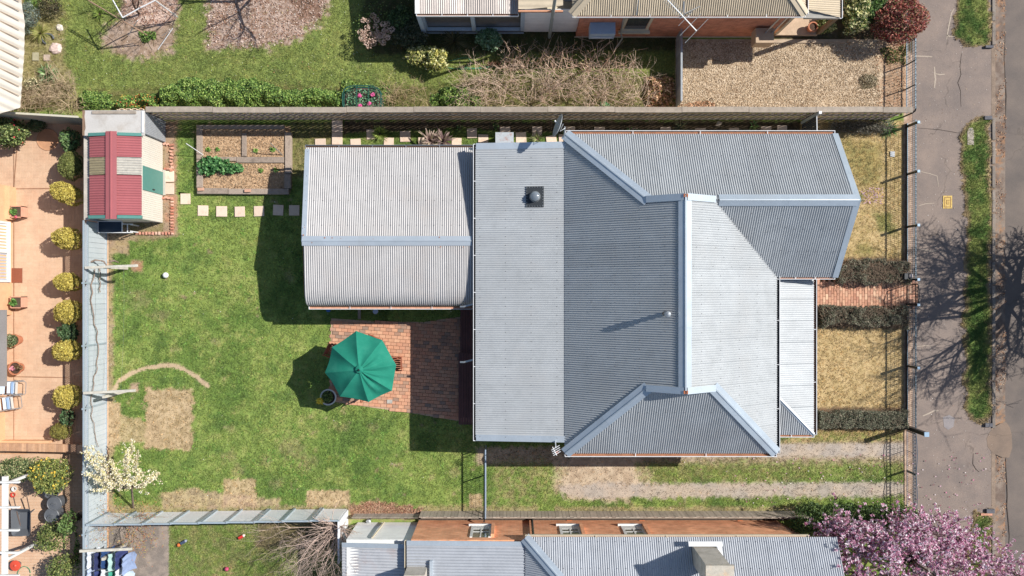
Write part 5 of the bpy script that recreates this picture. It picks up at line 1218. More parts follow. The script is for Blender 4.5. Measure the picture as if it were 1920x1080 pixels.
# fence between the grass and gravel yards
gf = thing('timber_fence', 'short grey fence between the shaded grass yard and the gravel yard', 'fence', (gx(1268), gy(140), 0))
pm3 = box_mesh('paling', .11, .016, .98, mat('shaded_paling', S(176, 180, 182), .85, 0, .15, 4, 50, .15, perobj=.12)); y = gy(199)
while y < gy(58):
    o = bpy.data.objects.new('paling', pm3); COL.objects.link(o); o.parent = gf; o.location = (0, y - gy(140), 0); o.rotation_euler = (0, 0, math.pi / 2); y += .118
MB().box(gx(1268) - .035, gx(1268) + .035, gy(200), gy(56), .985, 1.02).build('capping_board', GREYSTEEL, gf)
MB().box(gx(1268) + .01, gx(1268) + .05, gy(200), gy(56), .3, .36).build('rail', TIMB, gf)
# small dark gate fence at the north-east corner of the house
ng = thing('side_gate', 'dark slatted side gate between the north fence and the house', 'gate', (gx(1504), gy(236), 0))
b = box_mesh('slat', .05, .02, 1.5, mat('navy_slat', S(60, 72, 90), .6, .1, .1))
for i in range(11):
    o = bpy.data.objects.new('slat', b); COL.objects.link(o); o.parent = ng; o.location = (0.0, .20 - i * .07, 0); o.rotation_euler = (0, 0, math.pi / 2)
MB().box(gx(1504) - .05, gx(1504) + .05, FY - .15, FY - .05, 0, 1.9).build('post', WHITEM, ng); MB().tube([(gx(1504), FY - .1, 1.52), (gx(1504) + .02, gy(260), 1.5)], .02, 6).build('top_rail', WHITEM, ng)

# ------------------------------------------------------------------ red shed and the flat grey one
CREAMW = mat('cream_wall_sheet', S(236, 228, 214), .55, .05, .06, 2, 20, .04, perobj=.03)
REDM = mat('red_roof_sheet', S(188, 104, 108, .72), .5, .05, .06, 2.5, 20, .05, spec=.4, perobj=.03); TEALM = mat('teal_trim', S(88, 150, 140), .5, 0, .06)
shx0, shr, shx1 = P(169, 0, 1.9)[0], P(209, 0, 2.12)[0], P(265, 0, 1.9)[0]; shy0, shy1 = P(0, 410, 1.9)[1], P(0, 250, 1.9)[1]
shed = thing('garden_shed', 'small garden shed with a red gabled roof, cream walls and a green door', 'shed', ((shx0 + shx1) / 2, (shy0 + shy1) / 2, 0))
W0 = MB()
n = 40; V = []
for k in range(n * 2 + 1):
    t = k / (n * 2); V += [(shx1 - .03 + (.014 if k % 2 else 0), shy0 + (shy1 - shy0) * t, 0), (shx1 - .03 + (.014 if k % 2 else 0), shy0 + (shy1 - shy0) * t, 1.88)]
W0.add(V, [(2 * k, 2 * k + 2, 2 * k + 3, 2 * k + 1) for k in range(n * 2)])
W0.box(shx0 + .1, shx1 - .05, shy0 + .02, shy1 - .05, 0, 1.86); W0.add([(shx0 + .1, shy0 + .015, 1.86), (shx1 - .05, shy0 + .015, 1.86), (shr, shy0 + .015, 2.08)], [(0, 1, 2)])
W0.build('wall', CREAMW, shed)
ey0, ey1 = shy0, shy1
tr0, tr1 = P(0, 328, 2.0)[1], P(0, 295, 2.0)[1]
rfm = MB().box(shx0, shx1, shy0, shy1, 1.80, 1.86).build('roof', CREAMW, shed)
TRL = mat('clear_corrugated_plastic', S(206, 200, 186), .25, .15, .2, 8, 40, .15, spec=.6); TRL2 = mat('clear_corrugated_plastic_aged', S(170, 156, 120), .35, .1, .2, 8, 40, .15, spec=.5)
for (yA_, yB_, mA, mB_) in ((shy0 + .11, tr0, REDM, REDM), (tr0, tr1, TRL, TRL2), (tr1, shy1 - .11, REDM, REDM)):
    corr(rfm, [(shr + .02, yA_, 2.12), (shr + .02, yB_, 2.12), (shx1 + .02, yB_, 1.9), (shx1 + .02, yA_, 1.9)], (1, 0, -.2), mA, pitch=.09, amp=.016, name='roofing_sheet')
    corr(rfm, [(shr - .02, yA_, 2.12), (shr - .02, yB_, 2.12), (shx0 - .02, yB_, 1.9), (shx0 - .02, yA_, 1.9)], (-1, 0, -.2), mB_, pitch=.09, amp=.016, name='roofing_sheet')
capline(rfm, (shr, shy0 - .03, 2.13), (shr, shy1 + .03, 2.13), .20, REDM, drop=.03, roll=.03, lap=4)
for y_ in (shy0, shy1 - .11):
    for a, b in ((shr + .2, shx1 + .03), (shx0 - .03, shr - .2)):
        z = lambda X: 2.13 - abs(X - shr) * .19
        MB().slab([(a, y_, z(a) + .02), (b, y_, z(b) + .02), (b, y_ + .11, z(b) + .02), (a, y_ + .11, z(a) + .02)], .10).build('barge_trim', TEALM, rfm)
kd = lambda py_, h: (540 - py_) * (H - h) / F
dy0, dy1 = kd(356, 1.7), kd(311, 1.7)
dr = MB().box(shx1 - .012, shx1 + .012, dy0, dy1, .06, 1.80).build('door', TEALM, shed); MB().box(shx1 + .012, shx1 + .05, dy0 + .08, dy0 + .12, .85, 1.0).build('handle', BLACKM, dr)
MB().box(shx1 - .01, shx1 + .10, gy(366), gy(318), 0, .04).build('door_sill', mat('sill_concrete', S(206, 200, 186), .9, 0, .1), shed)
gs = thing('flat_roof_lean_to', 'low shed with a stained pale grey flat roof in the north-west corner of the yard', 'shed', (gx(240), gy(250), 0))
gz = 1.95; g0, g1 = P(155, 0, gz)[0], P(271, 0, gz)[0]; gy0, gy1 = P(0, 249, gz)[1], P(0, 207, gz)[1]
FLATM = mat('stained_flat_sheet', S(208, 204, 198), .8, .05, .10, 1.6, 25, .06, stain=S(176, 162, 146), stain_amt=.6, stain_scale=2)
MB().box(g0, g1, gy0 - .1, gy1, gz - .05, gz).build('roof', FLATM, gs)
MB().box(g0, g0 + .07, gy0 - .1, gy1, gz, gz + .02).build('edge_trim', mat('rusty_edge', S(150, 120, 96), .8, 0, .2), gs)
MB().box(g1 - .09, g1 - .02, gy0, gy1 - .02, gz, gz + .035).build('gutter', WHITEM, gs)
MB().box(g0 + .35, g1 - .3, gy1 - .13, gy1 - .03, gz, gz + .04).build('batten', TIMB, gs)
b = MB(); V = []; n = 26
for k in range(n + 1): V += [(g1 - .06 + (.016 if k % 2 else 0), gy0 + (gy1 - gy0) * k / n, 0), (g1 - .06 + (.016 if k % 2 else 0), gy0 + (gy1 - gy0) * k / n, gz - .05)]
b.add(V, [(2 * k, 2 * k + 2, 2 * k + 3, 2 * k + 1) for k in range(n)]); b.box(g0 + .1, g1 - .1, gy0, gy1 - .05, 0, gz - .06)
b.build('wall', mat('lean_to_grey_wall', S(176, 180, 186), .6, .1, .1), gs)
wires = MB(); wires.tube([P(159, 208, gz + .02), P(158, 218, gz + .02), P(160, 240, gz + .02), P(157, 250, gz + .02), P(168, 262, gz - .15)], .010, 5)
tag(wires.build('cable', mat('brown_cable', S(140, 116, 96), .7, 0, .1)), 'thin brown cable trailing over the grey flat roof', 'cable')
# brick edging round the shed bed: parts of the garden ground
EB = box_mesh('edging_brick', .11, .075, .09, mat('edging_brick', None, ramp=[S(214, 140, 110), S(240, 196, 170), S(200, 120, 92), S(226, 166, 140), S(190, 130, 104)], rough=.9, var=.15, scale=10, fine=60, fvar=.15), .008)
ed = [(323.5, 373 + i * 5.6, random.uniform(-.1, .1)) for i in range(12)] + [(257 + i * 6.1, 437.5, math.pi / 2 + random.uniform(-.15, .15)) for i in range(12)] + [(307 + i * 5.2, 371 + random.uniform(-1, 1), random.uniform(-.2, .2)) for i in range(4)] \
   + [(323 + random.uniform(-2, 2), 272 + i * 6.0, random.uniform(-.5, .5)) for i in range(9)] + [(311 + i * 5, 317, 0) for i in range(3)] + [(309 + i * 6, 270 + i * 1.2, .4) for i in range(3)]
pieces('edging_brick', EB, [(gx(a), gy(b), 0.0, r, random.uniform(.9, 1.15), random.uniform(.9, 1.1), random.uniform(.7, 1.1)) for a, b, r in ed], path_g)
# table against the shed
tb = thing('folding_table', 'dark blue folding table with a white metal frame in the shade of the red shed', 'table', (gx(222), gy(432), 0))
TT = mat('dark_blue_table_top', S(44, 62, 84), .35, .1, .1); z = .72; a, b_, c, d = on(184, z), on(229, z), P(0, 436, z)[1], P(0, 415, z)[1]
MB().box(a, b_, c, d, z - .03, z).build('table_top', TT, tb)
fr = MB(); [fr.beam(p, q, .03, .03) for p, q in (((a, c, z), (b_, c, z)), ((a, d, z), (b_, d, z)), ((a, c, z), (a, d, z)), ((b_, c, z), (b_, d, z)), ((b_, c, z), (b_ + .38, c, z - .05)), ((b_, d - .1, z), (b_ + .38, d - .1, z - .05)), ((b_ + .2, c, z), (b_ + .2, d - .1, z)))]
fr.build('frame', WHITEM, tb)
for xx, yy in ((a + .05, c + .05), (a + .05, d - .05), (b_ + .3, c + .05), (b_ + .3, d - .12)): MB().box(xx - .02, xx + .02, yy - .02, yy + .02, 0, z - .03).build('leg', WHITEM, tb)

# ------------------------------------------------------------------ raised vegetable bed
rb = thing('raised_garden_bed', 'raised vegetable bed of old sleepers mulched with straw beside the rear wing', 'garden bed', (gx(456), gy(300), 0))
def sleeper(x0, y0, x1, y1, h=.19):
    X0, X1 = sorted((on(x0, h), on(x1, h))); Y0, Y1 = sorted((P(0, y0, h)[1], P(0, y1, h)[1])); b = .012; z = h + random.uniform(-.008, .008)
    m = MB(); m.add([(X0, Y0, 0), (X1, Y0, 0), (X1, Y1, 0), (X0, Y1, 0), (X0, Y0, z - b), (X1, Y0, z - b), (X1, Y1, z - b), (X0, Y1, z - b), (X0 + b, Y0 + b, z), (X1 - b, Y0 + b, z), (X1 - b, Y1 - b, z), (X0 + b, Y1 - b, z)],
        [(3, 2, 1, 0), (8, 9, 10, 11)] + [(i, (i + 1) % 4, 4 + (i + 1) % 4, 4 + i) for i in range(4)] + [(4 + i, 4 + (i + 1) % 4, 8 + (i + 1) % 4, 8 + i) for i in range(4)]); return m.build('sleeper', SLEEPER, rb)
for q in ((368, 234, 379.5, 298), (368, 299, 380, 352), (369, 352.5, 426.5, 363.5), (427.5, 353.5, 541, 364), (534, 248, 546, 325), (533, 326, 545, 353), (380, 234, 533, 241), (453, 249, 462, 293), (443, 294, 532, 305), (381, 294, 442.5, 302)): sleeper(*q)
so = MB(); so.box(gx(376), gx(537), gy(356), gy(238), .0, .115); so.build('bed_soil', mat('straw_mulch', S(206, 170, 130), .95, 0, .2, 6, 40, .3, bump=.8, stain=S(172, 136, 100), stain_amt=.7, stain_scale=3), rb)
BR = box_mesh('loose_brick', .23, .11, .075, mat('salmon_brick', S(214, 164, 136), .9, 0, .12, 10, 60, .12), .006)
for i, (a, b, lab) in enumerate(((376, 355, 'salmon brick lying on the corner sleeper of the vegetable bed'), (464, 357.5, 'salmon brick lying on the middle of the bottom sleeper of the vegetable bed'))):
    o = bpy.data.objects.new('loose_brick', BR); COL.objects.link(o); X, Y, _ = P(a, b, .25); o.location = (X, Y, .195); tag(o, lab, 'brick', 'loose bricks on the vegetable bed'); o.rotation_euler = (0, 0, .05)
for (a, b, c, d, lab, h1) in ((349, 269, 382, 291, 'thin white stake leaning at the left side of the vegetable bed', .9), (507, 268, 530, 291, 'thin grey stake leaning in the right part of the vegetable bed', .95)):
    s = MB(); s.tube([P(a, b, h1), P(c, d, .12)], .014, 6); tag(s.build('garden_stake', WHITEM if h1 < .92 else GREYSTEEL), lab, 'stake', 'stakes at the vegetable bed')
def leafplant(name, label, px_, py_, r, h, cols, n, ls, z=0.0, cat='plant', group=None, aspect=.6, seed=None, lump=.35, ry=None):
    x, y, _ = P(px_, py_, z + h * .6); t = thing(name, label, cat, (x, y, z), group)
    C = blob(x, y, z + h * .5, r, ry or r, h * .5, n, lump, .35, seed); C[:, 2] = np.maximum(C[:, 2], z + .02)
    quads(C, rng.uniform(ls * .7, ls * 1.3, n), pick(cols, n), 'foliage', LEAF, t, aspect=aspect)
    nb = 9; A = np.tile([[x, y, z]], (nb, 1)) + rng.normal(size=(nb, 3)) * [.03, .03, 0]; B = blob(x, y, z + h * .5, r * .7, (ry or r) * .7, h * .4, nb); strips(A, B, .012, .006, cc(120, 100, 70), 'stem', BARK, t); return t
VEG = [cc(70, 130, 66), cc(96, 156, 84), cc(50, 104, 52), cc(120, 172, 100)]
for (a, b, r, lab) in ((388, 311, .40, 'largest leafy green squash plant at the left sleeper of the vegetable bed'), (404, 306, .26, 'leafy green plant just right of the largest squash plant'), (421, 313, .28, 'low leafy green plant in the middle of the row in the straw bed'), (433, 315, .2, 'leafy green plant at the right end of the dense row'), (447, 315, .16, 'small separate leafy seedling right of the row in the straw bed')):
    leafplant('vegetable_plant', lab, a, b, r, .34, VEG, int(300 * r / .3), .12, .1, group='vegetables in the straw bed')
for (a, b, lab) in ((391, 281, 'small seedling at the upper left of the vegetable bed'), (408, 280, 'second small seedling in the upper left compartment'), (479, 282, 'tiny lime green seedling in the upper right compartment'), (511, 280, 'bushy seedling by the grey stake'), (489, 319, 'pale seedling below the dividing sleeper'), (518, 318, 'faint seedling near the right sleeper')):
    leafplant('seedling', lab, a, b, .10, .12, [cc(120, 170, 60), cc(150, 184, 80), cc(90, 140, 60)], 36, .08, .1, group='vegetables in the straw bed')

# ------------------------------------------------------------------ patio things
um = thing('patio_umbrella', 'large green octagonal patio umbrella open over the brick patio', 'umbrella', (P(675, 688, 2.2)[0], P(675, 688, 2.2)[1], 0))
cx_, cy_, _ = P(673.5, 693.5, 2.55); rim = [(667.6, 620.4), (716.6, 637.6), (743, 684.5), (735, 732.6), (691, 754), (637.3, 743.5), (609.2, 699), (622.5, 651)]
RV = [Vector(P(a, b, 2.02)) for a, b in rim]; AP = Vector((cx_, cy_, 2.56))
GREENF = mat('green_canvas', S(16, 138, 114, .74), .8, 0, .14, 2.2, 70, .08, spec=.12, stain=S(70, 160, 136, .6), stain_amt=.4, stain_scale=2.2)
can = None; cb_ = MB()
for i in range(8):
    a, b = RV[i], RV[(i + 1) % 8]; V = []; n = 9
    for j in range(n + 1):
        f = j / n
        for k in range(n + 1):
            t = k / n; rimp = a.lerp(b, t); sag = math.sin(math.pi * t); p = AP.lerp(rimp, f); p = p + Vector((0, 0, .10 * math.sin(math.pi * f) * (1 - .5 * sag) - .09 * sag * f * f))
            mid = (a + b) / 2; d = (AP - mid); d.z = 0; p += d.normalized() * (.016 * sag * f ** 3)
            w = .022 * math.sin(f * 9 + i * 2.1 + t * 5) * sag * f; p.z += w
            if i in (1, 2, 3): p.z += .075 * math.sin(t * 11 + f * 4.0) * math.sin(math.pi * f) * sag
            V.append(p)
    pb = MB(); pb.add(V, [(j * (n + 1) + k, j * (n + 1) + k + 1, (j + 1) * (n + 1) + k + 1, (j + 1) * (n + 1) + k) for j in range(n) for k in range(n) if j > 0])
    if can is None: can = pb.build('canopy', GREENF, um, smooth=True)
    else: pb.build('canopy_panel', GREENF, can, smooth=True)
    MB().tube([AP - Vector((0, 0, .03)), AP.lerp(a, .5) + Vector((0, 0, .07)), a - Vector((0, 0, .02))], .012, 5).build('rib', TIMB, um)
vt = MB(); 
for k in range(8):
    a = RV[k] - AP; b = RV[(k + 1) % 8] - AP; vt.add([AP + Vector((.03, .02, .10)), AP + a * .115 + Vector((.02, .02, .10)), AP + b * .115 + Vector((.02, .02, .10))], [(0, 1, 2)])
vt.build('vent_cap', GREENF, um); MB().lathe((cx_, cy_, 2.62), [(.03, 0), (.04, .03), (.01, .1)], 10).build('finial', BLACKM, um)
MB().tube([(cx_, cy_, .1), (cx_, cy_, 2.62)], .025, 8).build('pole', TIMB, um); MB().lathe((cx_, cy_, .04), [(.25, 0), (.25, .08), (.05, .12)], 16).build('base', BLACKM, um)
REDW = mat('red_brown_timber', S(172, 96, 66), .7, 0, .15, 5, 50, .12)
tbl = thing('patio_table', 'slatted timber table standing under the green umbrella', 'table', (cx_, cy_, 0))
for k in range(9): MB().box(cx_ - .6, cx_ + .6, cy_ - .45 + k * .1, cy_ - .45 + k * .1 + .085, .70, .725).build('slat', REDW, tbl)
for a in (-.5, .5):
    for b in (-.38, .38): MB().box(cx_ + a - .03, cx_ + a + .03, cy_ + b - .03, cy_ + b + .03, .03, .70).build('leg', REDW, tbl)
def chair(label, px_, py_, rz):
    x, y, _ = P(px_, py_, .5); t = thing('patio_chair', label, 'chair', (x, y, .03), 'folding timber chairs round the umbrella table')
    for k in range(6): MB().box(x - .22, x + .22, y - .21 + k * .072, y - .21 + k * .072 + .055, .43, .45).build('seat_slat', REDW, t)
    for k in range(6): MB().box(x + .22 + .012 * k, x + .25 + .012 * k, y - .20, y + .20, .52 + k * .07, .52 + k * .07 + .05).build('back_slat', REDW, t)
    for s in (-1, 1):
        MB().beam((x - .2, y + s * .235, .03), (x + .32, y + s * .235, .95), .03, .04).build('back_leg', REDW, t); MB().beam((x + .22, y + s * .215, .03), (x - .22, y + s * .215, .45), .03, .04).build('front_leg', REDW, t)
        MB().beam((x - .25, y + s * .25, .64), (x + .25, y + s * .25, .66), .045, .03).build('armrest', REDW, t)
    t.rotation_euler = (0, 0, rz); return t
chair('folding timber chair poking out on the right side of the green umbrella', 741, 682, 0.05)
chair('folding timber chair almost hidden at the upper edge of the green umbrella', 700, 644, 1.15)
chair('folding timber chair almost hidden at the left edge of the green umbrella', 629, 660, 2.7)
chair('folding timber chair almost hidden at the lower edge of the green umbrella', 686, 733, -1.2)
pt, X, Y = pot('planter', 'round grey stone planter with yellow flowers beside the umbrella', 620, 742, .28, .45, mat('pale_stone_pot', S(226, 222, 212, .9), .85, 0, .12, 6, 50, .12), cat='planter', rim=.03)
C = blob(X - .02, Y + .02, .56, .22, .22, .18, 330, .3, .4); quads(C, .09, pick([cc(100, 130, 60), cc(130, 150, 70), cc(70, 96, 50)], 330), 'foliage', LEAF, pt)
C = blob(X - .28, Y - .12, .60, .14, .12, .10, 120, .3, .3); quads(C, .07, pick([cc(252, 232, 60), cc(246, 214, 40)], 120), 'flower', PETAL, pt, aspect=.8)
for a, b, lab in ((894 - 190 + 0, 584, 'small pale blue bucket in the shade under the rear wing eave'),):
    X, Y, _ = P(a, b, .2); MB_ = MB().lathe((X, Y, 0.01), [(.08, 0), (.10, .22), (.085, .22)], 12); tag(MB_.build('bucket', mat('pale_blue_plastic', S(196, 214, 236), .4, 0, .05)), lab, 'bucket')
X, Y, _ = P(615.5, 581.5, .15); tag(MB().lathe((X, Y, 0), [(.07, 0), (.08, .16), (.06, .16)], 10).build('bucket', mat('blue_plastic', S(70, 120, 190), .4, 0, .05)), 'small blue tub in the shade at the left end of the extension gutter', 'bucket')
tag(MB().box(gx(672), gx(677), gy(598), gy(577), .02, .10).build('edging_board', TIMB), 'short board lying in the shaded bed under the extension', 'board')
tag(MB().box(gx(726), gx(736), gy(756), gy(749), .04, .06).build('drain_grate', mat('pale_drain', S(190, 186, 176), .7, .1, .2)), 'small pale square drain cover in the lower part of the brick patio', 'drain cover')
# football and other lawn objects
X, Y, _ = P(310.5, 516, .11); tag(MB().lathe((X, Y, .0), [(.11 * math.sin(a), .11 - .11 * math.cos(a)) for a in [k * math.pi / 10 for k in range(11)]], 18, cap=False).build('ball', mat('white_ball', S(252, 252, 250), .5, 0, .04), smooth=True), 'white ball lying alone on the green lawn', 'ball')
def smallball(px_, py_, r, col, lab):
    X, Y, _ = P(px_, py_, r); tag(MB().lathe((X, Y, 0), [(r * math.sin(a), r - r * math.cos(a)) for a in [k * math.pi / 8 for k in range(9)]], 12, cap=False).build('ball', mat('ball_paint', col, .4, 0, .1), smooth=True), lab, 'ball')
smallball(425, 1067, .085, S(200, 70, 110), 'dark pink ball on the lower lawn near the bare tree'); smallball(335, 1022, .07, S(236, 120, 40), 'orange ball on the lower lawn beside the gravel area')
def toy(px_, py_, c1, c2, lab):
    X, Y, _ = P(px_, py_, .1); t = thing('toy', lab, 'toy', (X, Y, 0)); MB().beam((X - .09, Y - .05, .08), (X + .06, Y + .03, .08), .10, .10).build('body', mat('toy_paint', c1, .4, 0, .1), t); MB().lathe((X + .09, Y + .05, .02), [(.05, 0), (.055, .08), (.01, .12)], 8).build('head', mat('toy_paint_two', c2, .4, 0, .1), t)
toy(452, 1007, S(226, 50, 40), S(250, 230, 220), 'red and white toy on the lower lawn'); toy(343, 1017, S(70, 84, 110), S(150, 160, 180), 'dark blue toy beside the orange ball on the lower lawn')

# ------------------------------------------------------------------ clothes lines
POLEM = mat('weathered_pole', S(206, 200, 184), .9, 0, .2, 5, 60, .2, stain=S(236, 232, 214), stain_amt=.6, stain_scale=6); ROPE = mat('vine_bark', S(150, 130, 116), .95, 0, .3, 20, 80, .25)
def tpost(label, bx, by, a0, a1, y0, y1, h=1.75):
    t = thing('clothes_line_post', label, 'clothes line', (gx(bx), gy(by), 0), 'T-shaped clothes line posts')
    MB().beam((gx(bx), gy(by), 0), (gx(bx), gy(by), h), .10, .10, up=(0, 1, 0)).build('post', POLEM, t)
    A = P(a0, y0, h); B = P(a1, y1, h); MB().beam(A, B, .09, .09).build('crossarm', POLEM, t); MB().beam((gx(bx), gy(by), h * .55), Vector(A).lerp(Vector(B), .25), .06, .06).build('brace', POLEM, t); return t
tpost('weathered T-shaped clothes line post on the lawn by the fence, nearer the shed', 238, 503, 160, 258, 502, 498)
tpost('weathered T-shaped clothes line post on the lawn by the fence, beside the straw patch', 236, 733, 157, 254, 737, 732)
tpost('weathered T-shaped clothes line post holding the washing at the lower left', 236, 1020, 150, 247, 1033, 1029, 1.8)
ln = MB()
for k, (a, b) in enumerate(((178, 172), (200, 193), (232, 226))):
    pts = [Vector(P(a, 500, 1.78)).lerp(Vector(P(b, 735, 1.78)), t / 8) - Vector((0, 0, .12 * math.sin(math.pi * t / 8))) for t in range(9)]; ln.tube(pts, .0035, 3)
tag(ln.build('clothes_wire', GREYSTEEL), 'thin clothes line wires strung between the two posts on the lawn', 'wire')
vn = thing('climbing_vine', 'bare twisted vine stem trained along the pale west fence', 'vine', (WX + .1, gy(640), 0))
pts = []; 
for k in range(46):
    py_ = 505 + k * 7.4; z = 1.05 + .25 * math.sin(k * .23) ; xx = on(176 if k > 8 else 174, 0) ; pts.append((WX + .07 + .03 * math.sin(k * 1.3) , kd(py_, z), z + .035 * math.sin(k * 1.9)))
MB().tube(pts, [.026 * (1 - .5 * k / 46) for k in range(46)], 6).build('stem', ROPE, vn)
pts = [(WX + .1, kd(500 + k * 6, 1.0), .72 + .05 * math.sin(k * 2)) for k in range(9)]; MB().tube(pts, [.022] * 9, 6).build('side_stem', ROPE, vn)
b = MB()
for (z0, a, c, d, z1, e) in ((1.2, 168, 492, 190, 1.1, 489), (1.1, 190, 489, 200, 1.0, 498), (.9, 205, 491, 222, .3, 492)): b.tube([P(a, c, z0), P((a + d) / 2, (c + e) / 2 - 3, (z0 + z1) / 2 + .05), P(d, e, z1)], [.03, .035, .02], 6)
b.build('knotted_stem', ROPE, vn)
# washing on parallel lines
cols = {'a': [S(226, 234, 246), S(196, 212, 240)], 'b': [S(52, 62, 110), S(60, 74, 130)], 'c': [S(40, 80, 136), S(238, 240, 244)], 'd': [S(190, 230, 222), S(60, 180, 150)], 'e': [S(54, 66, 120), S(236, 236, 240)], 'f': [S(150, 170, 210), S(206, 226, 244)]}
labs = ['pale blue and white garment hanging nearest the fence', 'navy garment hanging second from the fence', 'dark blue garment over a white one on the third line', 'mint green garment on the washing lines', 'navy top above a white garment on the fifth line', 'light blue garment at the outer end of the washing']
for k, key in enumerate('abcdef'):
    px_ = 163 + k * 13.2; h = 1.78; x = on(px_, h); m1 = mat('cloth_' + ['pale_blue', 'navy', 'blue_white', 'mint', 'navy_white', 'light_blue'][k], cols[key][0], .85, 0, .1, 4, 50, .1); m2 = mat('cloth_second_' + ['a', 'b', 'c', 'd', 'e', 'f'][k], cols[key][1], .85, 0, .1, 4, 50, .1)
    y0 = kd(1036 + (k % 2) * 4 + (6 if k == 5 else 0), h); t = thing('garment', labs[k], 'laundry', (x, y0 - .5, 0), 'washing hanging on the lines')
    for (ya_, L, m_) in ((y0, .62, m1), (y0 - .66, .60, m2), (y0 - 1.3, .5, m1)):
        V = []; n = 6; drop = random.uniform(.62, .85)
        for j in range(n + 1):
            for i in range(4):
                f = i / 3; V.append((x + .05 * math.sin(j * 1.7 + k) * f + .10 * f + .03 * math.sin(j * 2.3), ya_ - L * j / n + .04 * math.sin(i * 2 + k), h - drop * f))
        c = MB(); c.add(V, [(j * 4 + i, j * 4 + i + 1, (j + 1) * 4 + i + 1, (j + 1) * 4 + i) for j in range(n) for i in range(3)]); o = c.build('cloth', m_, t); sm = o.modifiers.new('s', 'SOLIDIFY'); sm.thickness = .012
    b = MB().tube([(x, y0 + .12, h + .01), (x, y0 - 2.4, h)], .004, 3).build('line_wire', GREYSTEEL, t)

# ------------------------------------------------------------------ street furniture
tag(MB().box(gx(1768), gx(1785), gy(391), gy(367), -.004, .012).build('access_cover', mat('yellow_cover_paint', S(226, 190, 96), .8, 0, .25, 12, 60, .3, stain=S(170, 130, 90), stain_amt=.8, stain_scale=9)), 'worn yellow rectangular access cover set in the footpath', 'access cover')
fr = MB()
for a, b, c, d in ((1770.5, 388, 1771.5, 370), (1781.5, 388, 1782.5, 370), (1770.5, 371, 1782.5, 370), (1770.5, 388.5, 1782.5, 387.5), (1774, 383, 1779, 382), (1774, 376, 1779, 375), (1774, 383, 1775, 375)): fr.box(gx(a), gx(c), gy(max(b, d)), gy(min(b, d)), .012, .016)
fr.build('cover_rim', mat('cover_rim_brown', S(150, 110, 70), .9, 0, .2), bpy.data.objects['access_cover'])
tag(MB().prism([(gx(1813), gy(272)), (gx(1825), gy(272)), (gx(1825), gy(245)), (gx(1822), gy(240)), (gx(1816), gy(240)), (gx(1813), gy(245))], .0, .045).build('service_cover', mat('grey_service_slab', S(182, 170, 156), .9, 0, .15, 6, 50, .12)), 'narrow grey concrete service slab in the street grass', 'service cover')
MB().lathe((gx(1819), gy(244), .045), [(.03, 0), (.03, .01)], 8).build('bolt', BLACKM, bpy.data.objects['service_cover'])
for a, b, w, h_, lab in ((1851, 221, .28, .12, 'dark stone block at the northern tip of the long verge'), (1852, 796, .28, .12, 'dark stone block at the southern tip of the long verge'), (1853, 88, .30, .07, 'dark flat stone at the end of the top verge'), (1855, 957, .30, .14, 'grey stone block above the orange board near the magnolia')):
    tag(MB().box(gx(a) - w / 2, gx(a) + w / 2, gy(b) - h_ / 2 - .02, gy(b) + h_ / 2, 0, .10).build('kerb_block', mat('dark_stone', S(104, 104, 110), .85, 0, .3, 12, 50, .2)), lab, 'stone block', 'stone blocks ending the kerb')
tag(MB().box(gx(1838), gx(1859), gy(966), gy(962), 0, .06).build('timber_marker', mat('orange_board', S(222, 160, 130), .8, 0, .15)), 'short orange-tan board lying across the end of the lower verge', 'board')
st_c = [(1887, 792), (1893, 800), (1897, 815), (1898, 840), (1892, 858), (1880, 858), (1862, 850), (1852, 838), (1850, 822), (1856, 810), (1866, 800), (1876, 794)]
tag(sheet('road_patch', [(gx(a), gy(b)) for a, b in st_c], -.001, asph('patched_asphalt', S(146, 128, 114), .2)), kind='structure')
tag(sheet('dark_stain_patch', [(gx(a), gy(b)) for a, b in [(1768, 782), (1780, 778), (1790, 784), (1788, 800), (1778, 806), (1770, 800)]], -.001, asph('repair_asphalt', S(150, 146, 150), .1)), kind='structure')

# ------------------------------------------------------------------ west neighbour
wh = thing('west_house', 'cream brick house wall with curtained windows on the far left', 'house', (gx(0), 0, 0))
CB = brickmat('cream_brick_wall', S(240, 190, 146), S(230, 176, 130), S(236, 200, 160))
CBM = mat('cream_brick_flat', S(240, 188, 140), .85, 0, .1, 4, 40, .1, stain=S(216, 156, 116), stain_amt=.4)
MB().box(-30, gx(23), gy(590), gy(350), 0, 2.8).build('wall', CBM, wh)
MB().box(-30, gx(10), gy(830), gy(592), 0, 2.3).build('wall', CBM, wh)
WIN = gx(23) + .0
wn_ = MB()
for (a, b) in ((414, 474), (474, 534)):
    pass
wy0, wy1 = kd(529, .6), kd(415, .6)
f = MB(); f.box(WIN - .02, WIN + .06, wy0, wy0 + .08, .35, 2.3).box(WIN - .02, WIN + .06, wy1 - .08, wy1, .35, 2.3).box(WIN - .02, WIN + .06, (wy0 + wy1) / 2 - .04, (wy0 + wy1) / 2 + .04, .35, 2.3).box(WIN - .02, WIN + .10, wy0, wy1, .26, .36)
wf_ = f.build('window', WHITEP, wh)
for s, (a, b) in enumerate(((wy0 + .08, (wy0 + wy1) / 2 - .04), ((wy0 + wy1) / 2 + .04, wy1 - .08))):
    c = MB(); V = []; n = 36
    for j in range(n + 1):
        y = a + (b - a) * j / n; V += [(WIN - .0 + .03 * math.sin(j * 1.5), y, .37), (WIN + .03 * math.sin(j * 1.5 + .5) , y, 2.3)]
    c.add(V, [(2 * j, 2 * j + 2, 2 * j + 3, 2 * j + 1) for j in range(n)]); c.build('curtain', mat('white_curtain' + str(s), S(246, 248, 252) if s else S(190, 196, 208), .8, 0, .04), wf_, smooth=True)
MB().box(-30, P(11, 0, 2.45)[0], kd(724, 2.4), kd(581, 2.4), 2.38, 2.46).build('awning', mat('grey_brown_awning', S(160, 152, 146), .7, .1, .12, 1.2, 20, .08), wh)
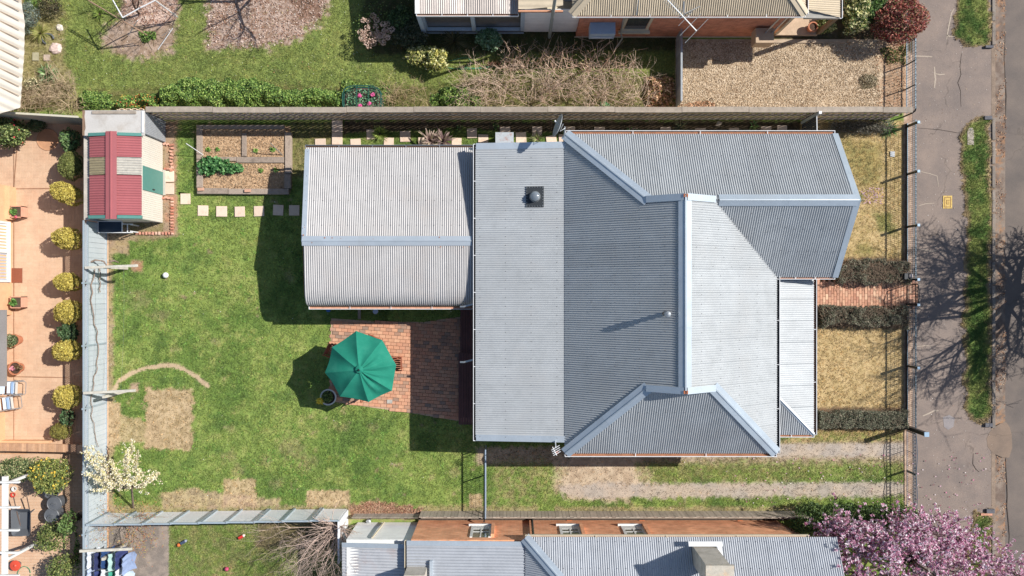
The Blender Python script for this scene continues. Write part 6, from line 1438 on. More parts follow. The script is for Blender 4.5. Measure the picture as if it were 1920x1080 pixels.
MB().box(gx(0), gx(31), gy(413), gy(352), 0, .45).build('low_brick_hob', CBM, wh)
tag(MB().box(gx(23), gx(43), gy(530), gy(503), .036, .05).build('doormat', mat('brown_mat', S(158, 88, 60), .95, 0, .12, 20, 90, .2)), 'dark red-brown mat on the paving by the window wall', 'mat')
lw = thing('low_brick_wall', 'low brick garden wall with a wide coping across the courtyard', 'wall', (gx(80), gy(830), 0))
cop = box_mesh('coping_brick', .078, .30, .07, mat('coping_brick', None, ramp=[S(206, 160, 120), S(190, 146, 112), S(220, 174, 134), S(176, 136, 108)], rough=.9, var=.15, scale=8, fine=60, fvar=.15), .006)
MB().box(gx(-40), gx(180), gy(842), gy(834), 0, .45).build('wall_body', CBM, lw)
x = gx(-30); pl = []
while x < gx(176): pl.append((x, gy(838) + .1 + (x - gx(0)) * -.02, .45, 0, 1, 1, 1)); x += .081
pieces('coping_brick', cop, pl, lw); MB().box(gx(160), gx(182), gy(845), gy(829), 0, .60).build('pier', CBM, lw)
MB().box(gx(-30), gx(100), gy(829), gy(824), .03, .3).build('step', CBM, lw)
# planter boxes and round pots
def boxpot(label, px_, py_, seed):
    X, Y, _ = P(px_, py_, .40); t = thing('box_planter', label, 'planter', (X, Y, .035), 'square terracotta planters by the brick wall'); w = .22; b = MB()
    for s in ((-w, -w, w, -w + .03), (-w, w - .03, w, w), (-w, -w, -w + .03, w), (w - .03, -w, w, w)): b.box(X + s[0], X + s[2], Y + s[1], Y + s[3], .035, .42)
    b.build('pot_shell', mat('terracotta_box' + str(seed), S(236, 170, 140), .8, 0, .1), t); MB().box(X - w + .03, X + w - .03, Y - w + .03, Y + w - .03, .1, .37).build('soil', mat('box_soil' + str(seed), S(96, 80, 64), .95, 0, .3, 20, 90, .3), t)
    C = blob(X - .08, Y, .46, .14, .16, .10, 70, .4, .3, seed); quads(C, .10, pick([cc(90, 150, 60), cc(120, 170, 80)], 70), 'foliage', LEAF, t); return t, X, Y
t, X, Y = boxpot('square terracotta planter with a pink flower near the top of the window wall', 30, 397, 3); quads(blob(X + .02, Y - .2, .46, .05, .05, .04, 16), .06, pick([cc(250, 110, 140)], 16), 'flowers', PETAL, t, kind='stuff', aspect=.9)
boxpot('square terracotta planter with one small green plant below the window', 30, 567, 5)
t, X, Y = pot('plant_pot', 'round terracotta pot overflowing with green plants, upper of the two round pots', 36, 637, .22, .38, TERRA, z=.035, group='round terracotta pots on the courtyard')
quads(blob(X - .06, Y, .48, .22, .27, .16, 420, .3, .4), .07, pick([cc(110, 130, 80), cc(80, 104, 60), cc(150, 160, 120)], 420), 'foliage', LEAF, t)
t, X, Y = pot('plant_pot', 'round terracotta pot with pink flowers, lower of the two round pots', 38, 689, .24, .36, TERRA, z=.035, group='round terracotta pots on the courtyard')
quads(blob(X - .08, Y, .42, .10, .08, .05, 50, .3, .4), .07, pick([cc(236, 150, 170), cc(246, 190, 200)], 50), 'flowers', PETAL, t, kind='stuff', aspect=.8); quads(blob(X + .22, Y + .05, .5, .16, .10, .10, 80, .3, .4), .07, pick([cc(120, 110, 70), cc(140, 90, 70)], 80), 'foliage', LEAF, t)
# two folding sun chairs
def deckchair(label, px_, py_, w, l, rz):
    X, Y, _ = P(px_, py_, .35); t = thing('garden_chair', label, 'chair', (X, Y, .035), 'folding chairs with blue striped cloth'); 
    CL = mat('blue_striped_cloth', S(206, 220, 236), .8, 0, .05); N = CL.node_tree
    cl = MB(); V = []
    for j in range(8):
        f = j / 7
        for i in (-1, 1): V.append((X - .30 + .38 * f, Y + i * w / 2, .42 - .10 * math.sin(math.pi * f)))
    cl.add(V, [(2 * j, 2 * j + 1, 2 * j + 3, 2 * j + 2) for j in range(7)]); cl.build('seat_cloth', CL, t)
    for k, (c) in enumerate((-.14, .02)): MB().box(X + c, X + c + .09, Y - w / 2, Y + w / 2, .425 if k else .43, .435).build('stripe', mat('stripe_blue' + str(k), (S(150, 184, 224), S(220, 214, 204))[k], .8, 0, .05), t)
    MB().slab([(X - .34, Y - w / 2, .5), (X - .34, Y + w / 2, .5), (X - .42, Y + w / 2, .85), (X - .42, Y - w / 2, .85)], .02).build('back_cloth', CL, t)
    fr = MB(); s = w / 2 + .03
    fr.tube([(X - .1, Y - s, .45), (X + .32, Y - s, .34), (X + .36, Y - s + .05, .33), (X + .36, Y + s - .05, .33), (X + .32, Y + s, .34), (X - .1, Y + s, .45)], .013, 6)
    for i in (-1, 1): fr.tube([(X - .42, Y + i * s, .85), (X + .1, Y + i * s, .02)], .013, 6).tube([(X + .3, Y + i * s, .36), (X - .3, Y + i * s, .02)], .013, 6)
    fr.build('frame', GREYSTEEL, t); t.rotation_euler = (0, 0, rz)
deckchair('folding chair with pale blue striped cloth, upper of the pair by the awning', 30, 727, .44, .8, -.05); deckchair('folding chair with pale blue striped cloth, lower of the pair by the awning', 22, 755, .44, .8, .12)
# white pergola
pg = thing('white_pergola', 'white timber pergola beams crossing at the lower left corner', 'pergola', (gx(20), gy(960), 0)); pz_ = 2.5
b0 = P(10, 893, pz_); b1 = P(9, 1100, pz_); MB().beam(b0, b1, .15, .15).build('main_beam', WHITEP, pg)
for k, (py_, x1_, nm) in enumerate(((904, 37, 'cross_beam'), (951, 37, 'cross_beam'), (994, 36, 'cross_beam'), (1036, 36, 'cross_beam'), (1079, 36, 'cross_beam'))):
    MB().beam(P(-40, py_, pz_ + .12), P(x1_, py_, pz_ + .12), .06, .10).build('cross_beam', WHITEP, pg)
for (a, b, c, d) in ((72, 883, 14, 906), (72, 1017, 14, 1048)): MB().beam(P(a, b, .4), P(c, d, pz_ - .05), .09, .09).build('post', WHITEP, pg)
# wheelbarrow
BLK = mat('dark_grey_plastic', S(100, 104, 110), .45, 0, .06, 3, 40, .05)
wbz = .55; X, Y, _ = P(40, 979, wbz); wb = thing('wheelbarrow', 'dark grey wheelbarrow parked by the white pergola', 'wheelbarrow', (X, Y, .035))
def rr(w, l, z, taper=0, n=6):
    pts = []; r = .10
    for (sx_, sy_, a0_) in ((1, 1, 0), (-1, 1, 90), (-1, -1, 180), (1, -1, 270)):
        for k in range(n): a = math.radians(a0_ + 90 * k / (n - 1)); ww = w * (1 + (taper if sy_ < 0 else 0)); pts.append((X + sx_ * (ww / 2 - r) + r * math.cos(a), Y + sy_ * (l / 2 - r) + r * math.sin(a), z))
    return pts
rings = [rr(.74, 1.02, wbz + .04, -.06), rr(.70, .98, wbz + .03, -.06), rr(.44, .62, wbz - .24), rr(.40, .58, wbz - .25)]; n = len(rings[0]); b = MB(); b.add([p for r_ in rings for p in r_], [(i * n + k, i * n + (k + 1) % n, (i + 1) * n + (k + 1) % n, (i + 1) * n + k) for i in range(3) for k in range(n)] + [tuple(range(3 * n, 4 * n))]); b.build('tray', BLK, wb, smooth=False)
for s in (-.25, .25): MB().tube([(X + s * 1.0, Y + .95, .62), (X + s, Y + .3, .40), (X + s * .6, Y - .5, .22)], .02, 8).build('handle', mat('rusty_handle', S(120, 100, 90), .6, .2, .1), wb)
for s in (-.2, .2): MB().tube([(X + s, Y + .25, .4), (X + s, Y + .35, .04)], .018, 6).build('leg', BLK, wb)
w_ = MB(); w_.lathe((0, 0, -.04), [(.06, 0), (.17, 0), (.19, .04), (.17, .08), (.06, .08)], 18); o = w_.build('wheel', BLK, wb); o.rotation_euler = (0, math.pi / 2, 0); o.location = (0, -.55, .19 - .0)
# lidded bins
for (a, b, lab) in ((101, 945, 'round black lidded bin, upper of the two by the fence'), (96, 967, 'round black lidded bin, lower of the two by the fence')):
    X, Y, _ = P(a, b, .62); t = thing('round_bin', lab, 'bin', (X, Y, .035), 'black lidded bins by the fence'); MB().lathe((X, Y, .035), [(.20, 0), (.25, .52), (.27, .54)], 22).build('bin_body', BLK, t); MB().lathe((X, Y, .57), [(.285, 0), (.285, .03), (.26, .05), (.24, .035), (.12, .045), (.02, .07)], 24).build('lid', BLK, t); MB().box(X - .09, X + .09, Y - .015, Y + .015, .64, .68).build('lid_handle', BLK, t)
tbb = thing('planter_tub', 'dark plastic tub half hidden under the green shrub', 'tub', (gx(100), gy(905), .035)); X, Y, _ = P(97, 918, .4); MB().lathe((X, Y, .035), [(.24, 0), (.32, .40), (.34, .42), (.30, .42), (.22, .06)], 22, cap=False).build('tub_shell', BLK, tbb)
# small things on the lower courtyard
for (a, b, r, h_, c, nm, lab) in ((26, 917, .10, .14, S(244, 240, 232), 'cup_pot', 'small white pot on the lower courtyard above the wheelbarrow'), (24, 928, .10, .10, S(226, 70, 50), 'red_dish', 'small red dish right of the white pergola beam')):
    X, Y, _ = P(a, b, h_); tag(MB().lathe((X, Y, .035), [(r * .7, 0), (r, h_ - .03), (r - .03, h_ - .03), (r * .5, .03)], 16, cap=False).build(nm, mat(nm + '_paint', c, .4, 0, .08)), lab, 'pot')
hr = thing('hose_reel', 'orange hose reel with a coiled green hose by the lower pergola post', 'hose', (gx(28), gy(1060), .035)); X, Y, _ = P(28, 1061, .3); MB().lathe((X, Y, .26), [(.20, 0), (.20, .03), (.06, .05), (.02, .08)], 20).build('disc', mat('orange_reel', S(230, 80, 50), .4, 0, .08), hr); MB().lathe((X, Y, .05), [(.10, 0), (.12, .20)], 12).build('drum', BLK, hr)
MB().tube([(X + .25 * math.cos(a * .5) + .2, Y - .35 + .28 * math.sin(a * .5) - a * .01, .06) for a in range(14)], .014, 6).build('hose', mat('green_hose', S(60, 150, 110), .4, 0, .1), hr)
# cream roof at the top left corner
tl = thing('cream_roof_shed', 'cream ribbed metal roof filling the top left corner of the picture', 'shed', (gx(-20), gy(80), 0)); hz_ = 2.3
PV = [P(36, -20, hz_), P(46, 40, hz_), P(45, 100, hz_), P(38, 202, hz_), P(-60, 230, hz_ + .35), P(-60, -40, hz_ + .35)]
CRF = mat('cream_tray_roof', S(226, 216, 198), .5, .05, .05, 2, 20, .04, perobj=.03)
corr(MB().slab([(p[0] - .1, p[1], p[2] - .05) for p in PV], .06).build('roof', CREAMP, tl), PV, (1, -.45, -.1), CRF, pitch=.30, amp=.020, sheet=.90, seg=10)
RB = mat('brown_roof_seam', S(190, 156, 120), .8, 0, .2)
for k in range(26):
    y_ = 13.5 - k * .335; A = Vector((gx(-40), y_, hz_ + .325)); Bx = (P(40, 0, hz_)[0]); L_ = Bx - A.x - .04; B = Vector((Bx - .04, y_ - .45 * L_, hz_ + .065))
    if B.y > P(0, 195, hz_)[1]: MB().beam(A, B, .022, .02).build('roof_seam', RB, tl)
tl_dir = None
MB().box(gx(-60), gx(36) + .1, gy(200), gy(-20), 0, hz_ - .12).build('wall', CREAMP, tl)
# ------------------------------------------------------------------ plants
def hedge(label, x0, x1, y0, y1, h, cols, n, ls, group=None, lump=.12, twn=0, twc=None, seed=3, aspect=.4):
    """photo-pixel box on the ground"""
    X0, X1 = gx(x0), gx(x1); Y0, Y1 = gy(y1), gy(y0); t = thing('hedge', label, 'hedge', ((X0 + X1) / 2, (Y0 + Y1) / 2, 0), group)
    C = boxcloud(X0, X1, Y0, Y1, .05, h, n, lump, seed); quads(C, rng.uniform(ls * .6, ls * 1.3, n), pick(cols, n, .2), 'foliage', LEAF, t, aspect=aspect, up=.8)
    nb = int(60 * (X1 - X0)); A = np.stack([rng.uniform(X0 + .1, X1 - .1, nb), np.full(nb, (Y0 + Y1) / 2) + rng.normal(size=nb) * .1, np.full(nb, .0)], 1)
    B = np.stack([A[:, 0] + rng.normal(size=nb) * .2, rng.uniform(Y0 + .05, Y1 - .05, nb), rng.uniform(h * .6, h * 1.0, nb)], 1); strips(A, B, .014, .005, cc(110, 94, 80), 'stem', BARK, t)
    if twn:
        A = np.stack([rng.uniform(X0, X1, twn), rng.uniform(Y0, Y1, twn), rng.uniform(h * .7, h, twn)], 1); B = A + rng.normal(size=(twn, 3)) * [.14, .14, .05]; strips(A, B, .008, .003, twc, 'twigs', BARK, t, None)
    b = MB(); b.box(X0 + .12, X1 - .12, Y0 + .12, Y1 - .12, .05, h - .14); b.build('dark_core', mat('hedge_inner', S(84, 84, 66), .95, 0, .3, 14, 60, .3, bump=.8), t); return t  # solid dark core added inside the leaves to block the see-through
HG = [cc(116, 122, 98), cc(138, 140, 112), cc(90, 96, 76), cc(156, 144, 122), cc(78, 76, 64), cc(128, 112, 96)]
hedge('scruffy grey-brown hedge on the north side of the brick path', 1563, 1696, 494, 529, .55, HG, 9000, .055, 'hedges in the front garden', .30, 1300, cc(150, 128, 108))
hedge('grey-green hedge on the south side of the brick path', 1531, 1694, 574, 611, .55, HG, 11000, .055, 'hedges in the front garden', .24, 1000, cc(140, 120, 100), 5)
hedge('straight clipped grey-green hedge by the driveway side of the front lawn', 1527, 1692, 768, 799, .55, HG[:4], 9500, .055, 'hedges in the front garden', .13, 400, cc(130, 116, 96), 8)
# lavender and a spiky plant in the north front corner
t = thing('lavender_bush', 'loose silver-grey bush against the timber fence in the front garden', 'bush', (gx(1615), gy(240), 0)); n = 4200
C = np.concatenate([blob(gx(a), gy(240), .25, .55, .28, .28, n // 4, .4, .3) for a in (1570, 1598, 1622, 1645)]); quads(C, .06, pick([cc(140, 136, 120), cc(110, 110, 96), cc(166, 160, 146), cc(84, 88, 76)], len(C), .2), 'foliage', LEAF, t, aspect=.3)
m_ = 300; A = np.stack([rng.uniform(gx(1560), gx(1650), m_), rng.uniform(gy(248), gy(232), m_), np.zeros(m_)], 1); strips(A, A + rng.normal(size=(m_, 3)) * [.12, .12, .05] + [0, 0, .45], .008, .004, cc(130, 112, 96), 'stem', BARK, t)
def spiky(label, px_, py_, n, L, w, cols, z0=0.0, h=.5, name='spiky_plant', cat='plant', group=None, bend=.35, stem=0.0, px_h=None, tipc=None):
    x, y, _ = P(px_, py_, (h + stem) * .7 if px_h is None else px_h); t = thing(name, label, cat, (x, y, z0), group); V = []; Fq = []; Cc = []
    for i in range(n):
        a = rng.random() * 6.283; el_ = rng.uniform(.12, 1.25); l = L * rng.uniform(.7, 1.1); ww = w * rng.uniform(.7, 1.1); c = np.array(pick(cols, 1, .15)[0]); o = len(V)
        dx, dy = math.cos(a), math.sin(a); k = 5
        for j in range(k + 1):
            f = j / k; r = l * math.cos(el_) * f; z = z0 + stem + .03 + l * math.sin(el_) * f - bend * l * f * f * (1.2 - el_ / 1.4); hw = ww * (1 - f ** 2.2) * (.5 + .5 * min(1, f * 4)) * .5
            cx2, cy2 = x + dx * (r + .02), y + dy * (r + .02); V += [(cx2 - dy * hw, cy2 + dx * hw, z), (cx2, cy2, z - hw * .5), (cx2 + dy * hw, cy2 - dx * hw, z)]
            cc_ = c if tipc is None else c * (1 - f * .5) + np.array(tipc) * f * .5; Cc += [cc_ * 1.15, cc_ * .9, cc_ * 1.1]
        for j in range(k):
            for s in (0, 1): Fq.append((o + j * 3 + s, o + j * 3 + s + 1, o + (j + 1) * 3 + s + 1, o + (j + 1) * 3 + s))
    npmesh('foliage', V, Fq, LEAF, np.array(Cc), t); 
    MB().tube([(x, y, z0), (x, y, z0 + stem + .08)], [.05, .035], 8).build('stem', mat('plant_stem', S(120, 100, 80), .9, 0, .2), t); return t
CORD = [cc(150, 116, 120), cc(120, 92, 100), cc(206, 190, 150), cc(170, 140, 136), cc(96, 70, 80)]
spiky('purple and cream striped spiky cordyline by the paver path, left of the pair', 806, 262, 62, .62, .075, CORD, h=.6, stem=.5, name='cordyline', cat='plant', group='cordylines by the north fence', tipc=cc(236, 220, 180))
spiky('purple and cream striped spiky cordyline by the paver path, right of the pair', 830, 262, 62, .60, .075, CORD, h=.6, stem=.45, name='cordyline', cat='plant', group='cordylines by the north fence', tipc=cc(206, 180, 160))
spiky('bright yellow-green strappy bush between the first pavers of the north path', 710, 249, 160, .42, .028, [cc(150, 170, 70), cc(180, 196, 100), cc(110, 136, 50)], h=.4)
spiky('tuft of stiff striped leaves beside the satellite dish', 1008, 258, 60, .45, .03, [cc(140, 150, 90), cc(196, 196, 140), cc(100, 110, 60)], h=.5)
spiky('dark grassy yucca in the shaded strip near the middle of the north fence', 1278, 237, 60, .46, .026, [cc(120, 126, 90), cc(90, 100, 70), cc(160, 150, 110)], h=.4)
spiky('green strappy plant in the corner by the street fence', 1672, 238, 70, .48, .035, [cc(96, 140, 60), cc(120, 160, 80), cc(70, 110, 50)], h=.4)
spiky('pale green rosette plant in the shaded strip near the side gate', 1415, 233, 16, .34, .07, [cc(150, 170, 100), cc(110, 140, 80)], h=.3)
spiky('yellow-green clump beside the gable end of the front room', 1609, 374, 50, .34, .03, [cc(110, 130, 60), cc(140, 150, 80)], h=.2)
for a, b, lab in ((1193, 248, 'small dark-leaved seedling by the pavers right of the dish'), (1181, 245, 'small pale seedling by the pavers'), (1168, 250, 'tiny reddish seedling by the house gutter'), (860, 240, 'low dark plant at the foot of the north fence'), (930, 236, 'faint shaded plant beside the rusty box')):
    leafplant('small_plant', lab, a, b, .14, .2, [cc(110, 150, 70), cc(80, 110, 60), cc(130, 120, 90)], 60, .08, group='small plants in the shaded strip')
tag(MB().prism([(gx(1340), gy(236)), (gx(1348), gy(238)), (gx(1353), gy(231)), (gx(1345), gy(228))], 0, .12).build('flat_stone', mat('pale_flat_stone', S(206, 186, 166), .9, 0, .2, 8, 40, .2)), 'pale flat stone in the dark strip under the north fence', 'stone')
x, y, _ = P(1618, 360, .02); litter('purple_petals', 150, (1614, 352, 1655, 382), [cc(206, 160, 206), cc(226, 190, 226)], (.025, .05), m=PETAL, z=.03, aspect=.8)
# white quartz patch cover in front lawn
tag(MB().box(gx(1669), gx(1677), gy(294), gy(284), 0, .03).build('meter_cover', mat('pale_meter_cover', S(206, 210, 214), .7, 0, .1)), 'small pale square cover in the dry front lawn', 'cover')

# golden conifers along the west fence
def conifer(label, px_, py_, rx, ry, h, cols, n=2600, ls=.075, rot=0.0, group='clipped shrubs along the west fence', z=.0):
    rx *= 1.12; ry *= 1.1; hc = h * .58; x, y, _ = P(px_, py_, hc); t = thing('conifer_shrub', label, 'shrub', (x, y, 0), group)
    sd_ = int(rng.integers(1, 999)); d = rng.normal(size=(n, 3)); d /= np.linalg.norm(d, axis=1)[:, None]; d[:, 2] = np.where(d[:, 2] < -.5, -d[:, 2], d[:, 2])
    nz = fbm(d[:, 0] * 3 + 7, d[:, 1] * 3 + d[:, 2] * 2, .8, sd_, 3); r = .78 + .36 * nz - .06 * rng.random(n)
    C = np.stack([d[:, 0] * r * rx, d[:, 1] * r * ry, d[:, 2] * r * h * .48], 1); ca, sa = math.cos(rot), math.sin(rot)
    C = np.stack([x + C[:, 0] * ca - C[:, 1] * sa, y + C[:, 0] * sa + C[:, 1] * ca, hc + C[:, 2]], 1); dirs = d * [1, 1, 1.4]
    quads(C, rng.uniform(ls * .7, ls * 1.4, n), pick(cols, n, .16), 'foliage', LEAF, t, aspect=.32, up=.3, dirs=dirs)
    b = MB(); b.lathe((x, y, hc), [(.05 * 1, -h * .44)] + [(min(rx, ry) * .72 * math.cos(a), h * .40 * math.sin(a)) for a in [-1.2, -.7, -.2, .3, .8, 1.2]] + [(.02, h * .40)], 12, sx=rx / min(rx, ry), sy=ry / min(rx, ry)); b.build('dark_core', mat('conifer_shade_core', tuple(np.array(cols[0]) * .55), .95, 0, .3, 14, 60, .3, bump=.8), t, smooth=True)  # solid core; leaf colour darkened to stand in for inner shade
    MB().tube([(x, y, 0), (x, y, hc)], .035, 6).build('stem', ROPE, t)
GOLD = [cc(222, 204, 84), cc(236, 220, 112), cc(200, 180, 74), cc(210, 192, 78), cc(172, 152, 64)]; GRN = [cc(140, 148, 74), cc(164, 168, 90), cc(104, 116, 54), cc(120, 130, 60)]
conifer('bright golden oval conifer, widest and first below the green shrubs', 126, 363, .58, .36, 1.25, GOLD, 3200, rot=-.42)
conifer('golden conifer beside the lower end of the red shed', 128, 447.5, .50, .38, 1.2, GOLD, rot=-.3)
conifer('small golden conifer level with the T-shaped post', 128, 529, .46, .32, 1.1, GOLD, rot=-.2)
conifer('golden conifer just above the dark green bush', 130, 584.5, .48, .39, 1.15, GOLD, rot=.15)
conifer('golden conifer just below the dark green bush', 127, 657, .49, .38, 1.1, GOLD)
conifer('golden conifer level with the lower T-shaped post', 127, 743, .48, .42, 1.15, GOLD, rot=.25)
conifer('olive-green clipped round bush at the top of the row of shrubs', 135, 310, .42, .52, 1.1, GRN, 3200, .06)
conifer('small mottled yellow-green bush at the bottom of the row', 114, 808, .36, .30, .7, [cc(170, 160, 70), cc(140, 140, 60), cc(120, 110, 50)], 1300, .06)
DKG = [cc(70, 100, 60), cc(50, 78, 46), cc(110, 136, 90), cc(84, 116, 70)]
def bush(label, px_, py_, rx, ry, h, cols, n, ls, name='shrub', cat='shrub', group=None, aspect=.5, lump=.4, fl=None, fln=0, fls=.06, seed=None, shell=.55, twc=None):
    hc = h * .55; x, y, _ = P(px_, py_, hc); t = thing(name, label, cat, (x, y, 0), group); sd_ = int(rng.integers(1, 999)) if seed is None else seed
    C = blob(x, y, hc, rx, ry, h * .5, n, lump, shell, sd_, zmin=-.4); C[:, 2] = np.maximum(C[:, 2], .04); quads(C, rng.uniform(ls * .6, ls * 1.35, n), pick(cols, n, .2), 'foliage', LEAF, t, aspect=aspect, up=.6)
    if fl is not None: C = blob(x, y, hc + .04, rx, ry, h * .53, fln, lump, .9, sd_, zmin=0.0); quads(C, rng.uniform(fls * .7, fls * 1.3, fln), pick(fl, fln, .1), 'flowers', PETAL, t, kind='stuff', aspect=.8, up=1.0)
    nb = 26; A = np.tile([[x, y, 0.0]], (nb, 1)) + rng.normal(size=(nb, 3)) * [.06, .06, 0]; B = blob(x, y, hc, rx * .85, ry * .85, h * .42, nb, .2, .5, zmin=-.1); strips(A, B, .02, .007, twc if twc is not None else cc(130, 110, 90), 'stem', BARK, t); return t
bush('dark leafy bush between two golden conifers', 130, 623, .34, .42, .8, DKG, 900, .11, group='clipped shrubs along the west fence')
bush('thin leafy plant below the lowest golden conifer', 127, 781, .22, .42, .7, DKG, 420, .10, group='clipped shrubs along the west fence')
bush('glossy leafy bush in the shade behind the clipped round bush', 133, 265, .30, .45, .9, [cc(96, 136, 74), cc(60, 90, 50), cc(130, 160, 96)], 700, .12, group='clipped shrubs along the west fence')
bush('small shaded round bush under the cream fence', 70, 234, .32, .26, .7, [cc(110, 130, 80), cc(70, 90, 54)], 700, .07)
bush('camellia bush with a few red flowers in the upper left courtyard corner', 18, 250, .72, .52, 1.3, [cc(120, 140, 70), cc(86, 106, 54), cc(160, 170, 100), cc(60, 78, 40)], 3000, .10, fl=[cc(230, 70, 80)], fln=12, fls=.11)
bush('green shrub growing along the foot of the low brick wall, left part', 40, 878, .85, .42, 1.2, [cc(104, 124, 70), cc(70, 92, 50), cc(150, 160, 104), cc(190, 186, 130)], 3200, .09, aspect=.4)
bush('taller green shrub over the dark plastic tub', 98, 890, .66, .62, 1.5, [cc(116, 134, 62), cc(150, 160, 70), cc(84, 104, 50), cc(180, 180, 90)], 3600, .09, aspect=.4, fl=[cc(250, 206, 40)], fln=60, fls=.08)
bush('straggly green shrub below the black lidded bins', 100, 1005, .52, .55, 1.3, [cc(116, 134, 62), cc(84, 104, 50), cc(160, 164, 90)], 1500, .09, aspect=.4, lump=.6)
bush('straggly green shrub in the lower left courtyard by the fence', 120, 1062, .5, .5, 1.3, [cc(116, 134, 62), cc(84, 104, 50), cc(160, 164, 90)], 1500, .09, aspect=.4, lump=.6)
bush('leafy green shoots beside the lattice fence next to the bins', 132, 978, .22, .42, 1.4, [cc(116, 144, 72), cc(84, 110, 56)], 600, .10)

# ---- north yard planting
IVY = [cc(110, 146, 56), cc(140, 172, 72), cc(80, 116, 44), cc(166, 190, 90), cc(60, 90, 38)]
def ivy(label, pts, n, ls, cols, h=.45, name='ground_ivy', fl=None, fln=0, cat='shrub', group=None, soft=6, aspect=.6):
    xs = [p[0] for p in pts]; ys = [p[1] for p in pts]; px, py = scatter_area(n * 3, min(xs), min(ys), max(xs), max(ys)); nz = fbm(px, py, 22, 51); d = sdf(px, py, pts) + (nz - .5) * soft * 5; k = d > 0; px, py, d, nz = px[k][:n], py[k][:n], d[k][:n], nz[k][:n]
    z = h * (.35 + .65 * nz * 1.4) * sstep(d, 0, 18) * rng.uniform(.5, 1, len(px)) ** .5 + .03; cx = sum(xs) / len(xs); cy = sum(ys) / len(ys); t = thing(name, label, cat, (gx(cx), gy(cy), 0), group)
    C = np.stack([gx(px), gy(py), z], 1); quads(C, rng.uniform(ls * .6, ls * 1.35, len(px)), pick(cols, len(px), .2), 'foliage', LEAF, t, aspect=aspect, up=.8)
    if fl is not None: i = rng.choice(len(px), fln); quads(C[i] + [0, 0, .05], .06, pick(fl, fln, .1), 'flowers', PETAL, t, kind='stuff', aspect=.8, up=1)
    nb = 60; i = rng.choice(len(px), nb); B = C[i]; A = B * [1, 1, 0] + rng.normal(size=(nb, 3)) * [.15, .15, 0]; strips(A, B, .008, .004, cc(120, 104, 70), 'stem', BARK, t); return t
ivy('dense bright green nettle-like growth along the north side of the timber fence', [(318, 160), (345, 148), (420, 146), (480, 150), (520, 165), (600, 172), (645, 178), (648, 206), (300, 206), (300, 178)], 15000, .075, IVY, .55)
ivy('green shrub with orange-red young leaves behind the fence left of the dense growth', [(222, 192), (236, 180), (268, 176), (300, 186), (300, 206), (216, 206)], 2400, .08, IVY, .5, fl=[cc(226, 120, 70), cc(240, 200, 80)], fln=110)
ivy('low green bushes with yellow flowers behind the grey flat roof', [(150, 180), (165, 172), (200, 176), (222, 190), (215, 206), (150, 206)], 2200, .075, IVY, .4)
ivy('bright leafy growth around the green netted tub', [(648, 150), (690, 156), (728, 160), (735, 172), (725, 206), (640, 206), (640, 175)], 2200, .07, IVY, .25, fl=[cc(250, 230, 70)], fln=40)
ivy('green leafy clump left of the big bare shrub', [(815, 178), (835, 166), (870, 165), (900, 180), (905, 203), (800, 203), (800, 190)], 2000, .085, IVY, .45)
ivy('small bluish green clump at the foot of the bare shrub', [(1125, 196), (1150, 188), (1160, 200), (1130, 205)], 260, .08, [cc(130, 190, 130), cc(90, 150, 90)], .3)
ivy('dead brown leafy growth at the right end of the bare shrub', [(1215, 150), (1260, 145), (1266, 203), (1210, 203)], 1500, .08, [cc(206, 160, 120), cc(176, 124, 90), cc(140, 130, 60), cc(230, 190, 150)], .5)
ivy('dead brown leaves along the edge of the gravel yard by the fence', [(1272, 190), (1300, 192), (1340, 198), (1340, 203), (1270, 203)], 300, .07, [cc(206, 160, 120), cc(176, 124, 90), cc(230, 190, 150)], .12)
def bare(label, pts, n, L, r, col, h, name='bare_shrub', up=.6, lean=(0, 0), seed=0, tips=None, buds=0, cat='shrub', depth=2):
    xs = [p[0] for p in pts]; ys = [p[1] for p in pts]; segs = []; tp = []; t = thing(name, label, cat, (gx(sum(xs) / len(xs)), gy(sum(ys) / len(ys)), 0)); k = 0; random.seed(seed + 77)
    while k < n:
        a, b = random.uniform(min(xs), max(xs)), random.uniform(min(ys), max(ys))
        if sdf(np.array([a]), np.array([b]), pts)[0] < 0: continue
        k += 1; grow((gx(a), gy(b), random.uniform(0, h * .35)), (random.gauss(lean[0], .6), random.gauss(lean[1], .6), up), L * random.uniform(.6, 1.2), r, depth, segs, tp, .55, (1, 2), .66, .10, .16)
    twigs(segs, col, 'branches', BARK, t)
    if buds: q = np.array([p[:] for p in tp]); i = rng.choice(len(q), buds); quads(q[i], .05, pick([cc(170, 170, 80), cc(190, 180, 100)], buds), 'buds', LEAF, t, kind='stuff')
    return t
bare('big tangled bare brown shrub behind the north fence, shading the yard', [(870, 150), (940, 128), (1100, 132), (1215, 140), (1215, 200), (900, 202), (868, 180)], 330, .70, .011, cc(226, 198, 174), 1.1, seed=1, buds=260, up=.55)
bare('upright bare shoots rising from the big tangled shrub towards the brick house', [(925, 122), (1050, 118), (1180, 122), (1180, 140), (925, 140)], 70, .95, .014, cc(226, 190, 164), .6, seed=2, up=1.3, lean=(0.05, .30), buds=200, depth=1)
bare('sparse dry straw-coloured stems left of the green leafy clump', [(725, 170), (800, 160), (812, 203), (720, 203)], 60, .55, .009, cc(190, 166, 130), .4, seed=3)
bare('small bundle of upright brown sticks at the left end of the bare shrub', [(918, 118), (942, 118), (942, 128), (918, 128)], 40, .35, .010, cc(176, 130, 110), .2, seed=4, up=1.6, depth=0)
bare('pale brushy bare shrub in the upper left corner by the cream roof', [(50, 160), (120, 150), (160, 175), (150, 205), (20, 210), (10, 180)], 150, .65, .012, cc(196, 172, 140), .8, seed=5)
bare('bare twigs reaching over the cream roof edge', [(0, 150), (35, 170), (40, 205), (0, 205)], 60, .7, .012, cc(190, 166, 146), 1.2, seed=6)
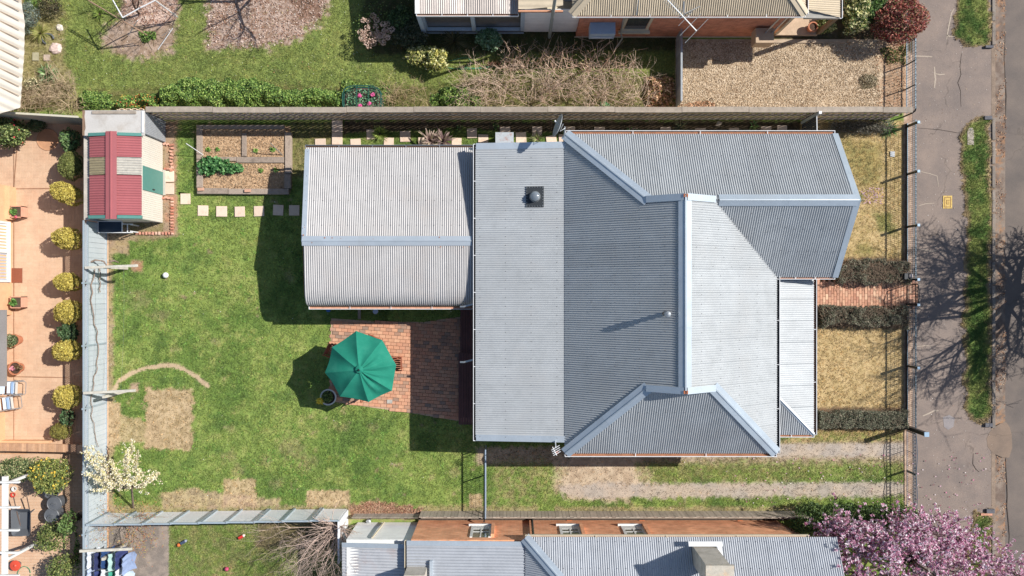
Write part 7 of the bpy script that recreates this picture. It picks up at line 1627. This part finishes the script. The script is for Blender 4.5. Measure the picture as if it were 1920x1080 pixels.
bush('blue-grey feathery shrub beside the cream roof', 45, 32, .48, .55, 1.0, [cc(130, 146, 134), cc(100, 118, 110), cc(156, 168, 152), cc(84, 96, 84)], 2600, .09, aspect=.25, lump=.5)
spiky('large yellow-green strappy clump near the upper left corner', 72, 60, 150, .55, .028, [cc(170, 170, 90), cc(140, 150, 70), cc(196, 186, 120)], h=.3)
spiky('dark green strappy clump lower in the upper left garden', 84, 137, 120, .50, .045, [cc(110, 150, 80), cc(70, 110, 60), cc(180, 200, 150)], h=.35)
bush('dark shaded clump at the top of the upper left garden', 96, 12, .5, .4, .5, [cc(90, 90, 60), cc(60, 64, 44), cc(130, 120, 84)], 900, .08, aspect=.3)
ivy('green border plants at the top of the upper left garden', [(44, -10), (80, -10), (78, 14), (50, 20)], 700, .07, IVY, .25)
bush('small cream-flowered bush in the upper left garden', 62, 158, .3, .25, .5, [cc(140, 140, 100), cc(110, 116, 76)], 500, .06, fl=[cc(240, 230, 180)], fln=90, fls=.05)
x, y, _ = P(90, 73, .05); rg = MB(); rg.tube([(x + .22 * math.cos(a / 3), y + .19 * math.sin(a / 3), .06) for a in range(14)], .035, 8); tag(rg.build('garden_ring', BLK), 'dark curved rubber ring lying among grasses in the upper left garden', 'ring')
def rock(px_, py_, r, col, lab, name='rock'):
    x, y, _ = P(px_, py_, r * .3); V = []; n = 9
    for j, (rr_, z) in enumerate(((1, 0), (.95, .25), (.6, .45))):
        for k in range(n): a = 6.283 * k / n; q = r * rr_ * random.uniform(.8, 1.1); V.append((x + q * math.cos(a), y + q * math.sin(a), r * z))
    b = MB(); b.add(V, [(j * n + k, j * n + (k + 1) % n, (j + 1) * n + (k + 1) % n, (j + 1) * n + k) for j in range(2) for k in range(n)] + [tuple(2 * n + k for k in range(n))]); tag(b.build(name, mat('stone_' + str(int(px_)), col, .9, 0, .25, 12, 50, .2)), lab, 'stone')
rock(103, 90, .24, S(226, 200, 190), 'pinkish white rock in the upper left garden'); rock(111, 51, .15, S(230, 220, 204), 'pale flat stone above the pinkish rock')
tag(MB().box(gx(62), gx(73), gy(114), gy(99), 0, .05).build('paving_slab', mat('slab_green_grey', S(176, 170, 140), .9, 0, .2)), 'greenish slab, left of the two small slabs in the upper left garden', 'slab'); tag(MB().box(gx(83), gx(94), gy(114), gy(103), 0, .05).build('paving_slab', mat('slab_pink_grey', S(196, 176, 160), .9, 0, .2)), 'pinkish slab, right of the two small slabs in the upper left garden', 'slab')
# pipe frame and timber poles over the mulch
fr = thing('pipe_trellis', 'broken white pipe trellis frame standing over the bark mulch bed', 'trellis', (gx(265), gy(30), 0)); b = MB(); zt = 1.9
for (a, c, za, d, e, zb) in ((207, -8, zt, 230, 33, zt), (230, 33, zt, 262, 15, zt), (262, 15, zt, 290, 1, zt), (290, 0, zt, 333, 32, .2)): b.tube([P(a, c, za), P(d, e, zb)], .022, 8)
b.build('top_pipe', WHITEM, fr); b = MB(); b.tube([P(258, 38, 1.2), P(241, 66, .05)], .016, 6).tube([P(296, 93, .03), P(324, 53, .3)], .016, 6).tube([P(303, 67, .1), P(320, 57, .5)], .010, 5); b.build('loose_pipe', WHITEM, fr)
BRB = mat('brown_pole_timber', S(170, 136, 112), .9, 0, .2, 8, 60, .2); b = MB()
for (a, c, za, d, e, zb) in ((165, 0, 1.7, 228, 38, 1.7), (228, 38, 1.7, 276, 66, .6), (168, 3, 1.6, 232, 40, 1.62), (232, 40, 1.62, 268, 60, .7), (285, 5, 1.5, 328, 36, .3), (290, -5, 1.7, 335, 26, .5)): MB().tube([P(a, c, za), P(d, e, zb)], .018, 6).build('timber_pole', BRB, fr)
segs = []; tp = []; random.seed(31); grow((gx(262), gy(26), 0), (0.05, .0, 1), 1.3, .05, 4, segs, tp, .75, (2, 3), .72, .05, .15)
tr = thing('bare_fruit_tree', 'small bare dark-branched tree growing through the pipe trellis', 'tree', (gx(262), gy(26), 0)); twigs(segs, cc(96, 76, 66), 'branches', BARK, tr)
ivy('green weeds at the edge of the bark mulch bed', [(262, 60), (290, 60), (296, 76), (270, 80)], 380, .08, IVY, .2); spiky('yellow-green iris clump left of the trellis', 183, 24, 60, .35, .03, [cc(150, 170, 70), cc(120, 144, 56)], h=.3)
# big bare tree north of the frame: its canopy shades the second mulch bed
segs = []; tp = []; random.seed(5); grow((gx(560), gy(-40), 0), (-.05, -.02, 1), 2.0, .13, 5, segs, tp, .6, (2, 3), .74, .12, .12)
tr = thing('bare_tree', 'bare tree just above the frame that throws branch shadows on the second mulch bed', 'tree', (gx(560), gy(-40), 0)); twigs(segs, cc(110, 92, 80), 'branches', BARK, tr)
# dried hydrangea
hy = thing('hydrangea', 'hydrangea bush carrying dry pale brown flower heads', 'shrub', (gx(700), gy(60), 0)); random.seed(8); heads = [(700, 30), (706, 38), (690, 39), (681, 38), (718, 45), (704, 50), (689, 52), (727, 44), (707, 61), (676, 60), (683, 62), (692, 62), (700, 64), (724, 54), (731, 58), (684, 71), (678, 72), (694, 76), (702, 75), (713, 74), (722, 70), (728, 70), (720, 60), (716, 66), (692, 86), (687, 80), (719, 80), (710, 68), (735, 55), (700, 81)]
for (a, b) in heads:
    h_ = random.uniform(.75, 1.0); x, y, z = P(a, b, h_); r = random.uniform(.09, .12); C = blob(x, y, z, r, r, r * .7, 60, .1, .85); quads(C, .05, pick([cc(222, 190, 170), cc(196, 160, 140), cc(236, 210, 194)], 60, .1), 'flower_head', PETAL, hy, aspect=.8)
x0, y0 = gx(712), gy(62); segs = [(Vector((x0 + random.gauss(0, .12), y0 + random.gauss(0, .12), 0)), Vector(P(a, b, .85)), .010, .006) for a, b in heads]; twigs(segs, cc(150, 116, 90), 'stem', BARK, hy)
C = blob(x0 - .2, y0 + .2, .35, .75, .8, .3, 700, .5, .3); quads(C, .08, pick([cc(90, 120, 50), cc(130, 150, 70), cc(60, 80, 40)], 700), 'foliage', LEAF, hy)
bush('yellow and green variegated shrub at the edge of the house shadow, right part', 818, 112, .42, .42, .9, [cc(226, 216, 110), cc(240, 234, 170), cc(110, 120, 50), cc(150, 150, 60)], 1500, .085, aspect=.6, lump=.5)
bush('yellow and green variegated shrub at the edge of the house shadow, left part', 786, 106, .50, .36, .7, [cc(210, 206, 110), cc(236, 226, 160), cc(90, 104, 46), cc(140, 146, 60)], 1400, .085, aspect=.6, lump=.5)
bush('dark shaded shrub between the hydrangea and the variegated bushes', 768, 65, .7, .6, .9, [cc(80, 90, 60), cc(110, 110, 84), cc(60, 74, 44)], 1700, .09)
bush('dark shrub in the corner beside the glazed verandah', 752, 40, .5, .6, 1.0, [cc(70, 96, 50), cc(90, 116, 60), cc(50, 70, 36)], 1200, .10)
spiky('shaded dry grassy clump below the verandah windows', 850, 74, 170, .75, .02, [cc(130, 120, 80), cc(100, 104, 64), cc(90, 90, 60)], h=.3)
bush('round leafy green shrub under the verandah windows', 918, 74, .50, .40, .7, [cc(120, 160, 110), cc(86, 124, 76), cc(150, 180, 140)], 1000, .10)
hz2 = MB(); hz2.tube([(gx(a), gy(b), .03) for a, b in ((832, 116), (850, 113), (865, 109), (878, 109), (884, 117), (880, 123), (870, 127), (890, 128), (925, 124))], .012, 5); hz2.tube([(gx(a), gy(b), .03) for a, b in ((820, 129), (838, 127), (852, 129), (868, 130), (900, 129), (930, 126))], .012, 5)
tag(hz2.build('garden_hose', mat('green_garden_hose', S(90, 170, 130), .4, 0, .1)), 'thin green garden hose looping over the shaded lawn edge', 'hose')
# netted tub with pink flowers
x, y, _ = P(680, 188, .5); tub = thing('netted_planter', 'oval green netted planter with pink flowers against the north side of the fence', 'planter', (x, y, 0)); GRNM = mat('dark_green_frame', S(40, 96, 84), .5, .1, .1)
ring = [(x + .72 * math.copysign(abs(math.cos(a)) ** .6, math.cos(a)), y + .50 * math.copysign(abs(math.sin(a)) ** .6, math.sin(a))) for a in [6.283 * k / 28 for k in range(29)]]
b = MB(); 
for z in (.05, .45, .72): b.tube([(p, q, z) for p, q in ring], .022, 6)
for k in range(0, 28, 4): b.tube([(ring[k][0], ring[k][1], 0), (ring[k][0], ring[k][1], .72)], .015, 5)
b.tube([(x - .2, y - .5, .74), (x - .18, y + .5, .74)], .014, 5).tube([(x + .25, y - .5, .74), (x + .25, y + .5, .74)], .012, 5); b.build('frame', GRNM, tub)
MB().prism([(p * .97 + x * .03, q * .97 + y * .03) for p, q in ring[:-1]], 0, .42).build('tub_body', mat('tub_dark_soil', S(110, 96, 84), .95, 0, .3, 20, 70, .3), tub)
quads(np.stack([x + rng.uniform(-.62, .62, 700), y + rng.uniform(-.4, .42, 700), rng.uniform(.44, .6, 700)], 1), .09, pick([cc(90, 150, 110), cc(60, 110, 80), cc(130, 170, 130)], 700, .2), 'foliage', LEAF, tub)
for (a, b_) in ((674, 179), (699, 177), (675, 198), (692, 194)): xx, yy, _ = P(a, b_, .66); quads(blob(xx, yy, .64, .07, .06, .03, 40, .2, .3), .07, pick([cc(240, 90, 170), cc(250, 130, 190)], 40), 'flower', PETAL, tub, aspect=.9, up=1.5)
# rusty box by the north path
x, y, _ = P(946, 258, .8); rbx = thing('rusty_box', 'pale blue metal box with rusty patches on its lid next to the rear roof', 'box', (x, y, 0)); MB().box(x - .31, x + .31, y - .32, y + .17, 0, .74).build('box_body', mat('faded_blue_box', S(180, 190, 200), .7, .1, .1, 5, 30, .1), rbx)
MB().box(x - .34, x + .34, y - .35, y + .20, .74, .80).build('lid', mat('rusted_lid', S(190, 198, 206), .7, .1, .1, 5, 30, .1, stain=S(176, 96, 60), stain_amt=1.0, stain_scale=3.2), rbx)
# shrubs at the top right
bush('dense round shrub with deep red leaves at the street corner of the gravel yard', 1683, 38, 1.0, .88, 1.7, [cc(160, 70, 62), cc(130, 50, 48), cc(190, 110, 90), cc(96, 44, 40), cc(130, 120, 70), cc(206, 150, 130)], 8500, .085, aspect=.45, lump=.25)
bush('pale variegated shrub between the porch and the red-leaved shrub', 1605, 26, .55, .72, 1.4, [cc(236, 230, 170), cc(210, 206, 130), cc(110, 130, 60), cc(70, 96, 46)], 2600, .10, aspect=.55, lump=.45)
bush('dark green shrub behind the red-leaved one', 1630, 10, .6, .8, 1.3, [cc(84, 120, 52), cc(60, 90, 42), cc(120, 150, 70)], 2600, .10, aspect=.5, lump=.35)
bush('small leafy plant beside the porch post', 1548, 48, .36, .30, .6, [cc(150, 160, 80), cc(100, 124, 54), cc(206, 206, 140)], 700, .09, lump=.5)
ivy('grey-leaved sprawling weeds in the gravel near the street fence', [(1610, 148), (1640, 138), (1645, 160), (1615, 166)], 500, .06, [cc(176, 160, 130), cc(140, 130, 100)], .15)
ivy('green weeds at the corner of the gravel yard by the street', [(1650, 90), (1700, 84), (1692, 122), (1660, 118)], 700, .07, [cc(120, 130, 60), cc(190, 150, 110), cc(90, 110, 50)], .2)
# south-east: hedge under the magnolia
hd = thing('hedge', 'leafy green hedge between the driveway lawn and the pink magnolia', 'hedge', (gx(1590), gy(970), 0))
C = np.concatenate([blob(*P(a, b, .8)[:2], .75, rx, ry, .7, 2300, .35, .6) for a, b, rx, ry in ((1525, 973, .75, .6), (1566, 972, .75, .5), (1610, 970, .8, .5), (1655, 972, .8, .5), (1695, 976, .6, .5))]); C[:, 2] = np.maximum(C[:, 2], .05)
quads(C, rng.uniform(.05, .11, len(C)), pick([cc(96, 124, 56), cc(70, 98, 46), cc(120, 146, 74), cc(50, 74, 36)], len(C), .2), 'foliage', LEAF, hd); nb = 80; A = np.stack([rng.uniform(gx(1500), gx(1700), nb), rng.uniform(gy(978), gy(966), nb), np.zeros(nb)], 1); strips(A, A + [0, 0, 1] + rng.normal(size=(nb, 3)) * [.2, .2, .1], .02, .008, cc(110, 96, 80), 'stem', BARK, hd)
# magnolia
def tree_from(name, label, base, d, L, r, depth, seed, col, spread, kids, ratio, up, wig, cat='tree'):
    segs = []; tp = []; random.seed(seed); grow(base, d, L, r, depth, segs, tp, spread, kids, ratio, up, wig); t = thing(name, label, cat, (base[0], base[1], base[2])); 
    big = [s_ for s_ in segs if s_[2] > r * .42]; sm_ = [s_ for s_ in segs if s_[2] <= r * .42]
    if big: twigs(big, col, 'trunk', BARK, t)
    twigs(sm_, col, 'branches', BARK, t); return t, segs, tp
mg, segs, tp = tree_from('magnolia_tree', 'magnolia tree covered in pink flowers at the bottom right', (gx(1680), gy(1030), 0), (0, 0, 1), .9, .10, 1, 12, cc(130, 116, 108), .4, (2, 2), .8, .3, .1)
sg = []; MC = [(1560, 990, 2.4), (1600, 1000, 2.7), (1650, 1004, 2.7), (1700, 1000, 2.9), (1745, 1000, 2.9), (1790, 1005, 2.6), (1845, 1040, 2.4), (1880, 1060, 2.2), (1620, 1035, 3.2), (1680, 1030, 3.6), (1740, 1040, 3.4), (1560, 1040, 2.7), (1800, 1060, 2.8), (1600, 1075, 3.0), (1660, 1080, 3.4), (1730, 1085, 3.2), (1590, 988, 2.1), (1690, 980, 2.2), (1740, 982, 2.2), (1785, 985, 2.2), (1545, 1015, 2.2), (1815, 1020, 2.0), (1860, 1090, 2.4), (1910, 1085, 2.0), (1800, 1110, 2.6), (1690, 1120, 3.2), (1600, 1120, 2.8), (1710, 1000, 3.2), (1640, 1005, 3.1), (1770, 1030, 2.9)]
FC = []; random.seed(4)
base = Vector((gx(1680), gy(1030), 1.1))
for (a, b, z) in MC:
    c = Vector(P(a, b, z)); mid = base.lerp(c, .5) + Vector((0, 0, .15)); sg += [(base, mid, .05, .035), (mid, c, .035, .018)]
    for k in range(38):
        e = c + Vector((random.gauss(0, .36), random.gauss(0, .34), random.gauss(.05, .28))); m2 = c.lerp(e, .5) + Vector((0, 0, -.05)); sg += [(c, m2, .012, .009), (m2, e, .009, .005)]; FC += [e, m2.lerp(e, .5) + Vector((random.gauss(0, .06), random.gauss(0, .06), .05)), e + Vector((random.gauss(0, .09), random.gauss(0, .09), random.gauss(0, .05)))]
twigs(sg, cc(130, 112, 106), 'limbs', BARK, mg); FC = np.array([f[:] for f in FC]); n = len(FC)
# each flower: six petals, white inside and pink at the base
PF = np.repeat(FC, 6, 0); dr_ = rng.normal(size=(len(PF), 3)); dr_[:, 2] = np.abs(dr_[:, 2]) + .3; dr_ /= np.linalg.norm(dr_, axis=1)[:, None]; pc = pick([cc(226, 166, 194), cc(246, 222, 234), cc(255, 248, 252), cc(204, 130, 166), cc(238, 200, 218), cc(184, 110, 146)], len(PF), .08)
quads(PF + dr_ * .045, rng.uniform(.09, .15, len(PF)), pc, 'flowers', PETAL, mg, aspect=.45, dirs=dr_, up=.1)
# white blossom tree at the lower left
wt = thing('blossom_tree', 'small tree full of white blossom leaning over the pale fence at the lower left', 'tree', (gx(248), gy(950), 0)); sg = []; BC = []; random.seed(9); root = Vector((gx(250), gy(952), 0)); fork = Vector(P(247, 915, 1.3)); sg.append((root, fork, .05, .04))
for (a, b, z) in ((250, 826, 1.9), (258, 850, 1.9), (262, 880, 1.9), (300, 885, 1.5), (285, 890, 1.7), (235, 860, 2.0), (205, 860, 2.1), (175, 838, 2.1), (165, 860, 2.2), (160, 885, 2.2), (190, 880, 2.2), (180, 900, 2.1), (215, 885, 2.2), (175, 920, 2.0), (240, 880, 2.2), (255, 900, 1.9), (205, 905, 2.1), (225, 900, 2.2), (160, 845, 2.0), (240, 845, 2.1)):
    e = Vector(P(a, b, z)); mid = fork.lerp(e, .5) + Vector((random.gauss(0, .1), random.gauss(0, .1), .15)); pts = [fork, mid, e]; sg += [(fork, mid, .026, .018), (mid, e, .018, .008)]
    for k in range(9):
        f = random.uniform(.0, 1); p = mid.lerp(e, f); q = p + Vector((random.gauss(0, .2), random.gauss(0, .2), random.gauss(.05, .1))); sg.append((p, q, .008, .004)); BC += [p.lerp(q, random.random()) for _ in range(5)]
    BC += [mid.lerp(e, random.random()) + Vector((random.gauss(0, .03), random.gauss(0, .03), .02)) for _ in range(46)]
twigs(sg, cc(150, 130, 112), 'branches', BARK, wt); BC = np.array([b[:] for b in BC]); BC = np.repeat(BC, 3, 0) + rng.normal(size=(len(BC) * 3, 3)) * .03
quads(BC, .055, pick([cc(252, 246, 226), cc(240, 226, 180), cc(250, 240, 206), cc(206, 200, 120)], len(BC), .06), 'blossom', PETAL, wt, aspect=.9, up=.8)
# bare branches with orange buds crossing the fence
ob = thing('bare_sapling', 'thin bare sapling with orange buds crossing the south fence near the washing', 'tree', (gx(255), gy(985), 0)); segs = []; tp = []; random.seed(21); grow((gx(262), gy(962), 0), (.0, -.1, 1), .8, .03, 0, segs, tp, .7, (1, 1), .75, .08, .1)
for k_ in range(15):
    a_ = random.uniform(0, 6.28); grow((gx(262), gy(966), random.uniform(.5, .9)), (math.cos(a_), math.sin(a_) * .8 - .1, random.uniform(.1, .8)), random.uniform(.6, .95), .013, 2, segs, tp, .6, (1, 3), .72, .05, .2)
twigs(segs, cc(170, 140, 118), 'branches', BARK, ob); q = np.array([p[:] for p in tp]); quads(np.repeat(q, 4, 0) + rng.normal(size=(len(q) * 4, 3)) * .05, .05, pick([cc(206, 120, 70), cc(190, 170, 70)], len(q) * 4), 'buds', LEAF, ob, kind='stuff')
# bare tree at the bottom, left of the white lean-to
random.seed(14); segs = []; tp = []; b0 = Vector(P(632, 986, 1.2)); grow((gx(632), gy(985), 0), (0, 0, 1), .7, .10, 0, segs, tp, .3, (1, 1), .8, .3, .05)
for k in range(34):
    a = random.uniform(-math.pi * 1.02, -math.pi * .30) ; L_ = random.uniform(.8, 1.5); grow(b0 + Vector((random.gauss(0, .08), random.gauss(0, .08), 0)), (math.cos(a), math.sin(a) , random.uniform(.1, .8)), L_ * 1.15, .014, 3, segs, tp, .50, (1, 3), .66, .0, .16)
for k in range(16):
    a = random.uniform(-.9, 3.6); grow(b0, (math.cos(a) * .7, math.sin(a) * .5, random.uniform(.5, 1)), .6, .022, 2, segs, tp, .35, (1, 2), .7, 0, .10)
bt = thing('bare_tree', 'spreading bare grey-brown tree between the lower lawn and the white lean-to', 'tree', (gx(632), gy(985), 0)); twigs(segs, cc(206, 180, 164), 'branches', BARK, bt)
# street tree east of the frame: only its shadow and outer twigs reach the picture
tr = thing('street_tree', 'large bare street tree beyond the right edge that casts the branch shadow on the footpath', 'tree', (gx(2015), gy(508), 0)); random.seed(42); segs = []; tp = []; fk = Vector((gx(2015), gy(508), 2.2))
twigs([(Vector((gx(2015), gy(508), -.08)), fk, .24, .19)], cc(120, 104, 92), 'trunk', BARK, tr)
for k in range(10):
    a = k * 2 * math.pi / 10 + random.uniform(-.25, .25); el_ = random.uniform(.35, 1.15); grow(fk, (math.cos(a) * math.cos(el_), math.sin(a) * math.cos(el_), math.sin(el_)), random.uniform(1.45, 1.9), .15, 5, segs, tp, .50, (2, 3), .74, .06, .14)
twigs(segs, cc(120, 104, 92), 'branches', BARK, tr, floor=.008)
ivy('small clump of green weeds at the bottom of the left fence', [(140, 1000), (150, 1000), (150, 1070), (140, 1070)], 150, .08, IVY, .3)
